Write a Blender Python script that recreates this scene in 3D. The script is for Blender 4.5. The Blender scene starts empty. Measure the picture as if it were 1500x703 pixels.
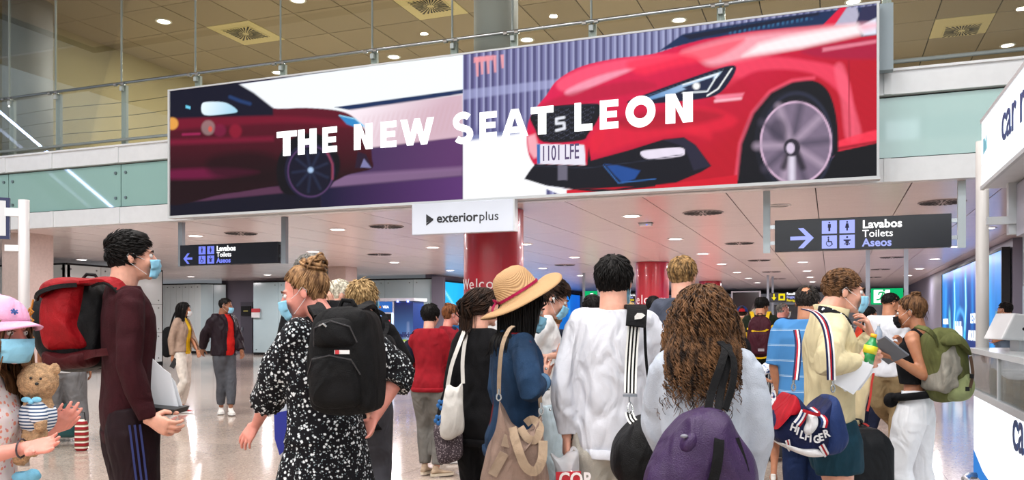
import bpy, bmesh, math, random
import numpy as np
from mathutils import Vector, Matrix, noise as mnoise
random.seed(7); np.random.seed(7)
SC = bpy.context.scene
COL = SC.collection
PI = math.pi
# ---------------------------------------------------------------- camera
CAM_H, FPX, YAW = 1.42, 1225.0, math.radians(20.9)
HOR = 470.0
cd = bpy.data.cameras.new('camera')
cam = bpy.data.objects.new('camera', cd); COL.objects.link(cam)
cd.sensor_fit = 'HORIZONTAL'; cd.sensor_width = 36.0
cd.lens = FPX / 1500 * 36.0
cd.shift_y = (HOR - 351.5) / 1500
cd.clip_end = 300
cam.location = (0, 0, CAM_H); cam.rotation_euler = (PI / 2, 0, YAW)
SC.camera = cam
# ---------------------------------------------------------------- world, exposure, large lights
SC.view_settings.view_transform = 'Standard'; SC.view_settings.look = 'None'
SC.view_settings.exposure = 0.2; SC.view_settings.gamma = 1.0
SC.view_settings.use_curve_mapping = False
SC.cycles.use_denoising = True
SC.cycles.max_bounces = 6; SC.cycles.diffuse_bounces = 3; SC.cycles.glossy_bounces = 3
SC.cycles.transparent_max_bounces = 12
SC.cycles.sample_clamp_indirect = 6.0
SC.cycles.caustics_reflective = False; SC.cycles.caustics_refractive = False
wd = bpy.data.worlds.new('world'); SC.world = wd; wd.use_nodes = True
wd.node_tree.nodes['Background'].inputs[0].default_value = (0.80, 0.90, 1.0, 1)
wd.node_tree.nodes['Background'].inputs[1].default_value = 0.40
def area(name, loc, size, power, color=(1, 1, 1), rot=(0, 0, 0), shape='RECTANGLE', spread=PI):
    l = bpy.data.lights.new(name, 'AREA'); l.shape = shape; l.energy = power; l.color = color; l.spread = spread
    l.size = size[0]
    if shape in ('RECTANGLE', 'ELLIPSE'): l.size_y = size[1]
    o = bpy.data.objects.new(name, l); COL.objects.link(o); o.location = loc; o.rotation_euler = rot
    return o
# big daylight opening behind the camera and the round downlights of the halls (each lamp has its own light)
area('window_light', (-4, -13.5, 8.2), (26, 4.5), 950, (0.88, 0.95, 1.0), (math.radians(72), 0, 0))
# ---------------------------------------------------------------- pixel helpers (photo taken as 1500 x 703)
CA, SA = math.cos(YAW), math.sin(YAW)
def at_d(px, py, d):
    l = (px - 750) / FPX * d
    return Vector((-SA * d + CA * l, CA * d + SA * l, CAM_H + (HOR - py) / FPX * d))
def at_y(px, py, Y):
    t = (px - 750) / FPX
    return at_d(px, py, Y / (CA + t * SA))
def at_x(px, py, X):
    t = (px - 750) / FPX
    return at_d(px, py, X / (-SA + t * CA))
def at_z(px, py, z):
    return at_d(px, py, (z - CAM_H) * FPX / (HOR - py))
def proj(X, Y, Z):
    d = -SA * X + CA * Y; l = CA * X + SA * Y
    return 750 + l / d * FPX, HOR - (Z - CAM_H) / d * FPX
# ---------------------------------------------------------------- materials
def lin(c):
    if isinstance(c, str):
        c = c.lstrip('#'); c = tuple(int(c[i:i + 2], 16) / 255 for i in (0, 2, 4))
        return tuple(x / 12.92 if x <= .04045 else ((x + .055) / 1.055) ** 2.4 for x in c)
    return tuple(c[:3])
_M = {}
def mat(name, color='#808080', rough=.5, metal=0, emit=0, var=0.0, vscale=8, bump=0, bscale=60, coat=0, spec=.5, color2=None, stretch=None, sub=0, alpha=1, wr=0):
    if name in _M: return _M[name]
    m = bpy.data.materials.new(name); m.use_nodes = True; _M[name] = m
    nt = m.node_tree; N = nt.nodes; b = N['Principled BSDF']; c = lin(color)
    b.inputs['Base Color'].default_value = (*c, 1); b.inputs['Roughness'].default_value = rough
    b.inputs['Metallic'].default_value = metal; b.inputs['Coat Weight'].default_value = coat
    b.inputs['Specular IOR Level'].default_value = spec
    if sub:
        b.inputs['Subsurface Weight'].default_value = sub; b.inputs['Subsurface Scale'].default_value = .02
        b.inputs['Subsurface Radius'].default_value = (1, .4, .25)
    if alpha < 1: b.inputs['Alpha'].default_value = alpha
    if emit:
        b.inputs['Emission Color'].default_value = (*c, 1); b.inputs['Emission Strength'].default_value = emit
    if var or bump:
        tc = N.new('ShaderNodeTexCoord'); mp = N.new('ShaderNodeMapping')
        nt.links.new(tc.outputs['Object'], mp.inputs[0])
        if stretch: mp.inputs['Scale'].default_value = stretch
    if var:
        n = N.new('ShaderNodeTexNoise'); n.inputs['Scale'].default_value = vscale; n.inputs['Detail'].default_value = 3
        nt.links.new(mp.outputs[0], n.inputs[0])
        r = N.new('ShaderNodeValToRGB'); r.color_ramp.elements[0].position = .35; r.color_ramp.elements[1].position = .65
        lo = tuple(max(0, x * (1 - var)) for x in c); hi = lin(color2) if color2 else tuple(min(1, x * (1 + var)) for x in c)
        r.color_ramp.elements[0].color = (*lo, 1); r.color_ramp.elements[1].color = (*hi, 1)
        nt.links.new(n.outputs['Fac'], r.inputs[0]); nt.links.new(r.outputs[0], b.inputs['Base Color'])
    if bump:
        n2 = N.new('ShaderNodeTexNoise'); n2.inputs['Scale'].default_value = bscale; n2.inputs['Detail'].default_value = 2
        nt.links.new(mp.outputs[0], n2.inputs[0]); bp = N.new('ShaderNodeBump'); bp.inputs['Strength'].default_value = bump
        bp.inputs['Distance'].default_value = .01
        nt.links.new(n2.outputs['Fac'], bp.inputs['Height']); nt.links.new(bp.outputs[0], b.inputs['Normal'])
        if wr:  # soft creases of worn cloth
            m3 = N.new('ShaderNodeMapping'); m3.inputs['Scale'].default_value = (1, 1, .55); m3.inputs['Rotation'].default_value = (.5, .4, 0); nt.links.new(tc.outputs['Object'], m3.inputs[0])
            n3 = N.new('ShaderNodeTexNoise'); n3.inputs['Scale'].default_value = 7; n3.inputs['Detail'].default_value = 1.5; n3.inputs['Distortion'].default_value = 1.6; nt.links.new(m3.outputs[0], n3.inputs[0])
            b3 = N.new('ShaderNodeBump'); b3.inputs['Strength'].default_value = wr; b3.inputs['Distance'].default_value = .06
            nt.links.new(n3.outputs['Fac'], b3.inputs['Height']); nt.links.new(b3.outputs[0], bp.inputs['Normal'])
    return m
def cloth(name, color, **k):
    kw = dict(rough=.85, var=.12, vscale=14, bump=.25, bscale=250, spec=.2, wr=.55); kw.update(k)
    return mat(name, color, **kw)
def emis(name, color, s):
    if name in _M: return _M[name]
    m = bpy.data.materials.new(name); m.use_nodes = True; _M[name] = m; N = m.node_tree.nodes
    N.remove(N['Principled BSDF']); e = N.new('ShaderNodeEmission'); e.inputs[0].default_value = (*lin(color), 1); e.inputs[1].default_value = s
    m.node_tree.links.new(e.outputs[0], N['Material Output'].inputs[0]); return m
def screen_mat(name, s=1.0, gloss=.06):
    m = bpy.data.materials.new(name); m.use_nodes = True; nt = m.node_tree; N = nt.nodes; b = N['Principled BSDF']
    a = N.new('ShaderNodeVertexColor'); a.layer_name = 'art'
    b.inputs['Base Color'].default_value = (.01, .01, .01, 1); b.inputs['Roughness'].default_value = .35; b.inputs['Specular IOR Level'].default_value = gloss
    nt.links.new(a.outputs[0], b.inputs['Emission Color']); b.inputs['Emission Strength'].default_value = s
    return m
def glass_mat(name, tint=(.9, .97, .95), refl=.10, rough=.0, gray=0.0):
    if name in _M: return _M[name]
    m = bpy.data.materials.new(name); m.use_nodes = True; _M[name] = m; nt = m.node_tree; N = nt.nodes
    N.remove(N['Principled BSDF'])
    t = N.new('ShaderNodeBsdfTransparent'); t.inputs[0].default_value = (*tint, 1)
    g = N.new('ShaderNodeBsdfGlossy'); g.inputs['Roughness'].default_value = rough
    lw = N.new('ShaderNodeLayerWeight'); lw.inputs[0].default_value = .25
    mr = N.new('ShaderNodeMath'); mr.operation = 'MULTIPLY_ADD'; mr.inputs[1].default_value = .5; mr.inputs[2].default_value = refl
    nt.links.new(lw.outputs['Fresnel'], mr.inputs[0])
    mx = N.new('ShaderNodeMixShader'); nt.links.new(mr.outputs[0], mx.inputs[0])
    nt.links.new(t.outputs[0], mx.inputs[1]); nt.links.new(g.outputs[0], mx.inputs[2])
    out = mx
    if gray:
        d = N.new('ShaderNodeBsdfDiffuse'); d.inputs[0].default_value = (.75, .8, .8, 1)
        m2 = N.new('ShaderNodeMixShader'); m2.inputs[0].default_value = gray
        nt.links.new(mx.outputs[0], m2.inputs[1]); nt.links.new(d.outputs[0], m2.inputs[2]); out = m2
    nt.links.new(out.outputs[0], N['Material Output'].inputs[0]); return m
# ---------------------------------------------------------------- geometry helper
class Geo:
    def __init__(s): s.v = []; s.f = []; s.mi = []; s.cur = 0
    def add(s, vs, fs):
        o = len(s.v); s.v += [tuple(p) for p in vs]; s.f += [tuple(i + o for i in f) for f in fs]; s.mi += [s.cur] * len(fs); return s
    def m(s, i): s.cur = i; return s
    def box(s, c, size, R=None):
        c = Vector(c); h = [x / 2 for x in size]
        vs = [Vector((x * h[0], y * h[1], z * h[2])) for x in (-1, 1) for y in (-1, 1) for z in (-1, 1)]
        if R: vs = [R @ p for p in vs]
        return s.add([p + c for p in vs], [(0, 1, 3, 2), (4, 6, 7, 5), (0, 4, 5, 1), (2, 3, 7, 6), (0, 2, 6, 4), (1, 5, 7, 3)])
    def bb(s, a, b):
        return s.box([(a[i] + b[i]) / 2 for i in range(3)], [abs(b[i] - a[i]) for i in range(3)])
    def ell(s, c, r, R=None, seg=16, rings=10):
        c = Vector(c); vs = []; fs = []
        for i in range(1, rings):
            th = PI * i / rings
            for j in range(seg):
                ph = 2 * PI * j / seg
                p = Vector((r[0] * math.sin(th) * math.cos(ph), r[1] * math.sin(th) * math.sin(ph), r[2] * math.cos(th)))
                vs.append((R @ p if R else p) + c)
        top = Vector((0, 0, r[2])); bot = -top
        vs.append((R @ top if R else top) + c); vs.append((R @ bot if R else bot) + c)
        for i in range(rings - 2):
            for j in range(seg):
                k = (j + 1) % seg
                fs.append((i * seg + j, (i + 1) * seg + j, (i + 1) * seg + k, i * seg + k))
        T = len(vs) - 2
        for j in range(seg):
            k = (j + 1) % seg
            fs.append((T, j, k)); fs.append((T + 1, (rings - 2) * seg + k, (rings - 2) * seg + j))
        return s.add(vs, fs)
    def rings(s, rs, cap=True):
        n = len(rs[0]); vs = [p for r in rs for p in r]; fs = []
        for i in range(len(rs) - 1):
            for j in range(n):
                k = (j + 1) % n
                fs.append((i * n + j, i * n + k, (i + 1) * n + k, (i + 1) * n + j))
        if cap:
            fs.append(tuple(reversed(range(n)))); fs.append(tuple((len(rs) - 1) * n + j for j in range(n)))
        return s.add(vs, fs)
    def tube(s, pts, rad, seg=12, ref=None, cap=True, dome=False):
        """rad: list of r or (ra, rb); ra lies along ref"""
        P = [Vector(p) for p in pts]; n = len(P)
        if not isinstance(rad, (list, tuple)): rad = [rad] * n
        rad = [(r, r) if not isinstance(r, (list, tuple)) else r for r in rad]
        if dome:
            d0 = (P[0] - P[1]).normalized(); d1 = (P[-1] - P[-2]).normalized()
            P = [P[0] + d0 * rad[0][0] * .75, P[0] + d0 * rad[0][0] * .45] + P + [P[-1] + d1 * rad[-1][0] * .45, P[-1] + d1 * rad[-1][0] * .75]
            rad = [(rad[0][0] * .4, rad[0][1] * .4), (rad[0][0] * .8, rad[0][1] * .8)] + rad + [(rad[-1][0] * .8, rad[-1][1] * .8), (rad[-1][0] * .4, rad[-1][1] * .4)]; n += 4
        rs = []; up = Vector(ref) if ref else None; prev = None
        for i in range(n):
            t = (P[min(i + 1, n - 1)] - P[max(i - 1, 0)])
            if t.length < 1e-9: t = Vector((0, 0, 1))
            t.normalize()
            if up is not None: a = up - t * up.dot(t)
            elif prev is not None: a = prev - t * prev.dot(t)
            else: a = Vector((1, 0, 0)) - t * t.x
            if a.length < 1e-4: a = t.orthogonal()
            a.normalize(); b = t.cross(a); prev = a
            rs.append([P[i] + a * (rad[i][0] * math.cos(2 * PI * j / seg)) + b * (rad[i][1] * math.sin(2 * PI * j / seg)) for j in range(seg)])
        return s.rings(rs, cap)
    def loft(s, secs, seg=20, sq=1.0):
        """secs: (cx, cy, z, rx, ry)"""
        rs = []
        for (cx, cy, z, rx, ry) in secs:
            r = []
            for j in range(seg):
                a = 2 * PI * j / seg; c, q = math.cos(a), math.sin(a)
                c = math.copysign(abs(c) ** sq, c); q = math.copysign(abs(q) ** sq, q)
                r.append(Vector((cx + rx * c, cy + ry * q, z)))
            rs.append(r)
        return s.rings(rs)
    def ribbon(s, pts, w, th, nrm):
        """flat strap: width direction is tangent x nrm"""
        P = [Vector(p) for p in pts]; n = len(P); rs = []
        if 3 <= n < 14:  # smooth the run of the strap
            Q = []; NN = []; WW = []
            for i in range(n - 1):
                p0, p1, p2, p3 = P[max(i - 1, 0)], P[i], P[i + 1], P[min(i + 2, n - 1)]
                for k in range(4):
                    u = k / 4; Q.append(((p1 * 2) + (p2 - p0) * u + (p0 * 2 - p1 * 5 + p2 * 4 - p3) * u * u + (p1 * 3 - p0 - p2 * 3 + p3) * u ** 3) * .5)
                    if isinstance(nrm, list): NN.append(Vector(nrm[i]) * (1 - u) + Vector(nrm[min(i + 1, len(nrm) - 1)]) * u)
                    if isinstance(w, list): WW.append(w[i] * (1 - u) + w[i + 1] * u)
            Q.append(P[-1]); P = Q; n = len(P)
            if NN: NN.append(Vector(nrm[-1])); nrm = NN
            if WW: WW.append(w[-1]); w = WW
        for i in range(n):
            t = (P[min(i + 1, n - 1)] - P[max(i - 1, 0)]).normalized()
            N_ = Vector(nrm[i] if isinstance(nrm, list) else nrm); N_ = N_ - t * N_.dot(t)
            N_ = N_.normalized() if N_.length > 1e-5 else t.orthogonal().normalized()
            b = t.cross(N_); ww = w[i] if isinstance(w, list) else w
            rs.append([P[i] + b * ww / 2 + N_ * th / 2, P[i] - b * ww / 2 + N_ * th / 2, P[i] - b * ww / 2 - N_ * th / 2, P[i] + b * ww / 2 - N_ * th / 2])
        return s.rings(rs)
    def prism(s, poly, o, u, v, w):
        """poly of (a,b) in frame o + a*u + b*v, extruded by vector w (poly may be concave)"""
        o, u, v, w = map(Vector, (o, u, v, w)); n = len(poly)
        A = [o + u * a + v * b for a, b in poly]; B = [p + w for p in A]
        fs = [tuple(range(n)), tuple(reversed(range(n, 2 * n)))] + [(i, i + n, (i + 1) % n + n, (i + 1) % n) for i in range(n)]
        return s.add(A + B, fs)
    def disc(s, c, r0, r1, z0, z1, seg=32):
        rs = []
        for (r, z) in ((r0, z0), (r1, z0), (r1, z1), (r0, z1)):
            rs.append([Vector((c[0] + r * math.cos(2 * PI * j / seg), c[1] + r * math.sin(2 * PI * j / seg), c[2] + z)) for j in range(seg)])
        rs.append(rs[0]); return s.rings(rs, cap=False)
    def mesh(s, name, mats, smooth=False):
        me = bpy.data.meshes.new(name); me.from_pydata(s.v, [], s.f)
        for m in (mats if isinstance(mats, (list, tuple)) else [mats]): me.materials.append(m)
        if max(s.mi or [0]): me.polygons.foreach_set('material_index', s.mi)
        if smooth: me.shade_smooth()
        me.update(); return me
    def obj(s, name, mats, parent=None, smooth=False):
        return link(name, s.mesh(name, mats, smooth), parent)
def fix_normals(me):
    bm = bmesh.new(); bm.from_mesh(me); bmesh.ops.recalc_face_normals(bm, faces=bm.faces); bm.to_mesh(me); bm.free()
def link(name, me, parent=None, loc=None):
    o = bpy.data.objects.new(name, me); COL.objects.link(o)
    if parent is not None: o.parent = parent
    if loc is not None: o.location = loc
    return o
def thing(name, label, cat, loc=(0, 0, 0), rotz=0, group=None):
    o = bpy.data.objects.new(name, None); COL.objects.link(o); o.empty_display_size = .1
    o.location = loc; o.rotation_euler = (0, 0, rotz); return tag(o, label, cat, group)
def tag(o, label=None, cat=None, group=None, kind=None):
    if label: o['label'] = label
    if cat: o['category'] = cat
    if group: o['group'] = group
    if kind: o['kind'] = kind
    return o
def struct(o, label=None): 
    o['kind'] = 'structure'
    if label: o['label'] = label
    return o
def bevel(o, w=.01, n=2):
    m = o.modifiers.new('bevel', 'BEVEL'); m.width = w; m.segments = n; m.limit_method = 'ANGLE'; m.angle_limit = math.radians(40); return o
def text(name, s, size, m, parent, loc, rot=(PI / 2, 0, 0), bold=0.0, ext=.002, align='LEFT', sx=1.0, sp=1.0):
    c = bpy.data.curves.new(name, 'FONT'); c.body = s; c.size = size; c.extrude = ext; c.offset = bold; c.align_x = align; c.space_character = sp
    c.resolution_u = 3
    c.materials.append(m); tmp = bpy.data.objects.new(name, c); COL.objects.link(tmp)
    me = bpy.data.meshes.new_from_object(tmp); me.name = name; bpy.data.objects.remove(tmp); bpy.data.curves.remove(c)
    if not me.materials: me.materials.append(m)
    o = link(name, me, parent); o.location = loc; o.rotation_euler = rot; o.scale = (sx, 1, 1); return o

# ================================================================ STRUCTURE
ZC, ZU = 3.2, 8.0
def mat_floor():
    m = bpy.data.materials.new('terrazzo'); m.use_nodes = True; nt = m.node_tree; N = nt.nodes; L = nt.links; b = N['Principled BSDF']
    g = N.new('ShaderNodeNewGeometry')
    v = N.new('ShaderNodeTexVoronoi'); v.inputs['Scale'].default_value = 75
    L.new(g.outputs['Position'], v.inputs['Vector'])
    r = N.new('ShaderNodeValToRGB'); e = r.color_ramp.elements
    e[0].position = 0; e[0].color = (*lin('#a8968a'), 1); e[1].position = 1; e[1].color = (*lin('#d8c6b6'), 1)
    for p, c in ((.3, '#c6b3a4'), (.6, '#baa99c'), (.85, '#cfc0b2')):
        q = e.new(p); q.color = (*lin(c), 1)
    sp = N.new('ShaderNodeSeparateColor'); L.new(v.outputs['Color'], sp.inputs[0]); L.new(sp.outputs[0], r.inputs[0])
    n = N.new('ShaderNodeTexNoise'); n.inputs['Scale'].default_value = .8; n.inputs['Detail'].default_value = 4; L.new(g.outputs['Position'], n.inputs[0])
    mx = N.new('ShaderNodeMix'); mx.data_type = 'RGBA'; mx.blend_type = 'MULTIPLY'; mx.inputs[0].default_value = .35
    L.new(r.outputs[0], mx.inputs[6]); L.new(n.outputs['Fac'], mx.inputs[7])
    oi = N.new('ShaderNodeObjectInfo'); hs = N.new('ShaderNodeHueSaturation'); mm = N.new('ShaderNodeMapRange'); mm.inputs[3].default_value = .92; mm.inputs[4].default_value = 1.06
    L.new(oi.outputs['Random'], mm.inputs[0]); L.new(mm.outputs[0], hs.inputs['Value']); L.new(mx.outputs[2], hs.inputs['Color']); L.new(hs.outputs[0], b.inputs['Base Color'])
    b.inputs['Roughness'].default_value = .11; b.inputs['Specular IOR Level'].default_value = .85
    n3 = N.new('ShaderNodeTexNoise'); n3.inputs['Scale'].default_value = 3.0; n3.inputs['Detail'].default_value = 3; L.new(g.outputs['Position'], n3.inputs[0])
    bp = N.new('ShaderNodeBump'); bp.inputs['Strength'].default_value = .02; bp.inputs['Distance'].default_value = .02
    L.new(n3.outputs['Fac'], bp.inputs['Height']); L.new(bp.outputs[0], b.inputs['Normal'])
    return m
M_FLOOR = mat_floor()
M_GROUT = mat('grout', '#6d5f55', .7)
M_WHITE = mat('white_metal', '#d9dbdd', .35, var=.03)
M_FRAME = mat('pale_frame', '#c4c9cc', .4)
M_STEEL = mat('steel', '#b9bfc2', .25, metal=.9)
M_DARK = mat('dark_gap', '#101214', .8)
M_BLACK = mat('black_plastic', '#0c0d0f', .45)
def ceil_mat(name, col, rough, rnd=.05, bump=.02, bs=4, perf=False, spec=.5):
    m = bpy.data.materials.new(name); m.use_nodes = True; nt = m.node_tree; N = nt.nodes; L = nt.links; b = N['Principled BSDF']
    b.inputs['Roughness'].default_value = rough; b.inputs['Specular IOR Level'].default_value = spec
    oi = N.new('ShaderNodeObjectInfo'); mm = N.new('ShaderNodeMapRange'); mm.inputs[3].default_value = 1 - rnd; mm.inputs[4].default_value = 1 + rnd * .6
    L.new(oi.outputs['Random'], mm.inputs[0]); hs = N.new('ShaderNodeHueSaturation'); hs.inputs['Color'].default_value = (*lin(col), 1)
    L.new(mm.outputs[0], hs.inputs['Value']); 
    g = N.new('ShaderNodeNewGeometry'); n = N.new('ShaderNodeTexNoise'); n.inputs['Scale'].default_value = 45 if perf else 30; n.inputs['Detail'].default_value = 3
    L.new(g.outputs['Position'], n.inputs[0])
    mr = N.new('ShaderNodeMapRange'); mr.inputs[3].default_value = .9 if not perf else .82; mr.inputs[4].default_value = 1.08; L.new(n.outputs['Fac'], mr.inputs[0])
    mx = N.new('ShaderNodeMix'); mx.data_type = 'RGBA'; mx.blend_type = 'MULTIPLY'; mx.inputs[0].default_value = 1
    L.new(hs.outputs[0], mx.inputs[6]); L.new(mr.outputs[0], mx.inputs[7]); L.new(mx.outputs[2], b.inputs['Base Color'])
    n2 = N.new('ShaderNodeTexNoise'); n2.inputs['Scale'].default_value = bs; L.new(g.outputs['Position'], n2.inputs[0])
    bp = N.new('ShaderNodeBump'); bp.inputs['Strength'].default_value = bump; bp.inputs['Distance'].default_value = .05
    L.new(n2.outputs['Fac'], bp.inputs['Height']); L.new(bp.outputs[0], b.inputs['Normal'])
    return m
M_LOWC = ceil_mat('low_ceiling_panel', '#ece2e4', .22, .04, .10, 2.2, spec=.6)
M_UPC = ceil_mat('upper_ceiling_tile', '#ac9e8c', .9, .10, .0, 4, True, spec=.1)
M_UPGR = mat('upper_grille_tile', '#e0d2a4', .7)

# floor
fl = struct(Geo().bb((-45, -16, -.12), (25, 75, -.012)).obj('floor', M_GROUT), 'polished pink-beige terrazzo floor of the arrivals hall')
TS = 1.17
tm = Geo().bb((-TS / 2 + .003, -TS / 2 + .003, -.012), (TS / 2 - .003, TS / 2 - .003, 0)).mesh('floor_tile', M_FLOOR)
cells = []
for i in range(-24, 12):
    for j in range(1, 40):
        X = -.2 + (i + .5) * TS; Y = 2.0 + (j + .5) * TS
        d = -SA * X + CA * Y; l = CA * X + SA * Y
        if d < 2.5: continue
        px = 750 + l / d * FPX; py = HOR + CAM_H / d * FPX
        w = TS / d * FPX
        if -w < px < 1500 + w and py < 703 + w * .7: cells.append((d, i, j, X, Y))
cells.sort(); near = cells[:296]; done = set((c[1], c[2]) for c in near)
for k, (d, i, j, X, Y) in enumerate(near):
    o = link('tile', tm, fl, (X, Y, 0))
g = Geo()
for i in range(-38, 21):
    for j in range(-14, 60):
        if (i, j) in done: continue
        X = -.2 + (i + .5) * TS; Y = 2.0 + (j + .5) * TS
        g.bb((X - TS / 2 + .003, Y - TS / 2 + .003, -.012), (X + TS / 2 - .003, Y + TS / 2 - .003, 0))
tag(g.obj('far_tiles', M_FLOOR, fl), kind='stuff')

# low ceiling
YF = 11.75
cl = struct(Geo().bb((-32, YF, ZC + .03), (9, 62, ZC + .3)).obj('ceiling', M_DARK), 'low white metal panel ceiling with round downlights')
PW, PL = 1.17, 4.3
pm = Geo().bb((-PW / 2 + .008, -PL / 2 + .006, 0), (PW / 2 - .008, PL / 2 - .006, .03)).mesh('ceiling_panel', M_LOWC)
for i in range(-21, 7):
    for j in range(0, 8):
        link('panel', pm, cl, (-.2 + (i + .5) * PW, YF + PL * (j + .5) + .02, ZC))
g = Geo()
for i in range(-28, 8):
    for j in range(0, 12):
        if -21 <= i < 7 and j < 8: continue
        X = -.2 + (i + .5) * PW; Y = YF + PL * (j + .5) + .02
        g.bb((X - PW / 2 + .006, Y - PL / 2 + .003, ZC), (X + PW / 2 - .006, Y + PL / 2 - .003, ZC + .03))
tag(g.obj('far_panels', M_LOWC, cl), kind='stuff')

# upper ceiling
UX0, UY0 = -13.09 - 1.17 * 3, 12.3
uc = struct(Geo().bb((-17, 8, ZU + .03), (12, 40, ZU + .3)).obj('ceiling', M_DARK), 'olive-beige tiled ceiling of the upper floor behind the glass')
TW, TL = 1.17, 1.33
um = Geo().bb((-TW / 2 + .013, -TL / 2 + .013, 0), (TW / 2 - .013, TL / 2 - .013, .03)).mesh('upper_tile', M_UPC)
umg = Geo().bb((-TW / 2 + .008, -TL / 2 + .008, -.004), (TW / 2 - .008, TL / 2 - .008, .03)).mesh('upper_tile_vent', M_UPGR)
UGR = [(-7.81, 15.69), (-12.51, 15.69), (2.75, 21.3), (-3.1, 21.3)]
YB = 15.05
for i in range(-3, 18):
    for j in range(-1, 12):
        X = -13.09 + (i + .5) * TW; Y = YB + (j + .5) * TL
        isg = any(abs(X - a) < TW / 2 and abs(Y - b) < TL / 2 for a, b in UGR)
        link('tile', umg if isg else um, uc, (X, Y, ZU))
g = Geo()
for i in range(-3, 21):
    for j in range(-5, 18):
        if i < 18 and -1 <= j < 12: continue
        X = -13.09 + (i + .5) * TW; Y = YB + (j + .5) * TL
        g.bb((X - TW / 2 + .008, Y - TL / 2 + .008, ZU), (X + TW / 2 - .008, Y + TL / 2 - .008, ZU + .03))
tag(g.obj('far_tiles', M_UPC, uc), kind='stuff')
struct(Geo().bb((-16.5, 12, 3.6), (-16.2, 36, ZU + .1)).obj('wall_upper_left', mat('beige_wall', '#b0a27a', .8, var=.05, vscale=.8)), 'olive-beige wall of the upper floor')
struct(Geo().bb((-17, 35, 3.6), (12, 35.3, ZU + .1)).obj('wall_upper_back', mat('beige_wall', '#b0a27a')), 'beige end wall of the upper floor')
struct(Geo().bb((-32, YF + .15, 3.5), (9, 36, 4.4)).obj('floor_upper', mat('slab', '#b8ad98', .6)), 'upper floor slab behind the fascia')

# fascia: lower beam, green glass band, upper beam
fz = [(3.2, 3.52), (3.52, 4.30), (4.30, 4.62)]
M_BEAM = mat('white_beam', '#dfe3e6', .3, var=.02)
def mat_band():
    m = mat('green_glass', '#8fb6b0', .04, spec=.9); return m
M_BAND = mat_band()
bm_ = struct(Geo().bb((-32, YF - .02, 3.2), (9, YF + .15, 3.5)).obj('trim_1', M_BEAM), 'white lower fascia beam along the balcony edge')
bt = struct(Geo().bb((-32, YF - .05, 4.31), (9, YF + .18, 4.60)).bb((-32, YF - .09, 4.60), (9, YF + .18, 4.63)).obj('trim_2', M_BEAM), 'white upper fascia beam under the glass railing')
RIBX = [-15.06, -13.83, -12.19, -10.49, -8.69, -6.92, -5.5, -4.5, -3.27, -1.43, .67, 2.6, 4.4]
for x in RIBX:
    Geo().bb((x - .04, YF - .045, 3.2), (x + .04, YF - .018, 3.5)).obj('rib', M_BEAM, bm_)
    Geo().bb((x - .04, YF - .075, 4.31), (x + .04, YF - .048, 4.60)).obj('rib', M_BEAM, bt)
bg = struct(Geo().bb((-32, YF + .08, 3.5), (9, YF + .14, 4.31)).obj('wall_fascia', M_DARK), 'green-tinted glass band of the balcony fascia')
xs = [-32, -24, -20, -17, -15.06, -12.19, -8.69, -5.5, -1.43, 2.6, 9]
M_BOLT = mat('bolt', '#7c8988', .3, metal=.8)
for a, b in zip(xs, xs[1:]):
    p = Geo().bb((a + .01, YF + .04, 3.52), (b - .01, YF + .075, 4.29)).obj('glass_panel', M_BAND, bg)
    gg = Geo()
    for xx in (a + .12, b - .12):
        for zz in (3.68, 4.14):
            gg.tube([(xx, YF + .04, zz), (xx, YF + .018, zz)], .028, 10)
    gg.obj('fixing_bolts', M_BOLT, p)
# dark shadow gap and floor rail over upper beam
rg = thing('glass_railing', 'glass railing with steel handrail on pale posts along the upper floor edge', 'railing', (0, YF, 4.63))
M_GLR = glass_mat('railing_glass', (.93, .96, .93), .05)
M_POST = mat('post_paint', '#aab3b3', .4)
rl = [-20.0] + RIBX + [7.5]
for x in RIBX:
    Geo().bb((x - .055, .10, 0), (x + .055, .16, 1.13)).bb((x - .03, .03, 1.02), (x + .03, .12, 1.10)).obj('post', M_POST, rg)
    Geo().tube([(x, .05, 1.1), (x, .05, ZU - 4.63)], .017, 6).obj('glass_joint', mat('joint', '#8f9a98', .4), rg)
    for sx_ in (-1, 1): Geo().tube([(x + sx_ * .12, .0, 1.13), (x + sx_ * .06, .0, 1.13)], .036, 8).obj('bracket', M_STEEL, rg)
for a, b in zip(rl, rl[1:]):
    Geo().bb((a + .008, .045, .02), (b - .008, .057, ZU - 4.65)).obj('glass_pane', M_GLR, rg)
Geo().tube([(-20, 0, 1.14), (7.5, 0, 1.14)], .026, 10).obj('handrail', M_STEEL, rg, True)
Geo().tube([(-20, -.02, .10), (7.5, -.02, .10)], .028, 8).obj('foot_rail', mat('rail_paint', '#a8b2b0', .3, metal=.4), rg, True)
Geo().bb((-20, .03, .0), (7.5, .3, .03)).obj('sill', M_DARK, rg)
g = Geo()
for z_ in (.36, .62, .87):
    pts = [(x_, .20, z_ + .02 * math.sin(x_ * 1.7)) for x_ in np.arange(-20, -10, .4)]
    g.tube(pts, .006, 4)
g.obj('wire', mat('wire', '#6f6a50', .6), rg)

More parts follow.
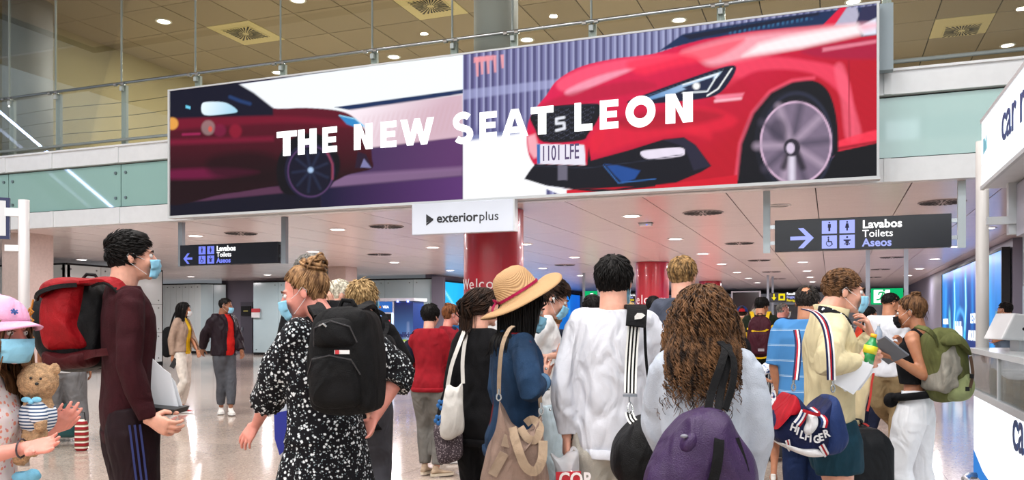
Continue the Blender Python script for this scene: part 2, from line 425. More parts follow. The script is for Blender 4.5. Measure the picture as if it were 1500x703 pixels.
# round columns
def column(name, X, Y, r, z0, z1, m, label):
    return struct(Geo().loft([(X, Y, z0, r, r), (X, Y, z1, r, r)], 48).obj(name, m, smooth=False), label)
M_RED = mat('red_cladding', '#a81427', .28, coat=.3, var=.04, vscale=1.5)
M_CONC = mat('pale_concrete', '#a9a9ab', .6, var=.08, vscale=2, bump=.1, bscale=30)
M_BEIGE = mat('beige_cladding', '#c0ada6', .5, var=.05, vscale=20, bump=.1, bscale=80)
def round_thing(name, X, Y, r, z0, z1, m, label, cat):
    t = thing(name, label, cat, (X, Y, z0))
    c = Geo().loft([(0, 0, 0, r, r), (0, 0, z1 - z0, r, r)], 64).obj('shaft', m, t); c.data.shade_smooth()
    md = c.modifiers.new('e', 'EDGE_SPLIT'); md.split_angle = math.radians(40)
    return t
c1 = round_thing('red_column', -5.07, 12.45, .48, 0, ZC - .01, M_RED, 'nearest red column with white welcome lettering below the hanging white sign', 'column')
c2 = round_thing('red_column', -5.09, 25.3, .5, 0, ZC - .01, M_RED, 'middle red column with white lettering behind the blond-haired man', 'column')
c3 = round_thing('red_column', -5.09, 38.3, .5, 0, ZC - .01, M_RED, 'farthest red column, just above the curly brown hair', 'column')
struct(Geo().loft([(-5.07, 12.55, 4.5, .36, .36), (-5.07, 12.55, ZU, .36, .36)], 40).obj('column_upper', M_CONC, smooth=True))
pL = at_d(41, 470, 17.3)
struct(Geo().loft([(pL.x, pL.y, 4.4, .46, .46), (pL.x, pL.y, ZU, .46, .46)], 40).obj('column_upper_left', M_CONC, smooth=True), 'round pale column behind the upper glass at far left')
struct(Geo().loft([(pL.x, pL.y, 0, .37, .37), (pL.x, pL.y, ZC, .37, .37)], 24, .35).obj('pillar', M_BEIGE), 'pinkish-beige pillar behind the white post at far left')
pp = at_d(500, 470, 27.6)
struct(Geo().bb((pp.x - .35, pp.y - .3, 0), (pp.x + .35, pp.y + .4, ZC)).obj('pillar', M_BEIGE), 'pinkish-beige square pillar left of the vending machine')
# lettering wrapped on columns: letters placed one by one round the shaft
M_LET = mat('white_letter', '#eedfe0', .4)
def col_text(t, s, size, r, a0, z, bold=0.0, tr=.62):
    adv = {'W': .95, 'e': .58, 'l': .25, 'c': .52, 'o': .60, 'm': .88, 'B': .62, 'a': .56, 'r': .36, 'n': .58, 'S': .6, 'E': .57, 'w': .78, ' ': .28, 'H': .7, 'T': .56}
    a = a0
    for ch in s:
        w = adv.get(ch, .6) * size
        if ch != ' ':
            am = a + w / 2 / r
            P_ = Vector((r * math.sin(am), -r * math.cos(am), z))
            P_ -= Vector((math.cos(am), math.sin(am), 0)) * w / 2
            text('letter', ch, size, M_LET, t, P_ + Vector((0, 0, 0)), (PI / 2, 0, am), bold, .004)
        a += w / r
dirc = math.atan2(-(-5.07), 12.45)  # direction facing the camera
def cang(px, cx, cr): return math.asin(max(-1, min(1, (px - cx) / cr)))
vf = -math.atan2(0 - (-5.07), 12.45) # angle of view point measured like 'a' (sin a, -cos a)
def view_ang(X, Y): return math.atan2(-X, Y)
va = view_ang(-5.07, 12.45)
col_text(c1, 'Welcome to', .235, .485, va - math.asin(.98), 1.90 + .02)
col_text(c1, 'Barcelona', .235, .485, va - math.asin(.98), 1.68)
_o = Geo().box((0, 0, 0), (.16, .012, .18)).obj('notice_plate', M_WHITE, c1); am = va - .06; _o.location = (.487 * math.sin(am), -.487 * math.cos(am), 1.36); _o.rotation_euler = (0, 0, am)
# emblem of two slanted bars under the notice
am = va - .02
for k, (dz, w_) in enumerate(((0.055, .20), (-.0, .17), (-.06, .2))):
    e_ = Geo().prism([(-w_ / 2, -.018), (w_ / 2, -.026), (w_ / 2, .012), (-w_ / 2, .024)], (0, 0, 0), (1, 0, 0), (0, 0, 1), (0, .004, 0)).obj('emblem_bar', M_LET, c1)
    e_.location = (.49 * math.sin(am), -.49 * math.cos(am), 1.13 + dz); e_.rotation_euler = (0, 0, am)
vb = view_ang(-5.09, 25.3)
col_text(c2, 'Welcome to', .40, .505, vb - 1.5 - .45, 1.93)
col_text(c2, 'The new SEAT', .40, .505, vb - 1.5 - .95, 1.60)
# ---------------------------------------------------------------- tall entrance bay behind the camera
bay = struct(Geo().bb((-32, -16, 12.0), (14, YF - .1, 12.3)).obj('ceiling', mat('bay_ceiling', '#b9b4a8', .8)), 'high ceiling of the entrance bay')
struct(Geo().bb((-32, 7.9, ZU + .3), (14, 8.0, 12.1)).obj('wall_bulkhead', mat('bay_wall', '#c9ccce', .7)), 'bulkhead between the bay and the upper ceiling')
wb = struct(Geo().bb((-32, -14.3, 0), (14, -14, 8.8)).bb((-32, -14.3, 9.7), (14, -14, 12.0)).obj('wall_back', mat('bay_wall', '#c9ccce', .7)), 'wall behind the camera with a row of high windows')
M_DAY = emis('daylight_pane', '#eaf6ff', 2.2)
for k in range(22):
    if k % 7 == 3: continue
    x0 = -30 + k * 2.0
    struct(Geo().bb((x0 + .1, -14.2, 8.85), (x0 + 1.35, -14.15, 9.65)).obj('window_%d' % (k + 1), M_DAY))
# ---------------------------------------------------------------- downlights: trim ring, glowing lens, real lamp
M_LENS = emis('lamp_lens', '#fff6f2', 9)
M_LENSU = emis('upper_lamp_lens', '#fff4e6', 9)
M_RING = mat('lamp_ring', '#e6e6e8', .35)
ring_me = Geo().disc((0, 0, 0), .135, .175, -.012, 0).mesh('ring', M_RING)
lens_me = Geo().loft([(0, 0, -.006, .137, .137), (0, 0, 0, .137, .137)], 28).mesh('lens', M_LENS)
lens_u = Geo().loft([(0, 0, -.006, .137, .137), (0, 0, 0, .137, .137)], 28).mesh('lens', M_LENSU)
def lamp(X, Y, z, label, group, watts, col, lens=lens_me, lit=True, sc=1):
    t = thing('downlight', label, 'ceiling light', (X, Y, z), 0, group); t.scale = (sc, sc, sc)
    link('ring', ring_me, t); l_ = link('lens', lens if lit else ring_dark, t)
    if lit and watts:
        l = bpy.data.lights.get(group) or bpy.data.lights.new(group, 'AREA')
        l.shape = 'DISK'; l.size = .26; l.energy = watts; l.color = col
        o = bpy.data.objects.new('lamp_light', l); COL.objects.link(o); o.parent = t; o.location = (0, 0, -.02)
    return t
ring_dark = Geo().loft([(0, 0, -.004, .137, .137), (0, 0, 0, .137, .137)], 28).mesh('lens', mat('unlit_lens', '#8f8c8c', .3))
YL = [13.95, 18.2, 22.45, 26.75, 31.5, 36.0, 40.4]
LIST = [(-24, 2), (-24, 3), (-20.3, 1), (-20.3, 3), (-16, 1), (-12.4, 0), (-12.4, 1), (-12.4, 2), (-12.55, 3), (-8.95, 0), (-9, 1), (-9.1, 3), (-9.15, 4), (-9.2, 5), (-9.3, 6), (-6.62, 1), (-6.7, 2), (-6.7, 4), (-6.7, 5),
        (-3.16, 0), (-3.16, 1), (-3.17, 2), (-3.2, 3), (-3.22, 4), (-3.22, 5), (-3.22, 6), (-.8, 1), (-.8, 2), (-.8, 3), (-.8, 4), (-.8, 5), (-.8, 6), (2.78, 1), (2.78, 2), (2.78, 3), (2.8, 4), (2.8, 5)]
GLOW = 'lit round downlights of the low white ceiling'
names = {0: 'first', 1: 'second', 2: 'third', 3: 'fourth', 4: 'fifth', 5: 'sixth', 6: 'seventh'}
lanes = {-24: 'above the far left wall', -20.3: 'above the white panel room at left', -16: 'left of the small left toilets sign', -12.4: 'over the walking couple', -12.55: 'over the walking couple', -8.95: 'left of the nearest red column', -9: 'left of the nearest red column',
         -9.1: 'beyond the nearest red column', -9.15: 'beyond the nearest red column', -9.2: 'beyond the nearest red column', -9.3: 'beyond the nearest red column',
         -6.62: 'right of the nearest red column', -6.7: 'right of the nearest red column', -3.16: 'right of the middle red column', -3.17: 'right of the middle red column', -3.2: 'right of the middle red column', -3.22: 'right of the middle red column',
         -.8: 'in line under the right toilets sign arrow', 2.78: 'near the blue screen wall', 2.8: 'near the blue screen wall'}
for X, j in LIST:
    lamp(X, YL[j], ZC, 'round lit downlight, %s row back, %s' % (names[j], lanes[X]), GLOW, 80, (1.0, .93, .95))
for X, Y in ((-.75, 13.5), (2.8, 13.6)): lamp(X, Y, ZC, 'unlit round downlight with pale ring above the right toilets sign arrow' if X < 0 else 'unlit round downlight behind the right sign post', 'unlit downlights', 0, None, lit=False)
for X, Y, q in ((-13.7, 14.43, 'upper left above the dark car'), (-10.22, 14.45, 'cut by the top edge above the dark car roof'), (-10.18, 18.41, 'just above the white sky of the screen'), (-13.69, 18.48, 'beside a glass post above the dark car'),
                (-3.11, 18.38, 'above the red bonnet on the screen'), (3.93, 22.86, 'right of the right square vent'), (.42, 18.6, 'above the top right screen corner'), (-6.65, 14.45, 'out of view'), (-6.65, 18.4, 'hidden behind the screen top'), (.4, 22.8, 'over the right railing'), (-3.1, 14.4, 'above the screen')):
    lamp(X, Y, ZU, 'upper olive ceiling downlight ' + q, 'upper ceiling downlights', 110, (1.0, .95, .88), lens_u)
for X in (-14, -9, -4, 1, 6):  # added fill lamps on the unseen high ceiling, to light the bay
    for Y in (-9, -4, 1, 5.5):
        link('bay_fill_ring', ring_me, bay, (X, Y, 12.0)); link('bay_fill_lens', lens_me, bay, (X, Y, 12.0))
        l = bpy.data.lights.get('bay') or bpy.data.lights.new('bay', 'AREA'); l.shape = 'DISK'; l.size = .26; l.energy = 260; l.color = (1, .97, .96)
        o = bpy.data.objects.new('lamp_light', l); COL.objects.link(o); o.parent = bay; o.location = (X, Y, 11.98)
# ---------------------------------------------------------------- air grilles: radial dark slots round a hub
M_SLOT = mat('grille_slot', '#17171a', .6)
M_GRBG = mat('grille_plate', '#9a9092', .5)
M_GRB2 = mat('grille_plate_beige', '#e0d2a4', .7)
def grille_meshes(R, square, z):
    a = Geo().loft([(0, 0, z, R, R), (0, 0, 0, R, R)], 40) if not square else Geo().box((0, 0, z / 2), (R * 2, R * 2, abs(z)))
    slots = []
    for k in range(24 if not square else 32):
        n_ = 24 if not square else 32
        an = 2 * PI * k / n_
        rr = R * .93 if not square else R * .92 / max(abs(math.cos(an)), abs(math.sin(an)))
        r0 = R * (.2 if k % 2 == 0 else .42); u = Vector((math.cos(an), math.sin(an), 0)); v = Vector((-u.y, u.x, 0))
        w0, w1 = R * .02, R * .055
        slots.append(Geo().prism([(r0, -w0), (rr, -w1), (rr, w1), (r0, w0)], (0, 0, z - .004), u, v, (0, 0, .006)).mesh('slot', M_SLOT))
    return a, slots
def grilles(lst, R, square, z, grp, labs):
    a, sl = grille_meshes(R, square, -.012)
    am = a.mesh('plate', M_GRB2 if square else M_GRBG)
    for (X, Y), lb in zip(lst, labs):
        t = thing('air_grille', lb, 'vent', (X, Y, z), 0, grp); link('plate', am, t)
        for s_ in sl: link('slot', s_, t)
GL = [(-11.2, 13.9), (-7.82, 13.85), (-1.97, 13.95), (1.55, 14.0), (-11.28, 19.6), (-1.97, 19.75), (-7.92, 25.45), (-1.98, 25.5), (1.58, 25.6), (-2.03, 31.6), (1.58, 31.4), (-7.9, 31.5), (-2.1, 36.9), (1.6, 37)]
LB = ['between the left toilets sign and its downlight', 'left of the hanging white sign', 'above the blond man, largest of the right rows', 'behind the right post of the right toilets sign', 'above the woman with the hair bun', 'second in the row left of the right toilets sign post',
      'small, right of the straw hat', 'third in the row left of the right toilets sign', 'just under the right toilets sign', 'fourth in the row behind the striped shirt', 'second under the right toilets sign', 'tiny, beyond the straw hat', 'farthest, behind the striped shirt', 'farthest, under the right toilets sign']
grilles(GL, .33, False, ZC, 'round ceiling vents of the low ceiling', ['round dark slotted ceiling vent ' + q for q in LB])
grilles(UGR, .38, True, ZU - .006, 'square vents in the upper ceiling', ['square slotted vent on a beige tile ' + q for q in ('at the top, left of the grey column', 'above the dark car roof', 'at the top right corner', 'hidden above the screen')])
# small sensor box in the low ceiling, little speakers
t = thing('ceiling_sensor', 'small white sensor box hanging under the low ceiling right of the white sign', 'sensor', at_z(946, 329, ZC - .03))
Geo().box((0, 0, -.0), (.22, .12, .05)).obj('case', M_WHITE, t); Geo().box((0, 0, .028), (.26, .16, .01)).obj('mount', M_DARK, t)
Geo().tube([(.03, -.061, -.01), (.03, -.066, -.01)], .008, 8).obj('led', emis('blue_led', '#4060ff', 4), t)
# ---------------------------------------------------------------- hall walls
M_PANEL = mat('white_glass_panel', '#dbe8e9', .12, spec=.7, var=.04, vscale=.6)
M_PANELB = mat('blue_grey_panel', '#b4ccd2', .15, spec=.7, var=.04, vscale=.6)
M_PURP = mat('grey_purple_wall', '#6d6a78', .6)
def wallp(name, x0, y0, x1, y1, n, z1, m, base=M_DARK, z0=.1, th=.04, seam=.014, rowz=None, label=None, bolts=False):
    """panelled wall between two floor points"""
    A = Vector((x0, y0, 0)); B = Vector((x1, y1, 0)); u = (B - A).normalized(); L_ = (B - A).length; nrm = Vector((u.y, -u.x, 0))
    if nrm.dot(-A) < 0: nrm = -nrm
    g = Geo().prism([(0, 0), (L_, 0), (L_, z1 + .05), (0, z1 + .05)], A - nrm * th, u, (0, 0, 1), -nrm * .1)
    w = struct(g.obj(name, base), label)
    rows = rowz or [z0, z1]
    for i in range(n):
        a, b = L_ * i / n + seam / 2, L_ * (i + 1) / n - seam / 2
        for q, r in zip(rows, rows[1:]):
            p = Geo().prism([(a, q + .006), (b, q + .006), (b, r - .006), (a, r - .006)], A, u, (0, 0, 1), -nrm * th).obj('panel', m, w)
            if bolts:
                gg = Geo()
                for aa in (a + .15, b - .15):
                    for zz in (q + .12, r - .12): o_ = A + u * aa + Vector((0, 0, zz)); gg.tube([o_, o_ + nrm * .012], .025, 8)
                gg.obj('fixing_bolts', M_BOLT, p)
    return w
wallp('wall_left', -20, 17.4, -20, 21.0, 3, 3.0, M_PANEL, rowz=[.12, 1.05, 1.95, 3.0], bolts=True, label='white glass panel room corner at left behind the backpack')
wallp('wall_left_end', -30, 17.4, -20, 17.4, 6, 3.0, M_PANEL, rowz=[.12, 1.95, 3.0], bolts=True)
wallp('wall_left_side', -20.1, 21.0, -30, 21.0, 4, 3.0, M_PANEL)
wallp('wall_far_left', -28, 29.2, at_y(294, 470, 29.2).x, 29.2, 7, 3.02, M_PANEL, bolts=True, label='pale glass panels behind the walking couple')
ax = at_y(294, 470, 29.2); bx_ = at_y(331, 470, 30)
wallp('wall_far_bluish', ax.x, 29.2, bx_.x, 30.0, 2, 3.02, M_PANELB)
cx_ = at_y(339, 470, 29.6); dx_ = at_y(371, 470, 28.8)
struct(Geo().bb((bx_.x - .4, 30.2, 0), (dx_.x + .6, 30.4, ZC)).obj('wall_recess', M_PURP), 'grey-purple recess wall with a doorway behind the couple')
dd = struct(Geo().bb((at_y(352, 470, 30.1).x, 30.12, 0), (at_y(369, 470, 30.1).x, 30.18, 2.25)).obj('door_1', mat('grey_door', '#54525e', .5)), 'grey door in the recess behind the couple')
Geo().bb((0, 0, 0), (.05, .06, .14)).obj('door_handle', M_STEEL, dd).location = (at_y(355, 470, 30.1).x, 30.04, 1.0)
wallp('wall_far', dx_.x, 28.8, at_y(648, 470, 28.8).x, 28.8, 7, 3.02, M_PANELB, bolts=True, label='blue-grey glass panels from the recess to the vending machine')
struct(Geo().bb((at_y(634, 470, 28.7).x, 28.6, 0), (at_y(651, 470, 28.7).x, 28.78, 3.1)).obj('wall_end_post', M_PURP))
p = at_y(374, 460, 28.7)
t = thing('call_point', 'small white and red wall box on the panel right of the couple', 'alarm', (p.x, 28.762, p.z - .15))
Geo().bb((-.2, -.06, 0), (.2, 0, .22)).obj('box', M_WHITE, t); Geo().bb((-.2, -.065, .22), (.2, 0, .38)).obj('red_top', mat('red_top', '#b03038', .5), t)
p = at_y(361, 455, 30.1)
t = thing('wall_display', 'small black box sign on the door behind the couple', 'sign', (p.x, 30.1, p.z - .22)); Geo().bb((-.25, -.05, 0), (.25, 0, .42)).obj('case', M_BLACK, t)
Geo().bb((-.12, -.056, .18), (.12, -.05, .23)).obj('lit_strip', emis('dim_strip', '#b0a060', .5), t)
# far end of the hall on the right half
wallp('wall_end', at_y(826, 470, 49).x, 49, 7, 49, 20, 2.95, mat('far_panel', '#c8d2d6', .3, var=.15, vscale=.5), rowz=[.1, 1.5, 2.95], label='far end wall of the low hall')
struct(Geo().bb((-26, 62, -.1), (10, 62.2, 4)).obj('wall_end_closing', M_PURP))
# side wall at right beyond the blue screen
struct(Geo().bb((3.62, 20.5, 0), (3.8, 49, ZC)).obj('wall_right', mat('right_wall', '#6c6a78', .6)), 'dark grey wall carrying the long blue screen')
struct(Geo().bb((3.6, 19.2, 0), (9, 19.3, ZC)).obj('wall_right_return', mat('right_return', '#85858f', .5)), 'grey wall end behind the man at far right')
# ================================================================ LED BANNER
YS = 11.2
BX0, BX1, BZ0, BZ1 = -10.49, .52, 3.20, 5.32
NX, NZ = 700, 150
ux = np.linspace(BX0, BX1, NX); uz = np.linspace(BZ0, BZ1, NZ)
GX, GZ = np.meshgrid(ux, uz)
_d = -SA * GX + CA * YS; _l = CA * GX + SA * YS
PX = 750 + _l / _d * FPX; PY = HOR - (GZ - CAM_H) / _d * FPX
class Art:
    """flat poster artwork painted per vertex; coordinates are those the poster was sketched in"""
    def __init__(s, x, y, base): s.x = x; s.y = y; s.c = np.ones(x.shape + (3,)) * np.array(lin(base))
    def col(s, c):
        return c if isinstance(c, np.ndarray) else np.array(lin(c))
    def grad(s, p0, c0, p1, c1):
        dx, dy = p1[0] - p0[0], p1[1] - p0[1]
        t = np.clip(((s.x - p0[0]) * dx + (s.y - p0[1]) * dy) / (dx * dx + dy * dy), 0, 1)[..., None]
        return s.col(c0) * (1 - t) + s.col(c1) * t
    def sdf(s, P_):
        P_ = np.array(P_, float); n = len(P_); d = np.full(s.x.shape, 1e9); inside = np.zeros(s.x.shape, bool)
        for i in range(n):
            a, b = P_[i], P_[(i + 1) % n]; e = b - a; wx, wy = s.x - a[0], s.y - a[1]
            t = np.clip((wx * e[0] + wy * e[1]) / max(e @ e, 1e-9), 0, 1)
            d = np.minimum(d, np.hypot(wx - e[0] * t, wy - e[1] * t))
            c = ((a[1] > s.y) != (b[1] > s.y))
            with np.errstate(divide='ignore', invalid='ignore'):
                xi = (b[0] - a[0]) * (s.y - a[1]) / (b[1] - a[1] + 1e-12) + a[0]
            inside ^= c & (s.x < xi)
        return np.where(inside, -d, d)
    def put(s, al, c, op=1.0):
        al = (np.clip(al, 0, 1) * op)[..., None]; s.c = s.c * (1 - al) + s.col(c) * al
    def poly(s, P_, c, soft=1.2, op=1.0, mask=None):
        al = .5 - s.sdf(P_) / soft
        if mask is not None: al = np.minimum(al, mask)
        s.put(al, c, op)
    def line(s, P_, w, c, soft=1.2, op=1.0):
        d = np.full(s.x.shape, 1e9)
        for a, b in zip(P_, P_[1:]):
            a, b = np.array(a, float), np.array(b, float); e = b - a; wx, wy = s.x - a[0], s.y - a[1]
            t = np.clip((wx * e[0] + wy * e[1]) / max(e @ e, 1e-9), 0, 1); d = np.minimum(d, np.hypot(wx - e[0] * t, wy - e[1] * t))
        s.put(.5 - (d - w / 2) / soft, c, op)
    def ellipse(s, cx, cy, rx, ry, c, soft=1.2, op=1.0, mask=None):
        k = np.hypot((s.x - cx) / rx, (s.y - cy) / ry); al = .5 - (k - 1) * min(rx, ry) / soft
        if mask is not None: al = np.minimum(al, mask)
        s.put(al, c, op)
def curve(P_, n=6):
    """smooth closed outline through points (Catmull-Rom)"""
    P_ = np.array(P_, float); out = []; N_ = len(P_)
    for i in range(N_):
        p0, p1, p2, p3 = P_[i - 1], P_[i], P_[(i + 1) % N_], P_[(i + 2) % N_]
        for k in range(n):
            t = k / n; out.append(.5 * ((2 * p1) + (-p0 + p2) * t + (2 * p0 - 5 * p1 + 4 * p2 - p3) * t * t + (-p0 + 3 * p1 - 3 * p2 + p3) * t ** 3))
    return out
A = Art(PX, PY, '#05060f')
x, y = A.x, A.y
# left picture: dark car in motion under a white sky
L = 678
A.poly([(240, 100), (L, 60), (L, 330), (240, 330)], A.grad((460, 190), '#221c3c', (560, 300), '#301c40'), 1)
A.poly([(340, 125), (L, 78), (L, 210), (440, 260), (330, 128)], A.grad((400, 100), '#f4f8ff', (600, 170), '#f4fbff'), 1)
A.poly([(490, 157), (L, 131), (L, 137), (520, 163)], '#0c2a58', 1.5)
A.poly([(500, 163), (L, 138), (L, 205), (560, 222), (500, 225)], A.grad((520, 150), '#fbeef6', (600, 215), '#d3b2c0'), 3)
xx = np.sin(x * .9 + y * .25) * .5 + .5
A.poly([(530, 172), (L, 150), (L, 190), (540, 208)], '#c79a9e', 8, .18 + 0 * 1, mask=xx)
A.poly([(470, 225), (L, 200), (L, 250), (480, 262)], A.grad((500, 210), '#382a50', (660, 240), '#5c3468'), 3)
A.poly([(470, 258), (L, 244), (L, 258), (470, 276)], '#8a6a90', 6, .8)
A.poly([(470, 276), (L, 258), (L, 305), (470, 312)], A.grad((480, 280), '#141234', (676, 290), '#5a3070'), 4)
A.poly([(240, 265), (430, 250), (470, 262), (470, 312), (240, 320)], '#0b0b20', 3)
A.poly([(244, 284), (420, 272), (470, 270), (470, 277), (300, 294), (244, 297)], '#5b3450', 3, .9)
# car body
body = curve([(230, 130), (300, 122), (345, 125), (372, 140), (398, 158), (450, 158), (500, 163), (525, 178), (541, 205), (545, 232), (544, 247), (510, 256), (480, 268), (420, 270), (330, 284), (230, 290)])
A.poly(body, A.grad((350, 165), '#5c0822', (350, 262), '#1c030c'), 2)
A.poly([(240, 122), (345, 120), (372, 136), (400, 158), (400, 170), (300, 172), (240, 176)], '#0a0d24', 3)
A.poly(curve([(296, 152), (310, 149), (332, 151), (348, 163), (330, 167), (299, 168)]), A.grad((300, 150), '#e8f6ff', (346, 166), '#9fd2ea'), 1.5)
A.poly([(272, 154), (279, 156), (279, 160), (272, 158)], '#6fd0f0', 1.5)
A.line([(337, 142), (352, 148), (366, 152)], 5, '#1e3a6a', 3)
A.poly(curve([(240, 176), (330, 172), (420, 170), (500, 176), (520, 186), (430, 180), (330, 184), (240, 190)]), '#7c0c2c', 6, .7)
A.poly([(245, 205), (400, 200), (400, 206), (245, 212)], '#9a1640', 7, .5)
A.poly(curve([(240, 250), (330, 246), (380, 252), (330, 260), (240, 262)]), '#8c1450', 7, .5)
A.poly(curve([(310, 230), (370, 222), (410, 235), (400, 262), (330, 262), (305, 250)]), '#14020a', 12, .7)
A.line([(268, 197), (292, 196)], 3, '#c02a6a', 3, .6)
A.poly(curve([(408, 232), (425, 205), (455, 195), (482, 205), (498, 235), (492, 262), (470, 280), (420, 285), (406, 262)]), '#060510', 3)
A.ellipse(454, 250, 37, 41, '#1a1834', 2); A.ellipse(455, 251, 34, 38, '#5a3c6a', 2, .9); A.ellipse(455, 251, 32, 36, '#0d0d24', 2)
for k in range(9):
    a_ = k * 2 * PI / 9 + .3; A.line([(455, 249), (455 + 26 * math.cos(a_), 251 + 30 * math.sin(a_))], 3, '#26304e', 4, .7)
A.ellipse(455, 249, 4, 4, '#a8c4e8', 3)
A.line([(479, 222), (487, 240), (487, 262)], 2.5, '#a04050', 3, .8)
A.poly([(497, 170), (515, 172), (533, 184), (525, 188), (508, 182)], '#2f88c8', 2)
A.line([(497, 169), (520, 174), (535, 186)], 1.5, '#9be0ff', 1.5)
A.poly([(524, 222), (536, 226), (545, 246), (520, 246)], '#26142c', 2); A.poly([(533, 232), (544, 246), (528, 245)], '#7c7aa8', 1.5)
A.ellipse(252, 181, 9, 9, '#e6a24a', 3, .95); A.ellipse(305, 187, 10, 11, '#a58a8a', 3, .6); A.ellipse(308, 189, 3, 4, '#e05040', 2, .8)
A.ellipse(322, 191, 9, 9, '#8a1848', 4, .5); A.ellipse(345, 192, 9, 10, '#a81838', 4, .5)
# right picture: red car before a ribbed wall
R = 681
inR = np.clip((x - L) / 1.0 + .5, 0, 1)
def rp(P_, c, soft=1.2, op=1.0, mask=None):
    A.poly(P_, c, soft, op, inR if mask is None else np.minimum(inR, mask))
rp([(L, 50), (1300, -20), (1300, 300), (L, 300)], A.grad((L, 100), '#6e6a9c', (1000, 80), '#8c90b8'))
rib = np.clip(np.sin(x * .62) * 1.6, 0, 1)
rp([(L, 50), (1300, -20), (1300, 300), (L, 300)], '#3c3a68', 1, .75, rib)
rib2 = np.clip(np.sin(x * .62 + 2.2) * 2 - .9, 0, 1)
rp([(L, 50), (1300, -20), (1300, 300), (L, 300)], '#b8bce0', 1, .6, rib2)
rp([(L, 132), (850, 112), (850, 124), (L, 146)], '#b4b8e4', 3, .5)
rp([(L, 190), (820, 170), (820, 205), (L, 215)], '#4c4c84', 12, .55)
for k, (a_, b_) in enumerate(((696, 112), (703, 109), (712, 108), (722, 106), (733, 100))):
    rp([(a_, 84 - k), (a_ + 5, 84 - k), (a_ + 5, b_), (a_ + 2, b_)], '#f0a0a8', 1.5, .9)
rp([(694, 84), (722, 81), (722, 88), (694, 92)], '#f09aa4', 2, .9)
rp([(L, 206), (760, 194), (800, 200), (800, 300), (L, 310)], '#fbfbff', 2)
rp([(L, 200), (780, 188), (780, 193), (L, 208)], '#8a94c0', 3, .7)
car = curve([(800, 140), (816, 118), (850, 98), (900, 86), (960, 78), (1040, 52), (1120, 42), (1200, 36), (1290, 28), (1310, 60), (1310, 170), (1290, 220), (1225, 226), (1180, 270), (1000, 285), (900, 290), (820, 272), (790, 250), (774, 225), (772, 190), (780, 165)], 8)
sdc = A.sdf(car); cm = np.minimum(np.clip(.5 - sdc / 1.4, 0, 1), inR)
A.put(cm, A.grad((900, 80), '#e01450', (1000, 250), '#bc0a26'))
def cp(P_, c, soft=1.2, op=1.0): A.poly(P_, c, soft, op, cm)
# windscreen and pillar
rp([(965, 75), (1000, 50), (1060, 38), (1150, 24), (1200, 17), (1245, 12), (1290, 8), (1290, 30), (1200, 37), (1100, 46), (1030, 58)], '#0f2a54', 2)
rp([(1060, 42), (1180, 24), (1190, 28), (1070, 50)], '#3a7aa8', 4, .7, np.clip(np.sin(x * .9) + .4, 0, 1))
rp([(1000, 52), (1200, 18), (1200, 22), (1010, 58)], '#0a1430', 2)
rp([(1200, 42), (1232, 10), (1243, 8), (1222, 38)], '#e01440', 1.5)
rp([(1222, 38), (1240, 12), (1255, 10), (1262, 36)], '#c8c4dc', 2, .8)
rp([(1252, 40), (1262, 10), (1290, 6), (1290, 50), (1262, 54)], '#2a2a50', 2)
rp([(1256, 40), (1284, 26), (1284, 50), (1266, 52)], '#e8e8f8', 3)
# body shading
cp(curve([(816, 120), (860, 98), (930, 84), (1000, 80), (950, 96), (880, 110), (830, 134)], 5), '#ff5a7c', 6, .8)
cp(curve([(830, 132), (880, 110), (930, 100), (880, 122), (838, 140)], 5), '#ffb0c8', 5, .7)
cp(curve([(800, 150), (850, 132), (930, 118), (960, 128), (880, 146), (800, 158)], 5), '#b8103a', 6, .7)
cp(curve([(1000, 76), (1080, 54), (1180, 42), (1270, 34), (1284, 40), (1180, 66), (1080, 90), (1040, 96), (1020, 84)], 5), '#ffb4c2', 10, .8)
cp([(1088, 82), (1112, 64), (1150, 54), (1256, 35), (1264, 50), (1176, 70)], '#fff4f6', 9, .95)
cp(curve([(920, 90), (1000, 76), (1090, 56), (1050, 84), (980, 100), (940, 110)], 5), '#ff2c50', 8, .7)
cp(curve([(1180, 72), (1284, 56), (1310, 62), (1310, 84), (1240, 86), (1190, 82)], 5), '#a81240', 6, .8)
cp(curve([(1050, 100), (1110, 84), (1180, 88), (1240, 110), (1250, 200), (1240, 150), (1190, 108), (1110, 104), (1060, 130)], 5), '#ff4a6a', 6, .7)
cp([(1205, 70), (1284, 58), (1284, 63), (1205, 76)], '#ff9ab0', 3, .6)
cp(curve([(1222, 100), (1236, 96), (1250, 150), (1262, 200), (1240, 205), (1232, 150)], 5), '#ff6a84', 6, .6)
cp([(1242, 88), (1244, 88), (1246, 212), (1244, 212)], '#8c0c26', 1.5, .7)
cp(curve([(1225, 208), (1284, 190), (1310, 190), (1310, 200), (1260, 216), (1226, 222)], 5), '#ff3a54', 3, .8)
cp([(1224, 216), (1300, 203), (1300, 206), (1224, 221)], '#8c0a20', 2, .8)
rp([(1226, 222), (1300, 206), (1300, 290), (1180, 290)], '#070912', 2)
cp(curve([(1060, 120), (1085, 115), (1100, 130), (1085, 160), (1060, 170), (1040, 150)], 5), '#c00c30', 10, .6)
cp(curve([(1000, 158), (1050, 160), (1080, 176), (1060, 190), (1010, 196), (1000, 180)], 5), '#e81c3c', 8, .7)
cp([(1045, 140), (1090, 136), (1088, 141), (1050, 146)], '#ff8aa4', 3, .8)
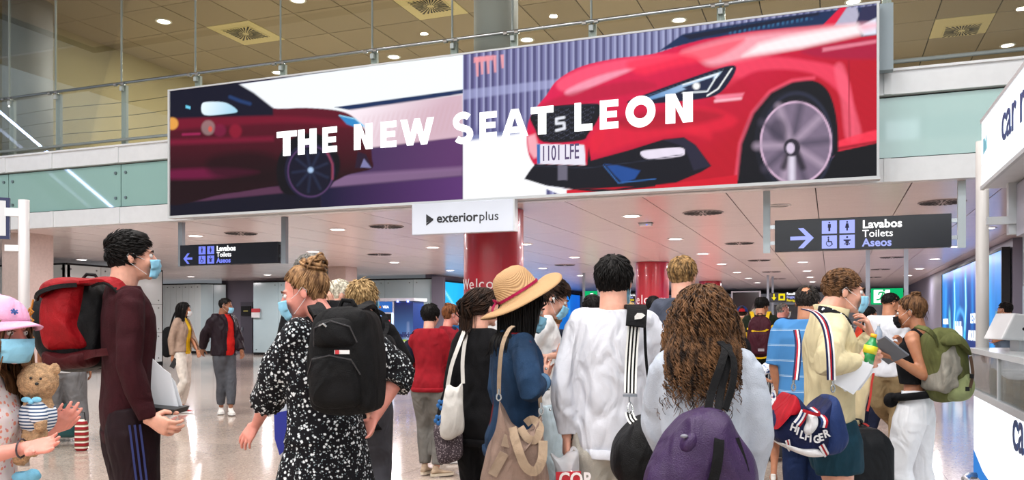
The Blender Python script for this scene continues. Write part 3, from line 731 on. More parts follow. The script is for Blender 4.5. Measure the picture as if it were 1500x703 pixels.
# wheel arch, tyre, rim
cp(curve([(1080, 268), (1082, 220), (1096, 175), (1120, 142), (1155, 122), (1190, 118), (1212, 132), (1224, 165), (1228, 210), (1225, 260), (1215, 285), (1080, 290)], 6), '#0a0b16', 2)
A.line([(1078, 262), (1084, 210), (1102, 165), (1128, 134), (1160, 118), (1192, 114)], 5, '#ff5c78', 4, .6)
A.ellipse(1163, 208, 58, 76, '#141624', 1.5); A.ellipse(1168, 208, 53, 74, '#2a2e44', 3, .8); A.ellipse(1167, 209, 50, 70, '#10121e', 2)
A.ellipse(1166, 209, 53, 61, '#d9b6d2', 1.5); A.ellipse(1166, 209, 50, 58, '#7d6d84', 1.5)
for k in range(10):
    a_ = -PI / 2 + k * 2 * PI / 10 + .25
    A.line([(1160, 212), (1160 + 52 * math.cos(a_), 210 + 58 * math.sin(a_))], 9, '#b7a2b8' if k % 2 else '#453f52', 10, .75)
A.ellipse(1140, 190, 13, 17, '#40394c', 8, .7)
A.line([(1158, 216), (1148, 245)], 9, '#181522', 6, .85); A.line([(1164, 216), (1176, 245)], 9, '#181522', 6, .85); A.line([(1160, 232), (1160, 262)], 9, '#e4dcee', 6, .9)
A.ellipse(1160, 216, 12, 13, '#2c2836', 2); A.ellipse(1158, 217, 6, 8, '#d8c8e0', 2)
A.c[(PY > HOR - (BZ0 - CAM_H))] *= 1
# headlight
cp(curve([(918, 150), (945, 138), (1000, 118), (1060, 98), (1078, 98), (1070, 118), (1048, 140), (1000, 148), (950, 152)], 4), '#0e1734', 1.5)
cp([(922, 150), (1000, 122), (1060, 102), (1050, 114), (985, 138), (930, 152)], A.grad((930, 150), '#3a86c8', (1060, 110), '#cfe6ff'), 2, .9)
cp([(1000, 128), (1046, 112), (1040, 128), (1020, 138)], '#1a2444', 1.5)
A.line([(1072, 100), (1052, 130), (1036, 140)], 2, '#ffffff', 1.5); A.line([(1000, 124), (1052, 108), (1036, 134), (1000, 136)], 2, '#f4faff', 1.5)
A.ellipse(1020, 126, 5, 5, '#ffffff', 3)
A.line([(930, 149), (1000, 122), (1074, 98)], 2, '#070b1c', 1.5)
A.line([(1048, 148), (1085, 144)], 4, '#ffb8c8', 3)
# grille, badge
cp(curve([(780, 160), (800, 156), (876, 152), (878, 170), (862, 196), (850, 206), (796, 208), (784, 190), (776, 172)], 4), '#0b0d18', 1.5)
gm = np.clip(1.2 - np.abs(np.sin((x * .5 + y * 1.0) * .42)) * 5, 0, 1) + np.clip(1.2 - np.abs(np.sin((x * .5 - y * 1.0) * .42)) * 5, 0, 1)
A.poly([(782, 162), (874, 156), (860, 194), (848, 203), (798, 205), (786, 188)], '#4a4e66', 1.2, .7, np.minimum(cm, np.clip(gm, 0, 1)))
A.line([(826, 172), (815, 174), (815, 181), (826, 180), (827, 188), (815, 191)], 4, '#e6e8f2', 1.5)
A.line([(786, 160), (876, 152)], 1.5, '#20243a', 1.5)
cp(curve([(778, 190), (790, 205), (798, 212), (850, 210), (880, 190), (884, 205), (860, 232), (820, 236), (784, 226)], 4), '#e61a38', 3, .5)
cp([(772, 200), (784, 196), (792, 228), (782, 232), (775, 222)], '#ffc8d4', 4, .7)
# number plate and lower bumper
rp([(768, 262), (776, 250), (784, 240), (860, 242), (862, 214), (866, 235), (921, 220), (972, 204), (1002, 201), (1019, 212), (1042, 243), (1027, 252), (989, 268), (940, 273), (850, 278), (800, 272)], '#0a0c1a', 1.5)
rp([(768, 263), (800, 272), (870, 281), (980, 272), (1082, 262), (1082, 300), (900, 300), (820, 285)], '#fafaff', 1.5, mask=np.clip((790 + (y - 262) * 5.5 - x) / 2, 0, 1))
rp([(830, 278), (960, 272), (1080, 256), (1080, 300), (830, 300)], '#d4122c', 2)
rp([(824, 276), (900, 277), (960, 268), (960, 273), (880, 282)], '#0a0c1a', 1.5)
rp([(886, 240), (905, 242), (938, 250), (930, 262), (912, 268), (900, 256)], '#1c4a94', 2); A.line([(884, 242), (906, 268), (960, 262)], 1.2, '#3a78c8', 1.5)
rp([(972, 205), (1002, 202), (1019, 213), (1041, 243), (1016, 250), (1008, 228), (1000, 214)], '#242238', 1.5)
rp(curve([(938, 223), (955, 219), (996, 216), (1003, 223), (996, 229), (950, 233)], 4), '#e9dff0', 1.5); cp(curve([(870, 190), (960, 176), (1030, 186), (1040, 205), (1000, 196), (920, 212), (874, 226)], 4), '#e8203c', 8, .6); cp(curve([(900, 175), (1000, 160), (1060, 168), (1020, 182), (930, 190)], 4), '#8c0620', 9, .55)
A.line([(784, 243), (860, 246), (940, 236), (1000, 226)], 1, '#262c40', 1.2)
rp([(817, 242), (831, 242), (831, 264), (817, 264)], '#6a6678', 1)
rp([(786, 211), (856, 212), (858, 242), (787, 240)], '#e9e4f2', 1); rp([(786, 211), (791, 211), (791, 240), (787, 240)], '#3a6ab0', 1)
A.put(np.clip(np.sin(y * 4.2) * .5 + .5, 0, 1) * inR, '#000000', .03)
banner = thing('advertising_banner', 'long lit advertising screen showing two red cars above the hall', 'billboard', (0, YS, 0))
vs = np.stack([GX.ravel(), np.zeros(GX.size), GZ.ravel()], 1)
idx = np.arange(NX * NZ).reshape(NZ, NX)
q = np.stack([idx[:-1, :-1], idx[:-1, 1:], idx[1:, 1:], idx[1:, :-1]], -1).reshape(-1, 4)
def grid_mesh(name, vs, q, cols, m):
    me = bpy.data.meshes.new(name); me.vertices.add(len(vs)); me.vertices.foreach_set('co', vs.astype(np.float32).ravel())
    me.loops.add(q.size); me.loops.foreach_set('vertex_index', q.astype(np.int32).ravel())
    me.polygons.add(len(q)); me.polygons.foreach_set('loop_start', np.arange(0, q.size, 4, dtype=np.int32)); me.polygons.foreach_set('loop_total', np.full(len(q), 4, np.int32))
    me.update(); at = me.color_attributes.new('art', 'FLOAT_COLOR', 'POINT')
    at.data.foreach_set('color', np.concatenate([cols.reshape(-1, 3), np.ones((len(vs), 1))], 1).astype(np.float32).ravel())
    me.materials.append(m); return me
link('screen', grid_mesh('screen', vs, q, A.c, screen_mat('led_screen', .93)), banner)
Geo().bb((BX0, .01, BZ0), (BX1, .14, BZ1)).obj('back_box', M_FRAME, banner)
for nm, a_, b_ in (('frame_edge', (BX0 - .04, -.02, BZ0 - .04), (BX1 + .04, .14, BZ0)), ('frame_edge', (BX0 - .04, -.02, BZ1), (BX1 + .04, .14, BZ1 + .025)),
                   ('frame_edge', (BX0 - .04, -.02, BZ0), (BX0, .14, BZ1)), ('frame_edge', (BX1, -.02, BZ0), (BX1 + .03, .14, BZ1))):
    Geo().bb(a_, b_).obj(nm, M_FRAME, banner)
Geo().bb((BX1 - .2, .2, 4.55), (BX1 + .2, .36, BZ1 + .06)).obj('mounting_post', mat('mount_grey', '#8f9ea6', .5), banner)
for x_ in np.linspace(BX0 + .9, BX1 - .6, 7):
    Geo().bb((x_ - .05, .14, 4.4), (x_ + .05, .5, 4.5)).obj('wall_bracket', M_FRAME, banner)
# big white letters: block shapes
M_LED = emis('led_white', '#ffffff', 1.6)
CH = .395
def quadify(w, polys): return polys
def letter(ch, x0, x1, zb, par, m, h=CH, yy=-.014, wt=None):
    w = x1 - x0; s = wt or w * .36; t = h * .24
    P_ = {'T': [[(0, h), (w, h), (w, h - t), (w / 2 + s / 2, h - t), (w / 2 + s / 2, 0), (w / 2 - s / 2, 0), (w / 2 - s / 2, h - t), (0, h - t)]],
          'H': [[(0, 0), (s, 0), (s, h * .38), (w - s, h * .38), (w - s, 0), (w, 0), (w, h), (w - s, h), (w - s, h * .62), (s, h * .62), (s, h), (0, h)]],
          'E': [[(0, 0), (w, 0), (w, t), (s, t), (s, h * .39), (w * .92, h * .39), (w * .92, h * .61), (s, h * .61), (s, h - t), (w, h - t), (w, h), (0, h)]],
          'L': [[(0, 0), (w, 0), (w, t), (s, t), (s, h), (0, h)]],
          'N': [[(0, 0), (s, 0), (s, h * .55), (w - s, 0), (w, 0), (w, h), (w - s, h), (w - s, h * .45), (s, h), (0, h)]],
          'W': [[(0, h), (w * .2, h), (w * .3, h * .42), (w * .42, h), (w * .58, h), (w * .7, h * .42), (w * .8, h), (w, h), (w * .8, 0), (w * .62, 0), (w * .5, h * .52), (w * .38, 0), (w * .2, 0)]],
          'A': [[(0, 0), (w * .26, 0), (w * .32, h * .18), (w * .68, h * .18), (w * .74, 0), (w, 0), (w * .63, h), (w * .37, h), ], ]}
    g = Geo()
    if ch == 'O':
        n = 40; ro = [(w / 2 + w * .53 * math.cos(2 * PI * k / n), h / 2 + h * .54 * math.sin(2 * PI * k / n)) for k in range(n)]
        ri = [(w / 2 + w * .25 * math.cos(2 * PI * k / n), h / 2 + h * .24 * math.sin(2 * PI * k / n)) for k in range(n)]
        vs = []; fs = []
        for k in range(n): vs += [(x0 + ro[k][0], yy, zb + ro[k][1]), (x0 + ri[k][0], yy, zb + ri[k][1]), (x0 + ro[k][0], yy + .01, zb + ro[k][1]), (x0 + ri[k][0], yy + .01, zb + ri[k][1])]
        for k in range(n):
            a, b = 4 * k, 4 * ((k + 1) % n); fs += [(a, a + 1, b + 1, b), (a, b, b + 2, a + 2), (a + 1, a + 3, b + 3, b + 1)]
        g.add(vs, fs)
    elif ch == 'S':
        pts = []; r = h * .255
        for k in range(13): a = math.radians(35 + k * 235 / 12); pts.append((w / 2 + math.cos(a) * w * .33, h - h * .27 + math.sin(a) * r * .9))
        for k in range(13): a = math.radians(90 - k * 235 / 12); pts.append((w / 2 + math.cos(a) * w * .34, h * .24 + math.sin(a) * r * .9))
        g.ribbon([(x0 + a, yy + .005, zb + b) for a, b in pts], h * .25, .01, (0, -1, 0))
    elif ch == 'A':
        g.prism([(0, 0), (w * .27, 0), (w * .5, h * .72), (w * .73, 0), (w, 0), (w * .64, h), (w * .36, h)], (x0, yy, zb), (1, 0, 0), (0, 0, 1), (0, .01, 0))
        g.prism([(w * .25, h * .14), (w * .75, h * .14), (w * .68, h * .36), (w * .32, h * .36)], (x0, yy - .001, zb), (1, 0, 0), (0, 0, 1), (0, .01, 0))
    else:
        for p_ in P_[ch]: g.prism(p_, (x0, yy, zb), (1, 0, 0), (0, 0, 1), (0, .01, 0))
    return g.obj('letter', m, par)
for ch, a_, b_ in (('T', 406, 435), ('H', 437, 464), ('E', 473, 494), ('N', 519, 546), ('E', 558, 581), ('W', 587, 636), ('S', 663, 694), ('E', 703, 728), ('A', 735, 774), ('T', 778, 811), ('L', 842, 868), ('E', 879, 906), ('O', 918, 959), ('N', 975, 1015)):
    letter(ch, at_y(a_, 200, YS).x, at_y(b_, 200, YS).x, 4.055, banner, M_LED)
M_PLT = emis('plate_ink', '#7a6a92', .6)
text('number_plate_text', '1101 LFE', .30, M_PLT, banner, (at_y(793, 236, YS).x, -.012, at_y(793, 236, YS).z), bold=.003, sx=.50)
# ================================================================ HANGING WHITE SIGN
t = thing('hanging_sign', 'white hanging company sign with black lettering under the big screen', 'sign', (-5.035, YS - .02, 2.70))
bevel(Geo().bb((-.81, -.06, 0), (.81, .06, .46)).obj('panel', mat('sign_white', '#c9d0dc', .25, var=.04, vscale=1), t), .008)
Geo().bb((.81, -.065, 0), (.83, .065, .46)).obj('edge_trim', M_FRAME, t)
for x_ in (-.6, .6): Geo().tube([(x_, .02, .455), (x_, .02, .475)], .012, 8).obj('hanger', M_STEEL, t)
M_INK = mat('ink', '#15161c', .5)
text('lettering', 'exterior', .185, M_INK, t, (-.40, -.062, .17), bold=.004, sx=1.06)
text('lettering', 'plus', .185, M_INK, t, (.275, -.062, .17), bold=-.0005, sx=1.06)
g = Geo().prism([(0, 0), (.115, -.075), (0, -.15 + .02)], (-.57, -.062, .30), (1, 0, 0), (0, 0, 1), (0, -.002, 0)); g.obj('logo_arrow', M_INK, t)
Geo().prism([(0, 0), (.115, .075), (.115, .105), (0, .03)], (-.57, -.062, .13), (1, 0, 0), (0, 0, 1), (0, -.002, 0)).obj('logo_stroke', M_INK, t)
# ================================================================ TOILET SIGNS
M_SB = mat('sign_black', '#15161f', .22)
M_SBR = mat('sign_slate', '#20242c', .22)
M_PIC = emis('pictogram_blue', '#7a86f0', 1.0)
M_PICR = emis('pictogram_lilac', '#aab4ff', 1.0)
M_TW = emis('sign_white_text', '#ffffff', 1.3)
def toilets(X0, X1, z0, z1, right, label, px_):
    t = thing('toilets_sign', label, 'sign', ((X0 + X1) / 2, 12.0, z0)); W = (X1 - X0) / 2; H = z1 - z0
    bevel(Geo().bb((-W, -.07, 0), (W, .07, H)).obj('panel', M_SBR if right else M_SB, t), .006)
    Mp = M_PICR if right else M_PIC; f = -.073
    mp = mat('sign_post_l', '#7f8890' if not right else '#b4c2c8', .4)
    for x_ in px_:
        p = Geo().bb((x_ - .045, -.04, -.01), (x_ + .045, .04, ZC - z0)).obj('hanging_post', mp if not right else mat('sign_post_r', '#b4c2c8', .4), t)
        s_ = -1 if x_ > 0 else 1
        for zz in (.1, .32): Geo().bb((min(x_, x_ + s_ * .13), -.02, zz), (max(x_, x_ + s_ * .13), .02, zz + .05)).obj('clip', M_STEEL, t)
    u = H / .42
    # arrow
    def X_(v): return v
    if right:
        ax = -W + .20; g = Geo().prism([(0, .16), (.20, .16), (.10, .05), (.17, .05), (.30, .185), (.17, .32), (.10, .32), (.20, .21), (0, .21)], (ax, f, -.01), (1, 0, 0), (0, 0, 1), (0, .004, 0)); g.obj('arrow', Mp, t); x0 = -W + .60; s = .19; gp = .03; tx = x0 + .50
    else:
        ax = -W + .08; g = Geo().prism([(.20, .115), (.07, .115), (.14, .04), (.09, .04), (0, .135), (.09, .23), (.14, .23), (.07, .155), (.20, .155)], (ax, f, -.01), (1, 0, 0), (0, 0, 1), (0, .004, 0)); g.obj('arrow', Mp, t); x0 = -W + .42; s = .155; gp = .035; tx = x0 + .40
    mi = mat('picto_ink', '#1c2048', .6)
    for k in range(4):
        a = x0 + (k % 2) * (s + gp); b = (.205 * u if k < 2 else .012) + .012
        sq = bevel(Geo().bb((a, f, b), (a + s, f + .01, b + s * .93)).obj('pictogram', Mp, t), .012)
        c = a + s / 2; g = Geo(); y0 = f - .004; q = s / .19
        head = lambda cx, cz, r: g.tube([(cx, y0, cz), (cx, y0 + .006, cz)], r * q, 12)
        def body(P_): g.prism([(p[0] * q, p[1] * q) for p in P_], (c, y0, b), (1, 0, 0), (0, 0, 1), (0, .006, 0))
        if k == 0: head(c, b + .148 * q, .011); body([(-.018, .13), (.018, .13), (.02, .08), (.012, .08), (.012, .035), (-.012, .035), (-.012, .08), (-.02, .08)])
        if k == 1: head(c, b + .148 * q, .011); body([(-.014, .13), (.014, .13), (.026, .07), (.01, .07), (.01, .035), (-.01, .035), (-.01, .07), (-.026, .07)])
        if k == 2:
            head(c - .012 * q, b + .15 * q, .011); body([(-.02, .135), (-.004, .135), (-.002, .1), (.03, .1), (.045, .05), (.03, .05), (.02, .085), (-.02, .085)])
            g.ribbon([(c + (-.002 + .036 * math.cos(t_)) * q, y0 + .003, b + (.07 + .036 * math.sin(t_)) * q) for t_ in np.linspace(2.2, 6.0, 14)], .009 * q, .006, (0, -1, 0))
        if k == 3:
            head(c, b + .145 * q, .013); body([(-.045, .115), (.045, .115), (.045, .1), (.02, .09), (.022, .065), (-.022, .065), (-.02, .09), (-.045, .1)])
            head(c, b + .05 * q, .016); head(c - .026 * q, b + .056 * q, .009); head(c + .026 * q, b + .056 * q, .009)
        g.obj('symbol', mi, sq)
    text('lettering', 'Lavabos', .145 * u, M_TW, t, (tx, f - .002, .275 * u), bold=.004)
    text('lettering', 'Toilets', .13 * u, M_TW, t, (tx, f - .002, .16 * u), bold=.0008)
    text('lettering', 'Aseos', .14 * u, Mp, t, (tx, f - .002, .04 * u), bold=.0035)
    return t
a_, b_ = at_y(264, 400, 11.97).x, at_y(411, 400, 11.97).x
toilets(a_ + .03, b_ - .02, 2.41, 2.78, False, 'black hanging toilets sign with left arrow, the smaller one at left', [-(b_ - a_) / 2 - .0, (b_ - a_) / 2 + .06])
a_, b_ = at_y(1135, 400, 11.93).x, at_y(1394, 400, 11.93).x
toilets(a_, b_, 2.36, 2.79, True, 'dark slate hanging toilets sign with right arrow, the larger one at right', [-(b_ - a_) / 2 - .11, (b_ - a_) / 2 + .12])
# ================================================================ DISTANT SIGNS
M_GRN = emis('exit_green', '#10b068', 1.0)
M_YEL = emis('sign_yellow', '#f4dc20', 1.0)
def box_sign(name, label, px0, py0, px1, py1, Y, m, hang=True, cat='sign'):
    a = at_y(px0, py1, Y); b = at_y(px1, py0, Y)
    t = thing(name, label, cat, ((a.x + b.x) / 2, Y, a.z)); w = (b.x - a.x) / 2; h = b.z - a.z
    Geo().bb((-w, 0, 0), (w, .12, h)).obj('panel', m, t)
    if hang:
        for x_ in (-w - .06, w + .06): Geo().bb((x_ - .04, .02, 0), (x_ + .04, .1, ZC - a.z)).obj('hanging_post', mat('sign_post_far', '#8a94a0', .5), t)
    return t, w, h
def running_man(t, x, z, s, m, my):
    g = Geo(); P_ = lambda a, b: (x + a * s, my, z + b * s)
    g.tube([P_(.12, .42), (x + .12 * s, my + .01, z + .42 * s)], .07 * s, 10)
    for pts in ([(.08, .33), (-.02, .05)], [(-.02, .05), (.14, -.1), (.08, -.32)], [(-.02, .05), (-.14, -.14), (-.34, -.18)], [(.08, .3), (.22, .16), (.34, .2)], [(.06, .3), (-.16, .28), (-.2, .12)]):
        g.ribbon([P_(*p) for p in pts], .09 * s, .01, (0, -1, 0))
    return g.obj('running_figure', m, t)
t, w, h = box_sign('exit_sign', 'green lit emergency exit sign with white running man, between the two men', 1276, 422, 1323, 446, 19.0, M_GRN)
Geo().bb((-w + .05, -.006, .03), (-w + .36, -.001, h - .03)).obj('white_field', M_TW, t); running_man(t, -w + .21, h / 2 - .01, .32, M_GRN, -.012)
Geo().bb((w - .30, -.006, .06), (w - .08, -.001, .10)).obj('white_bar', M_TW, t)
t, w, h = box_sign('exit_sign', 'green lit exit sign with white left arrow beside the dark-haired neck', 857, 426, 874, 446, 30.0, M_GRN)
Geo().prism([(-.18, .25), (.0, .42), (.1, .42), (-.0, .29), (.19, .29), (.19, .21), (-.0, .21), (.1, .08), (.0, .08)], (0, -.01, 0), (1, 0, 0), (0, 0, 1), (0, .008, 0)).obj('arrow', M_TW, t)
p = at_x(92, 407, -20)
t = thing('exit_sign', 'small dim green exit sign on the white wall above the backpack', 'sign', (-19.962, at_x(84, 400, -20).y, 2.25))
Geo().bb((0, -.30, 0), (.02, .30, .26)).obj('panel', mat('dim_green', '#3b7c6a', .5), t); Geo().bb((.021, -.26, .04), (.024, -.02, .22)).obj('white_field', mat('dim_white', '#cfe0dc', .5), t)
Geo().bb((.021, .04, .11), (.024, .20, .15)).prism([(.20, .06), (.28, .13), (.20, .20)], (.021, 0, 0), (0, 1, 0), (0, 0, 1), (.003, 0, 0)).obj('arrow', mat('dim_white', '#cfe0dc', .5), t)
t, w, h = box_sign('baggage_sign', 'black hanging sign with yellow arrow for baggage claim right of the dark screen', 1127, 428, 1215, 443, 34.0, M_SB)
Geo().prism([(-.025, .34), (.025, .34), (.025, .2), (.09, .2), (0, .08), (-.09, .2), (-.025, .2)], (-w + .17, -.01, 0), (1, 0, 0), (0, 0, 1), (0, .008, 0)).obj('arrow', M_YEL, t)
Geo().bb((-w + .34, -.01, .08), (-w + .58, -.002, .34)).obj('pictogram', M_YEL, t); Geo().bb((-w + .40, -.016, .14), (-w + .52, -.01, .26)).obj('case_symbol', M_SB, t)
text('lettering', 'Recollida equipatges', .13, M_TW, t, (-w + .64, -.01, .29), bold=.003, sx=.9); text('lettering', 'Baggage claim', .12, M_PICR, t, (-w + .64, -.01, .17), bold=.001); text('lettering', 'Recogida equipajes', .13, M_YEL, t, (-w + .64, -.01, .04), bold=.003, sx=.9)
t, w, h = box_sign('flight_board', 'dark departures board under the baggage claim sign', 1134, 446, 1215, 470, 35.0, M_SB)
for r_ in range(4):
    for k in range(3): Geo().bb((-w + .2 + k * .75, -.01, h - .14 - r_ * .16), (-w + .55 + k * .75 + .1 * (r_ % 2), -.002, h - .09 - r_ * .16)).obj('text_row', M_TW if r_ == 0 else mat('board_row', '#8c8a70', .5), t)
t, w, h = box_sign('boarding_sign', 'black and yellow hanging sign left of the middle red column', 915, 429, 933, 442, 31, M_SB)
Geo().bb((-w + .02, -.01, .04), (-w + .20, -.002, h - .04)).obj('pictogram', M_YEL, t); text('lettering', 'Sortida', .09, M_TW, t, (-w + .22, -.01, .22), bold=.002, sx=.7); text('lettering', 'Exit', .09, M_PICR, t, (-w + .22, -.01, .13), bold=.001, sx=.7); text('lettering', 'Salida', .09, M_YEL, t, (-w + .22, -.01, .04), bold=.002, sx=.7)
# dark advertising screen in a pale frame
a, b = at_y(1071, 505, 38), at_y(1114, 426, 38)
t = thing('dark_screen', 'black advertising screen in a pale frame above the blue cap', 'screen', ((a.x + b.x) / 2, 38, 0)); w = (b.x - a.x) / 2
Geo().bb((-w, 0, 0), (w, .3, b.z)).obj('frame', mat('screen_frame', '#8f8d94', .5), t); Geo().bb((-w + .08, -.03, .5), (w - .06, 0, b.z - .06)).obj('screen', mat('screen_off', '#0a0809', .2), t)
Geo().prism([(-.1, .6), (.1, .9), (.5, 2.4), (.44, 2.45), (.1, 1.6), (.0, 1.3), (-.25, .9)], (0, -.036, 0), (1, 0, 0), (0, 0, 1), (0, .004, 0)).obj('screen_picture', mat('screen_dim', '#2a1c1c', .4), t)
t = thing('check_counter', 'long pale counter across the far end of the hall', 'counter', (-3, 46, 0))
Geo().bb((-8, 0, 0), (6, .8, 1.1)).obj('body', mat('far_counter', '#8f8f98', .5), t); Geo().bb((-8.1, -.1, 1.1), (6.1, .9, 1.16)).obj('worktop', M_WHITE, t)
# ================================================================ BLUE SCREENS
def blue_art(x, z, W, H, seed, words=True):
    A2 = Art(x, z, '#04205c'); rr = random.Random(seed)
    A2.c = A2.grad((0, H), '#0a4a9c', (0, 0), '#031a52')
    for k in range(26):
        cx = rr.uniform(0, W); w_ = rr.uniform(.1, .5)
        A2.line([(cx, H + .2), (cx + rr.uniform(-.6, .6), rr.uniform(0, H * .6))], w_, '#1b8ee0', w_ * 2.5, rr.uniform(.15, .45))
    return A2
def screen_on_x(name, label, X, y0, y1, z0, z1, face, art, n=(260, 60)):
    t = thing(name, label, 'screen', (X, y0, z0)); W, H = y1 - y0, z1 - z0
    us = np.linspace(0, W, n[0]); zs = np.linspace(0, H, n[1]); G, Z = np.meshgrid(us, zs)
    A2 = art(G, Z, W, H); vs = np.stack([np.full(G.size, face * .06), G.ravel(), Z.ravel()], 1)
    idx = np.arange(G.size).reshape(G.shape); q_ = np.stack([idx[:-1, :-1], idx[:-1, 1:], idx[1:, 1:], idx[1:, :-1]], -1).reshape(-1, 4)
    if face < 0: q_ = q_[:, ::-1]
    link('screen', grid_mesh('screen', vs, q_, A2.c, screen_mat(name, 1.5)), t)
    Geo().bb((-.05, 0, 0), (.05, W, H)).obj('back_box', M_DARK, t)
    g = Geo()
    for a_, b_ in (((-.08, -.06, -.06), (.08, W + .06, 0)), ((-.08, -.06, H), (.08, W + .06, H + .06)), ((-.08, -.06, 0), (.08, 0, H)), ((-.08, W, 0), (.08, W + .06, H))): Geo().bb(a_, b_).obj('frame_edge', M_DARK, t)
    return t
def artR(G, Z, W, H):
    A2 = blue_art(G, Z, W, H, 3)
    for c_ in (5.2, 7.4):  # raised arms as light streaks
        A2.line([(c_ + .3, .5), (c_, 1.4), (c_ + .1, 2.15)], .22, '#3fc8ff', .35, .95); A2.line([(c_ + .2, .8), (c_, 1.4), (c_ + .08, 2.1)], .08, '#dff8ff', .12, .9)
    A2.line([(5.4, .9), (5.7, 1.2), (6.3, 1.32), (6.9, 1.2), (7.2, .9)], .1, '#58b8f0', .2, .8)
    A2.line([(9.8, .3), (9.5, 1.9)], .3, '#2f9ce8', .6, .8); A2.line([(8.3, .3), (8.6, 1.2)], .2, '#8af0e8', .5, .7); A2.line([(1.2, .2), (1.6, 2.3)], .35, '#2fa4f0', .8, .7)
    return A2
bs = screen_on_x('blue_screen', 'long blue lit advertising wall at right behind the olive backpack', 3.5, 20.6, 31.0, .42, 2.95, -1, artR)
M_BT = emis('blue_screen_text', '#f0faff', 1.5)
def xtext(t, s, yy, z, size, W, bold=0, sx=1): return text('lettering', s, size, M_BT, t, (-.07, yy, z), (PI / 2, 0, -PI / 2), bold, .002, sx=sx)
xtext(bs, 'BeBubble', 7.3, .55, .62, 0, .02, .62); xtext(bs, 'BARCELONA', 10.1, .9, .24, 0, .008, .9); xtext(bs, 'IS WAITING', 10.1, .55, .24, 0, .008, .9); xtext(bs, "LET'S", 4.35, .95, .34, 0, .012, 1.1); xtext(bs, 'AROUND', 4.75, .5, .36, 0, .012, 1.1)
def artL(G, Z, W, H):
    A2 = blue_art(G, Z, W, H, 8); A2.c = A2.c * .6 + A2.grad((0, H), '#18b8e8', (W, 0), '#0a3c9c') * .6
    A2.line([(0, 2.6), (2.2, 1.2)], .05, '#b0f0ff', .1, .8); A2.poly([(0, 0), (3, 0), (2.5, .9), (1.6, 1.2), (1.2, .8), (.6, 1.3), (0, 1)], '#06184c', .3, .8); A2.poly([(0, 0), (W, 0), (W, .25), (0, .25)], '#9fe0ff', .2, .5)
    return A2
screen_on_x('blue_screen', 'cyan and blue lit advertising wall just left of the nearest red column', -14.2, 29.0, 48.5, .4, 2.95, 1, artL, (200, 40))
struct(Geo().bb((-14.6, 28.9, 0), (-14.3, 49, ZC)).obj('wall_middle', M_PURP), 'wall that carries the cyan screen')
# ================================================================ VENDING MACHINES
a = at_y(549, 500, 25.4); b = at_y(606, 500, 25.4); m1 = at_y(577, 500, 25.4)
t = thing('vending_machine', 'blue and white lit vending machine before the grey panels', 'vending machine', (a.x, 25.4, 0)); W = m1.x - a.x
M_VB = mat('vending_blue', '#16408c', .3); M_VW = mat('vending_white', '#dfe4ee', .3)
Geo().bb((0, 0, 0), (W, .85, 2.1)).obj('cabinet', M_VW, t); Geo().bb((-.05, -.08, 2.1), (b.x - a.x + .05, .9, 2.2)).obj('canopy', M_VW, t)
Geo().bb((.03, -.02, 1.72), (W - .06, 0, 2.08)).obj('header_panel', emis('vend_header', '#3a72c8', .8), t)
Geo().bb((.05, -.02, .55), (W * .55, 0, 1.66)).obj('glass_front', emis('vend_window', '#9fc4ff', 1.1), t)
for r_ in range(4):
    Geo().bb((.06, -.03, .62 + r_ * .26), (W * .54, -.02, .64 + r_ * .26)).obj('shelf', M_VB, t)
    for k in range(3): Geo().loft([(.16 + k * W * .17, -.045, .64 + r_ * .26, .035, .02), (.16 + k * W * .17, -.045, .80 + r_ * .26, .035, .02)], 8).obj('drink', mat('drink_%d' % ((k + r_) % 3), ['#e8eef8', '#c03040', '#2a5ac0'][(k + r_) % 3], .4), t)
Geo().bb((W * .62, -.03, .5), (W * .86, 0, 1.66)).obj('keypad_panel', M_DARK, t); Geo().bb((W * .66, -.036, 1.3), (W * .82, -.03, 1.45)).obj('display', emis('vend_disp', '#ff5060', 1), t)
Geo().bb((W * .9, -.03, .3), (W * .97, 0, 1.7)).obj('light_strip', emis('vend_strip', '#bcd6ff', 2), t)
text('lettering', 'VISA', .12, M_TW, t, (W - .42, -.03, 1.86), bold=.004)
Geo().tube([(W - .6, -.022, 1.9), (W - .6, -.03, 1.9)], .05, 12).obj('red_dot', mat('card_red', '#d03030', .5), t); Geo().tube([(W - .53, -.022, 1.9), (W - .53, -.032, 1.9)], .05, 12).obj('orange_dot', mat('card_orange', '#e09030', .5), t)
t2 = thing('drinks_cooler', 'blue cooler printed with clouds beside the vending machine', 'cooler', (m1.x + .05, 25.35, 0)); W2 = b.x - m1.x - .05
n_ = 40; us = np.linspace(0, W2, n_); zs = np.linspace(0, 2.05, 70); G, Z = np.meshgrid(us, zs)
A3 = Art(G, Z, '#1a3c88'); A3.c = A3.grad((0, 2.05), '#101f5a', (0, .6), '#4a86d0')
rc = random.Random(4)
for k in range(26):
    ang = rc.uniform(0, 1); A3.ellipse(rc.uniform(0, W2), .2 + .75 * ang * rc.random() + .1, rc.uniform(.06, .16), rc.uniform(.05, .12), '#b8d4f0', .12, .55)
A3.poly([(W2 * .66, .6), (W2 * .74, 1.35), (W2 * .82, .6)], '#a8c4ec', .15, .8)
A3.poly([(0, 0), (W2, 0), (W2, .22), (0, .22)], '#3f9a3a', .03); A3.ellipse(W2 * .55, .72, .13, .07, '#a8d848', .03)
vs = np.stack([G.ravel(), np.full(G.size, -.003), Z.ravel()], 1); idx = np.arange(G.size).reshape(G.shape); q_ = np.stack([idx[:-1, :-1], idx[:-1, 1:], idx[1:, 1:], idx[1:, :-1]], -1).reshape(-1, 4)
pm2 = bpy.data.materials.new('cooler_print'); pm2.use_nodes = True; va_ = pm2.node_tree.nodes.new('ShaderNodeVertexColor'); va_.layer_name = 'art'; pm2.node_tree.links.new(va_.outputs[0], pm2.node_tree.nodes['Principled BSDF'].inputs[0])
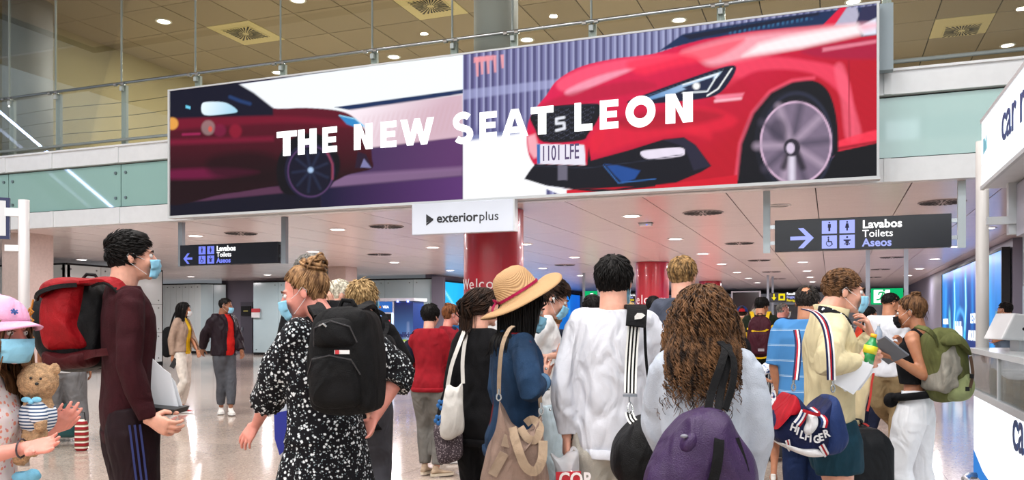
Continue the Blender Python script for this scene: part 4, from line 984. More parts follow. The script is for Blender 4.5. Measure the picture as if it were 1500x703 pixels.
link('printed_side', grid_mesh('printed_side', vs, q_, A3.c, pm2), t2)
Geo().bb((0, 0, 0), (W2, .8, 2.08)).obj('cabinet', M_VB, t2)
text('lettering', 'delikia', .26, mat('deep_blue_ink', '#1b1f66', .5), t2, (W2 * .08, -.01, .86), bold=.008, sx=.95); text('lettering', 'bar', .08, M_VW, t2, (W2 * .46, -.012, .69), bold=.002)
for x_ in (.2, .75): Geo().tube([(x_ * W2, -.04, 2.09), (x_ * W2, -.04, 2.06)], .03, 8).obj('spot_lamp', emis('cooler_spot', '#90a8ff', 12), t2)
# ================================================================ RENTAL BOOTH AT RIGHT
BXR = 1.15
M_BW = emis('booth_lightbox', '#f6faff', 1.25)
bo = thing('rental_booth', 'white rental desk booth with lit fascia and lit counter front at right', 'booth', (BXR, 0, 0))
yA = at_x(1434, 470, BXR).y; 
def bz(px, py): p = at_x(px, py, BXR); return p
p1, p2 = bz(1437, 178), bz(1437, 277)
yE = p1.y; z1_, z0_ = p1.z, p2.z
Geo().bb((.012, .5, z0_), (2.2, yE, z1_)).obj('fascia_box', M_WHITE, bo)
Geo().bb((0, .5, z0_ + .02), (.012, yE - .03, z1_ - .02)).obj('fascia_light_panel', M_BW, bo)
Geo().bb((-.006, .5, z1_ - .02), (.02, yE, z1_ + .01)).obj('fascia_trim', M_FRAME, bo); Geo().bb((-.006, .5, z0_ - .01), (.02, yE, z0_ + .02)).obj('fascia_trim', M_FRAME, bo)
M_CB = mat('booth_ink_blue', '#2f4a7e', .5)
pc = bz(1468, 208); text('lettering', 'car rental', .40, M_CB, bo, (-.004, pc.y, pc.z), (PI / 2, 0, -PI / 2), bold=.004)
pc = bz(1441, 226); Geo().prism([(0, 0), (.16, .02), (.14, .13), (.1, .08), (.06, .12), (0, .12)], (-.004, pc.y, pc.z), (0, -1, 0), (0, 0, 1), (.003, 0, 0)).obj('logo_mark', mat('booth_cyan', '#7ecbe0', .5), bo)
pp_ = at_d(1439, 470, 7.25); Geo().tube([(pp_.x - BXR, pp_.y, 0), (pp_.x - BXR, pp_.y, bz(1437, 193).z)], .052, 20).obj('corner_post', mat('post_white', '#c3c0bd', .35), bo, True)
Geo().bb((.15, yE - .28, 2.1), (.28, yE - .2, z0_)).obj('post_link', M_FRAME, bo); Geo().bb((-.0, yE - .3, 2.18), (.3, yE - .24, 2.24)).obj('post_link', M_FRAME, bo)
Geo().bb((.2, 3.2, 2.08), (2.2, yE - .3, z0_ - .02)).obj('inner_header', mat('booth_grey', '#a8a8b4', .5), bo)
Geo().bb((.22, 3.2, 2.0), (.28, yE - .9, 2.12)).obj('blue_header', mat('booth_header_blue', '#34528e', .4), bo)
text('lettering', 'welcome', .1, M_VW, bo, (.215, yE - 1.0, 2.02), (PI / 2, 0, -PI / 2))
Geo().bb((.25, 3.2, 1.2), (.262, yE - .95, 2.0)).obj('booth_glass', glass_mat('booth_glass', (.75, .83, .85), .12, gray=.18), bo)
# counter
pA = at_d(1426, 572, 7.25); yC = pA.y; xC = pA.x - BXR
zT, zM, zB = at_d(1422, 509, 7.25).z, at_d(1426, 572, 7.25).z, at_d(1426, 692, 7.25).z
Geo().bb((xC + .012, 1.5, 0), (xC + .9, yC, zM)).obj('counter_body', M_WHITE, bo)
Geo().bb((xC - .0, 1.5, zB), (xC + .012, yC - .02, zM - .02)).obj('counter_light_panel', M_BW, bo)
Geo().prism([(0, 0), (2.5, 0), (2.5, .02), (1.1, .03), (.45, .09), (0, .2)], (xC - .003, yC - .02, zB), (0, -1, 0), (0, 0, 1), (.003, 0, 0)).obj('blue_wave', emis('wave_blue', '#3f86d8', .9), bo)
pc = at_x(1484, 655, BXR + xC); text('lettering', 'car', .42, M_CB, bo, (xC - .004, pc.y, pc.z), (PI / 2, 0, -PI / 2), bold=.006)
Geo().bb((xC - .04, 1.5, zM - .02), (xC + .92, yC + .03, zM + .03)).obj('shelf_trim', M_FRAME, bo)
Geo().bb((xC - .04, 1.5, zT - .04), (xC + .92, yC + .03, zT)).obj('display_top', mat('clear_white', '#c9cfd0', .2), bo)
MG = glass_mat('case_glass', (.86, .9, .9), .12, gray=.12)
Geo().bb((xC - .02, 1.5, zM + .03), (xC - .008, yC, zT - .04)).obj('case_front', MG, bo); Geo().bb((xC - .02, yC - .0, zM + .03), (xC + .9, yC + .012, zT - .04)).obj('case_end', MG, bo)
for yy in (yC, yC - 1.3): Geo().bb((xC - .03, yy - .02, zM), (xC + .0, yy + .02, zT)).obj('case_post', M_FRAME, bo)
Geo().bb((xC + .4, 1.5, zM + .03), (xC + .42, yC - .1, zT - .04)).obj('case_back', mat('case_back', '#8f9ba0', .3), bo)
for k in range(3): Geo().box((xC + .2, yC - .25 - k * .5, zM + .12), (.2, .24, .16)).obj('brochure_stack', mat('paper', '#e4e6e4', .7), bo)
# tablet terminal on counter
p = at_d(1492, 500, 6.3)
t = thing('counter_terminal', 'white tilted touch terminal standing on the booth counter', 'terminal', (p.x, p.y, zT), YAW)
R_ = Matrix.Rotation(math.radians(-28), 3, 'Y')
scr = Geo().prism([(-.13, 0), (.25, -.02), (.30, .16), (-.03, .20)], (0, 0, .09), (1, 0, 0), (0, 0, 1), (0, .25, 0)).obj('housing', M_WHITE, t); bevel(scr, .012)
Geo().box((.12, .15, .05), (.12, .12, .10)).obj('foot', M_WHITE, t); Geo().tube([(.04, -.004, .17), (.04, .006, .17)], .012, 10).obj('button', M_DARK, t)
# trolley rail before the counter
p = at_d(1412, 690, 7.0)
t = thing('bumper_rail', 'brushed steel tube bumper rail on the floor before the booth counter', 'rail', (p.x, p.y, 0))
Geo().tube([(.02, -2.5, .13), (-.02, -.2, .13), (.03, -.02, .13), (.09, .0, .13)], .028, 12).obj('tube', M_STEEL, t, True)
for yy in (-.05, -1.3): Geo().tube([(.0, yy, .0), (.0, yy, .12)], .022, 10).obj('foot', M_STEEL, t, True)
# information stand at left edge
p = at_d(35, 470, 8.2)
t = thing('stand_post', 'white round stand post with a blue-framed panel at the left edge', 'stand', (p.x, p.y, 0), YAW)
Geo().tube([(0, 0, 0), (0, 0, at_d(35, 293, 8.2).z)], .05, 24).obj('post', mat('post_white2', '#b9b4b4', .35), t, True)
Geo().bb((-.16, -.03, 2.44), (0, .03, 2.52)).obj('arm', M_WHITE, t); Geo().bb((-.16, -.03, 2.1), (0, .03, 2.16)).obj('arm', M_WHITE, t)
zt, zb = at_d(0, 291, 8.2).z, at_d(0, 351, 8.2).z
Geo().bb((-.75, -.02, zb), (-.12, .03, zt)).obj('frame', mat('panel_navy', '#20264e', .4), t); Geo().bb((-.75, -.025, zb + .03), (-.15, -.015, zt - .03)).obj('panel', mat('panel_grey', '#c4c6ca', .4), t)
t.rotation_euler[2] = YAW + math.radians(20)
# escalator light strip of the bay, mirrored in the glass
t = thing('escalator', 'escalator flank with a lit strip outside the left edge of the view', 'escalator', (-23.3, 5.5, 0))
Geo().prism([(0, 6.6), (4.7, 3.3), (4.7, 3.9), (0, 7.2)], (0, .1, 0), (1, 0, 0), (0, 0, 1), (0, .2, 0)).obj('flank', M_WHITE, t)
Geo().tube([(-1, 0, 8.3), (4.9, 0, 4.2)], .035, 8).obj('light_strip', emis('strip', '#b8ccff', 22), t)
# ================================================================ PEOPLE LIBRARY
def bake(geo, voxel, smooth=3, fac=.5):
    """join the closed pieces of a Geo into one continuous surface"""
    me = bpy.data.meshes.new('tmp'); me.from_pydata(geo.v, [], geo.f); fix_normals(me)
    o = bpy.data.objects.new('tmp', me); COL.objects.link(o)
    m = o.modifiers.new('r', 'REMESH'); m.mode = 'VOXEL'; m.voxel_size = voxel; m.use_smooth_shade = True
    if smooth: s = o.modifiers.new('s', 'SMOOTH'); s.iterations = smooth; s.factor = fac
    dg = bpy.context.evaluated_depsgraph_get()
    out = bpy.data.meshes.new_from_object(o.evaluated_get(dg))
    bpy.data.objects.remove(o); bpy.data.meshes.remove(me); return out
def getco(me):
    a = np.empty(len(me.vertices) * 3, np.float32); me.vertices.foreach_get('co', a); return a.reshape(-1, 3)
def getno(me):
    a = np.empty(len(me.vertices) * 3, np.float32); me.vertices.foreach_get('normal', a); return a.reshape(-1, 3)
def setco(me, a): me.vertices.foreach_set('co', a.astype(np.float32).ravel()); me.update()
def folds(me, amp, freq=14, seed=0, stretch=(1, 1, .45), sharp=True):
    if amp <= 0: return me
    r = np.random.RandomState(seed); p = getco(me) * np.array(stretch); n = getno(me); f = np.zeros(len(p))
    for k in range(6):
        d = r.normal(size=3); d /= np.linalg.norm(d); e = r.normal(size=3); e /= np.linalg.norm(e)
        fr = freq * r.uniform(.6, 1.7); s = np.sin(p @ d * fr + 1.8 * np.sin(p @ e * fr * .6 + r.uniform(0, 6)) + r.uniform(0, 6))
        f += (1 - 2 * np.abs(s) ** .8 if sharp else s) * r.uniform(.5, 1)
    setco(me, getco(me) + n * (f / 6 * amp * 2)[:, None]); return me
def join(name, meshes, mats):
    """several surfaces into one mesh; one material slot per surface index given"""
    V = []; F = []; MI = []; o = 0
    for me, mi in meshes:
        c = getco(me); V.append(c)
        nl = len(me.loops); li = np.empty(nl, np.int32); me.loops.foreach_get('vertex_index', li)
        npn = len(me.polygons); tot = np.empty(npn, np.int32); me.polygons.foreach_get('loop_total', tot)
        F.append((li + o, tot)); MI.append(np.full(npn, mi, np.int32)); o += len(c); bpy.data.meshes.remove(me)
    v = np.concatenate(V); li = np.concatenate([f[0] for f in F]); tot = np.concatenate([f[1] for f in F])
    me = bpy.data.meshes.new(name); me.vertices.add(len(v)); me.vertices.foreach_set('co', v.ravel())
    me.loops.add(len(li)); me.loops.foreach_set('vertex_index', li)
    me.polygons.add(len(tot)); st = np.concatenate([[0], np.cumsum(tot)[:-1]]).astype(np.int32)
    me.polygons.foreach_set('loop_start', st); me.polygons.foreach_set('loop_total', tot)
    me.update(); me.polygons.foreach_set('material_index', np.concatenate(MI))
    for m in mats: me.materials.append(m)
    me.shade_smooth(); return me
def lerp(a, b, t): return a + (b - a) * t
SKIN = {'light': '#d9a08a', 'pink': '#d98f80', 'tan': '#b77c5c', 'brown': '#8a5a40', 'dark': '#38241c'}
def skin(k): return mat('skin_' + k, SKIN[k], .48, sub=.12, var=.07, vscale=30, bump=.08, bscale=300)
def hairmat(k, c, c2=None):
    return mat('hair_' + k, c, .6, var=.45, vscale=60, color2=c2, spec=.2, stretch=(1, 1, .25))
M_EYE = mat('eye_white', '#e8e4e0', .15); M_IRIS = mat('iris', '#2a1a12', .15)
M_MASK = cloth('mask_blue', '#8cc8e4', rough=.7, var=.04, bump=.12); M_MASKW = cloth('mask_white', '#e2e6ea', rough=.7, var=.03); M_MASKB = cloth('mask_black', '#141418', rough=.8)
M_LOOP = mat('ear_loop', '#dfe6ea', .7)
class Fig:
    def __init__(s, px, d, phi, H, label, female=False, build=1.0, skin_='light', head=(0, 0, 0), lean=0, near=True, name='person', group=None, turn=0):
        s.px, s.d, s.H, s.fem, s.b = px, d, H, female, build
        p = at_d(px, HOR, d); s.loc = Vector((p.x, p.y, 0))
        s.rz = YAW - math.atan((px - 750) / FPX) - math.radians(phi)
        s.root = thing(name, label, 'person', s.loc, s.rz, group)
        s.Ri = Matrix.Rotation(-s.rz, 3, 'Z'); s.Rw = Matrix.Rotation(s.rz, 3, 'Z')
        s.k = k = H / 1.75; s.hk = (H / 1.75) ** .55 * (.93 if female else .96); s.near = near; s.skin = skin(skin_); s.lean = math.radians(lean)
        w = (.148 if female else .166) * k * build; s.turn = turn
        s.P = dict(pel=Vector((0, 0, .95 * k)), neck=s.tz(Vector((0, -.02 * k, 1.50 * k))), sr=s.tz(Vector((w, -.01, 1.435 * k))), sl=s.tz(Vector((-w, -.01, 1.435 * k))))
        top = .121 * s.hk + .012
        hc = Vector((0, .025 * k, H - top)); s.hc = s.tz(hc)
        yaw, pit, rol = [math.radians(q) for q in head]
        s.HR = Matrix.Rotation(-yaw, 3, 'Z') @ Matrix.Rotation(-pit - s.lean, 3, 'X') @ Matrix.Rotation(rol, 3, 'Y')
        if pit: s.hc = s.P['neck'] + Matrix.Rotation(-yaw * .5, 3, 'Z') @ Matrix.Rotation(-pit * .6, 3, 'X') @ (s.hc - s.P['neck'])
        s.arm('R'); s.arm('L'); s.leg('R'); s.leg('L')
        s.handsdone = {}
    def tz(s, p):
        """forward lean above the hips"""
        q = Vector((0, 0, .95 * s.k)); return q + Matrix.Rotation(-s.lean, 3, 'X') @ (p - q) if s.lean else p
    def at(s, px, py, dd=0.0): return s.Ri @ (at_d(px, py, s.d + dd) - s.loc)
    def wdir(s, right, up, away):
        """direction given as seen from the camera, in the figure's own frame"""
        return (s.Ri @ (Vector((CA, SA, 0)) * right + Vector((-SA, CA, 0)) * away + Vector((0, 0, up)))).normalized()
    def W(s, p): return s.Rw @ p + s.loc
    def arm(s, side, wrist=None, pole=None, hdir=None, palm=None, curl=25, fing=None):
        sg = 1 if side == 'R' else -1; S = s.P['sr' if sg > 0 else 'sl']; l1, l2 = .285 * s.k, .25 * s.k
        if wrist is None: wrist = S + Vector((sg * .085, .05, -.52)) * s.k
        wrist = Vector(wrist); v = wrist - S; L = v.length
        if L > (l1 + l2) * .84 and v.z < -.35 * s.k: wrist = S + v * ((l1 + l2) * .985 / L); v = wrist - S; L = v.length
        if L > (l1 + l2) * .995: wrist = S + v * ((l1 + l2) * .995 / L); v = wrist - S; L = v.length
        pole = Vector(pole) if pole is not None else Vector((sg * .2, -1, -.1))
        a = (l1 * l1 - l2 * l2 + L * L) / (2 * L); h = math.sqrt(max(l1 * l1 - a * a, 1e-6)); u = v / L
        pp = pole - u * pole.dot(u); pp.normalize(); E = S + u * a + pp * h
        hd = Vector(hdir).normalized() if hdir is not None else (wrist - E).normalized()
        if palm is None: palm = Vector((-sg, 0, 0))
        pn = Vector(palm); pn = pn - hd * pn.dot(hd); pn = pn.normalized() if pn.length > 1e-3 else hd.orthogonal().normalized()
        s.__dict__['arm' + side] = dict(S=S, E=E, W=wrist, hd=hd, pn=pn, curl=curl, sg=sg, fing=fing)
    def leg(s, side, ankle=None, pole=None, toe=None, z=.075):
        sg = 1 if side == 'R' else -1; k = s.k; Hp = Vector((sg * .09 * k * s.b, 0, .91 * k)); l1, l2 = .43 * k, .415 * k
        if ankle is None: ankle = Vector((sg * .10 * k, -.01, .075 * k))
        ankle = Vector(ankle)
        if z: ankle.z = z
        v = ankle - Hp; L = v.length
        if L > (l1 + l2) * .998: ankle = Hp + v * ((l1 + l2) * .998 / L); v = ankle - Hp; L = v.length
        pole = Vector(pole) if pole is not None else Vector((sg * .1, 1, 0))
        a = (l1 * l1 - l2 * l2 + L * L) / (2 * L); h = math.sqrt(max(l1 * l1 - a * a, 1e-6)); u = v / L
        pp = pole - u * pole.dot(u); pp.normalize()
        s.__dict__['leg' + side] = dict(H=Hp, K=Hp + u * a + pp * h, A=ankle, toe=Vector(toe).normalized() if toe is not None else Vector((sg * .15, 1, 0)).normalized(), sg=sg)
    def torso(s, g, e=0.0, z0=.84, z1=1.53, belly=0.0, seg=20, flare=0.0):
        k = s.k; b = s.b
        if s.fem: T = [(.82, .135, .10, 0), (.88, .165, .115, -.005), (.96, .168, .115, -.01), (1.04, .14, .10, 0), (1.12, .128, .095, .005), (1.22, .14, .11, .01), (1.31, .145, .12, .012), (1.38, .145, .105, 0), (1.435, .138, .082, -.01), (1.475, .10, .066, -.018), (1.53, .06, .055, -.02)]
        else: T = [(.82, .13, .10, 0), (.88, .158, .11, -.005), (.96, .160, .112, -.005), (1.06, .15, .108, 0), (1.16, .158, .11, .002), (1.27, .162, .12, .004), (1.36, .166, .117, 0), (1.43, .155, .095, -.008), (1.475, .115, .075, -.015), (1.53, .063, .06, -.02)]
        secs = []; zs = [t[0] for t in T]
        def itp(z, j): return float(np.interp(z, zs, [t[j] for t in T]))
        zz = sorted(set([z0, z1] + [t[0] for t in T if z0 < t[0] < z1]))
        rs = []
        for z in zz:
            fl = 1 + flare * max(0, (1.1 - z))
            rx = (itp(z, 1) * b + e) * k * fl; ry = (itp(z, 2) * .93 * b + e * .8 + belly * math.exp(-((z - 1.05) / .13) ** 2) * .5) * k * fl; cy = (itp(z, 3) + belly * .5 * math.exp(-((z - 1.05) / .13) ** 2)) * k
            rs.append([s.tz(Vector((rx * math.copysign(abs(math.cos(a)) ** .85, math.cos(a)), cy + ry * math.copysign(abs(math.sin(a)) ** .85, math.sin(a)), z * k))) for a in [2 * PI * j / seg for j in range(seg)]])
        g.rings(rs); return g
    def armtube(s, g, side, e=0.0, frac=1.0, loose=0.0, flare=0):
        A_ = s.__dict__['arm' + side]; k = s.k * (.9 if s.fem else 1) * (.5 + .5 * s.b); S, E, W = A_['S'], A_['E'], A_['W']
        i_ = Vector((-A_['sg'] * .035, 0, -.005)) * s.k
        g.ell(S + i_ * .6, [(.060 * k + e)] * 3, seg=12, rings=8)
        pts = [S + i_, lerp(S, E, .12), lerp(S, E, .5), lerp(S, E, .9), E, lerp(E, W, .15), lerp(E, W, .35), lerp(E, W, .75), W]
        r = [.052, .054, .046, .041, .041, .042, .041, .031, .026]; r = [q * k + e + loose * (0 if i < 2 else 1) for i, q in enumerate(r)]
        L1, L2 = (E - S).length, (W - E).length; tot = (L1 + L2) * frac; acc = 0; P_ = [pts[0]]; R_ = [r[0]]
        for i in range(1, 9):
            sl = (pts[i] - pts[i - 1]).length
            if i > 1 and acc + sl > tot + 1e-6:
                t = (tot - acc) / sl; 
                if t > .05: P_.append(lerp(pts[i - 1], pts[i], t)); R_.append(lerp(r[i - 1], r[i], t) + flare)
                break
            acc += sl if i > 1 else 0; P_.append(pts[i]); R_.append(r[i])
        g.tube(P_, R_, 14); return P_[-1], R_[-1]
    def legtube(s, g, side, e=0.0, frac=1.0, loose=0.0, wide=0.0):
        Lg = s.__dict__['leg' + side]; k = s.k * (.5 + .5 * s.b); H, K, A_ = Lg['H'], Lg['K'], Lg['A']
        pts = [H + Vector((0, 0, .05 * k)), lerp(H, K, .15), lerp(H, K, .5), lerp(H, K, .85), K, lerp(K, A_, .2), lerp(K, A_, .4), lerp(K, A_, .75), A_ + Vector((0, 0, .0))]
        r = [.088, .088, .075, .060, .057, .056, .057, .042, .037]; r = [q * k + e + (loose + wide * i / 8) * (0 if i < 1 else 1) for i, q in enumerate(r)]
        tot = frac * ((K - H).length + (A_ - K).length); acc = 0; P_ = [pts[0]]; R_ = [r[0]]
        for i in range(1, 9):
            sl = (pts[i] - pts[i - 1]).length if i > 1 else (pts[1] - H).length
            if acc + sl > tot + 1e-6:
                t = (tot - acc) / sl
                if t > .05: P_.append(lerp(pts[i - 1], pts[i], t)); R_.append(lerp(r[i - 1], r[i], t))
                break
            acc += sl; P_.append(pts[i]); R_.append(r[i])
        g.tube(P_, R_, 16); return P_[-1], R_[-1]
    def hp(s, p): return s.hc + s.HR @ (Vector(p) * s.hk)
    def headgeo(s, jaw=1.0):
        g = Geo(); h = s.hk; R = s.HR; q = s.hp
        def E_(c, r, R2=None): g.ell(q(c), [x * h for x in r], R @ R2 if R2 else R, 18, 12)
        E_((0, -.018, .034), (.076, .096, .085)); E_((0, .022, -.02), (.062, .070, .09)); E_((0, .030, -.075), (.048 * jaw, .046, .036)); E_((0, .068, -.099), (.02, .016, .014))
        for sg in (-1, 1):
            E_((sg * .036, .058, -.03), (.022, .024, .026)); E_((sg * .078, -.012, -.006), (.007, .018, .03), Matrix.Rotation(sg * .25, 3, 'Z') @ Matrix.Rotation(-.15, 3, 'X'))
            E_((sg * .010, .099, -.034), (.009, .010, .007))
        E_((0, .074, .022), (.048, .018, .010))
        g.tube([q((0, .086, .012)), q((0, .096, -.008)), q((0, .108, -.028)), q((0, .102, -.036))], [.008 * h, .0095 * h, .0115 * h, .009 * h], 10)
        E_((0, .086, -.060), (.023, .010, .005)); E_((0, .084, -.070), (.020, .010, .0055))
        nk = s.P['neck']; r = .054 if s.fem else .064
        if s.H < 1.4: r *= .85
        g.tube([nk + Vector((0, -.01, -.06)), nk, lerp(nk, q((0, -.03, -.05)), .6), q((0, -.028, -.03))], [(r * 1.2 * h, r * .85 * h), (r * 1.05 * h, r * h), (r * h, r * h), (r * h, r * h)], 16, ref=(1, 0, 0))
        return g
    def handgeo(s, side):
        A_ = s.__dict__['arm' + side]; g = Geo(); D, N_ = A_['hd'], A_['pn']; sc = s.k * (.90 if s.fem else 1.0)
        T = (D.cross(N_) if side == 'R' else N_.cross(D)).normalized(); W = A_['W']; c = math.radians(A_['curl'])
        def q(t, d, n=0): return W + (T * t + D * d + N_ * n) * sc
        rs = []
        for d, w, th, tt in ((-.012, .026, .021, 0), (.012, .027, .019, 0), (.035, .036, .017, .002), (.06, .042, .0155, .001), (.085, .042, .0135, 0), (.094, .036, .010, 0)):
            rs.append([q(tt + w * math.cos(a), d, th * math.sin(a)) for a in [2 * PI * j / 14 for j in range(14)]])
        g.rings(rs)
        g.ell(q(.024, .032, .008), (.017 * sc, .017 * sc, .017 * sc), seg=10, rings=8)
        F_ = A_['fing'] or [1, 1, 1, 1]
        for i, (t, L, r, y0) in enumerate(((.031, .074, .0088, .084), (.0105, .082, .0092, .088), (-.0105, .076, .0088, .085), (-.031, .060, .0078, .078))):
            sp = t * .10 / .03 * .9; p = q(t, y0 - .012, 0); P_ = [p]; a = 0
            for ph, (fr, ca) in enumerate(((.18, 0), (.42, .55), (.30, .95), (.24, .6))):
                a += c * ca * F_[i]; dr = (D * math.cos(a) + N_ * math.sin(a) + T * sp * math.cos(a)).normalized(); p = p + dr * L * fr * sc * (1.0); P_.append(p)
            g.tube(P_, [r * 1.1 * sc, r * 1.08 * sc, r * 1.0 * sc, r * .92 * sc, r * .78 * sc], 10, dome=True)
        tc = min(1, A_['curl'] / 60)
        d1 = (T * .75 + D * .62 + N_ * (.25 + .5 * tc)).normalized(); d2 = (T * (.35 - .5 * tc) + D * .85 + N_ * (.2 + .6 * tc)).normalized()
        p0 = q(.022, .022, .006); p1 = p0 + d1 * .042 * sc; p2 = p1 + d2 * .032 * sc; p3 = p2 + (d2 + N_ * .15).normalized() * .024 * sc
        g.tube([p0, p1, p2, p3], [.0145 * sc, .0115 * sc, .0105 * sc, .0085 * sc], 10, dome=True)
        return g
    def body(s, head_vox=None, hands='RL', bare_arms='', bare_legs=False, eyes=True, jaw=1.0, foot=False):
        hv = head_vox or (.0055 if s.d < 6 else .009); parts = []
        g = Geo(); s.torso(g, -.026, .84, 1.45)
        for sd in 'RL':
            s.armtube(g, sd, -.004); s.legtube(g, sd, -.004)
        core = bake(g, .02, 2); parts.append((core, 0))
        parts.append((bake(s.headgeo(jaw), hv, 2, .45), 0))
        for sd in 'RL':
            if sd in hands:
                g = s.handgeo(sd); A_ = s.__dict__['arm' + sd]
                if s.d < 7:
                    k = s.k * (.9 if s.fem else 1)
                    ln = .97 if sd in bare_arms else .35
                    g.tube([lerp(A_['W'], A_['E'], ln), lerp(A_['W'], A_['E'], .6 * ln), lerp(A_['W'], A_['E'], .25 * ln), A_['W'] + A_['hd'] * .012], [lerp(.026, .041, min(1, ln * 1.1)) * k, lerp(.027, .042, .7 * ln) * k, lerp(.0255, .038, .25 * ln) * k, .024 * k], 14)
                    parts.append((bake(g, .0042 if s.d < 4.6 else .0058, 1, .4), 0))
                else:
                    me = bpy.data.meshes.new('h'); me.from_pydata(g.v, [], g.f); parts.append((me, 0))
            if sd in bare_arms:
                g = Geo(); s.armtube(g, sd, 0.0); parts.append((bake(g, .010 if s.d < 7 else .016, 3), 0))
            if bare_legs:
                g = Geo(); P_, R_ = s.legtube(g, sd, 0.0); Lg = s.__dict__['leg' + sd]; k = s.k
                kn = Lg['K']; g.ell(kn + Lg['toe'] * .025 * k, (.04 * k, .035 * k, .05 * k)); cf = lerp(Lg['K'], Lg['A'], .3) - Lg['toe'] * .022 * k; g.ell(cf, (.042 * k, .042 * k, .085 * k))
                g.tube([Lg['A'], Lg['A'] + Lg['toe'] * .09 - Vector((0, 0, .045)), Lg['A'] + Lg['toe'] * .16 - Vector((0, 0, .055))], [.034, .036, .026], 12)
                parts.append((bake(g, .012, 3), 0))
        o = link('body', join('body', parts, [s.skin]), s.root)
        if eyes and s.d < 9:
            for sg in (-1, 1):
                g = Geo(); g.ell(s.hp((sg * .030, .0775, .002)), [.0118 * s.hk] * 3, s.HR, 14, 10); g.m(1); g.ell(s.hp((sg * .030, .0835, .002)), [.0058 * s.hk, .0064 * s.hk, .0058 * s.hk], s.HR, 12, 8)
                g.obj('eye', [M_EYE, M_IRIS], s.root, True)
        return o
    def browlash(s, m):
        for sg in (-1, 1):
            Geo().tube([s.hp((sg * .012, .094, .021)), s.hp((sg * .030, .0915, .026)), s.hp((sg * .050, .078, .020))], [.0028, .0034, .0015], 6).obj('eyebrow', m, s.root)
            Geo().tube([s.hp((sg * .018, .0885, .008)), s.hp((sg * .030, .0905, .0105)), s.hp((sg * .043, .084, .007))], .0014, 5).obj('eyelid', m, s.root)
    def garment(s, name, g, m, vox=None, amp=.006, freq=14, sm=4, seed=None, stretch=(1, 1, .45)):
        v = vox or (.0095 if s.d < 6 else .015); me = bake(g, v, sm)
        folds(me, amp, freq, seed if seed is not None else int(abs(s.px) * 7 + len(name)), stretch); me.materials.append(m); me.shade_smooth()
        return link(name, me, s.root)
    def shirt(s, m, sleeve=1.0, hem=.82, e=.022, loose=.012, amp=.006, belly=0.0, name='shirt', flare=0.0, top=1.50, sides='RL', sflare=.004, collar=None, freq=14, vox=None):
        e *= .72; loose *= .6; g = Geo(); s.torso(g, e, hem, top, belly, 24, flare)
        for sd in sides: s.armtube(g, sd, e * .55, sleeve, loose, sflare)
        if collar == 'high': nk = s.P['neck']; g.tube([nk - Vector((0, 0, .05)), nk + Vector((0, 0, .015))], [(.085, .08), (.072, .07)], 16, ref=(1, 0, 0))
        if collar == 'round': nk = s.P['neck']; g.tube([nk - Vector((0, 0, .06)), nk - Vector((0, 0, .008))], [(.12 * s.k, .09 * s.k), (.078 * s.k, .072 * s.k)], 16, ref=(1, 0, 0))
        o = s.garment(name, g, m, vox, amp, freq)
        if s.d < 8: b = Geo(); s.torso(b, e + .004, hem, hem + .045, belly, 40, flare); b.obj('hem_band', m, o, True)
        return o
    def trousers(s, m, frac=.97, e=.012, loose=.012, amp=.005, top=.95, name='trousers', wide=0.0, freq=12, vox=None):
        g = Geo(); s.torso(g, e - .008, .80, top)
        for sd in 'RL': s.legtube(g, sd, e, frac, loose, wide)
        return s.garment(name, g, m, vox, amp, freq)
    def skirt(s, m, z0, z1=1.05, r0=.2, r1=.15, amp=.01, name='skirt', pleats=12, ry=.85):
        k = s.k; g = Geo(); rs = []; n = 72
        for i in range(14):
            t = i / 13; z = lerp(z1, z0, t); r = lerp(r1, r0, t ** .8)
            rs.append([Vector((r * k * (1 + .10 * t * math.sin(pleats * a + 2 * math.sin(2 * a))) * math.cos(a), ry * r * k * (1 + .10 * t * math.sin(pleats * a + 2 * math.sin(2 * a) + 1)) * math.sin(a), z * k)) for a in [2 * PI * j / n for j in range(n)]])
        g.rings(rs); return s.garment(name, g, m, None, amp)
    def shoes(s, m, msole=None, kind='sneaker', sides='RL'):
        msole = msole or mat('sole_white', '#d8d8d6', .6)
        for sd in sides:
            Lg = s.__dict__['leg' + sd]; A_ = Lg['A']; f = Lg['toe']; k = s.k * (.92 if s.fem else 1); up = Vector((0, 0, 1)); r_ = f.cross(up).normalized(); up = r_.cross(f)
            def q(x, y, z): return A_ + (r_ * x + f * y + up * (z - .075)) * k
            g = Geo()
            secs = [(-.065, .028, .06, .02), (-.03, .036, .095, .02), (.0, .036, .10, .02), (.04, .038, .075, .02), (.09, .045, .055, .02), (.14, .046, .045, .02), (.18, .036, .035, .02), (.195, .018, .026, .02)]
            rs = []
            for (y, w, h, z0) in secs:
                r0 = []
                for j in range(14):
                    a = 2 * PI * j / 14; r0.append(q(w * math.cos(a), y, z0 + (h - z0) / 2 + (h - z0) / 2 * math.sin(a)))
                rs.append(r0)
            g.rings(rs); g.tube([q(0, -.01, .05), q(0, -.015, .115)], .036 * k, 12)
            me = bake(g, .008 if s.d < 9 else .012, 2); me.materials.append(m); me.shade_smooth(); o = link('shoe', me, s.root)
            g = Geo(); out = [(-.07, .02), (-.075, 0), (-.07, -.02), (-.03, -.038), (.04, -.040), (.10, -.050), (.15, -.048), (.19, -.028), (.203, 0), (.19, .028), (.15, .048), (.10, .050), (.04, .040), (-.03, .038)]
            g.prism(out, q(0, 0, -.0), f * k, r_ * k, up * .026 * k); g.obj('sole', msole, o)
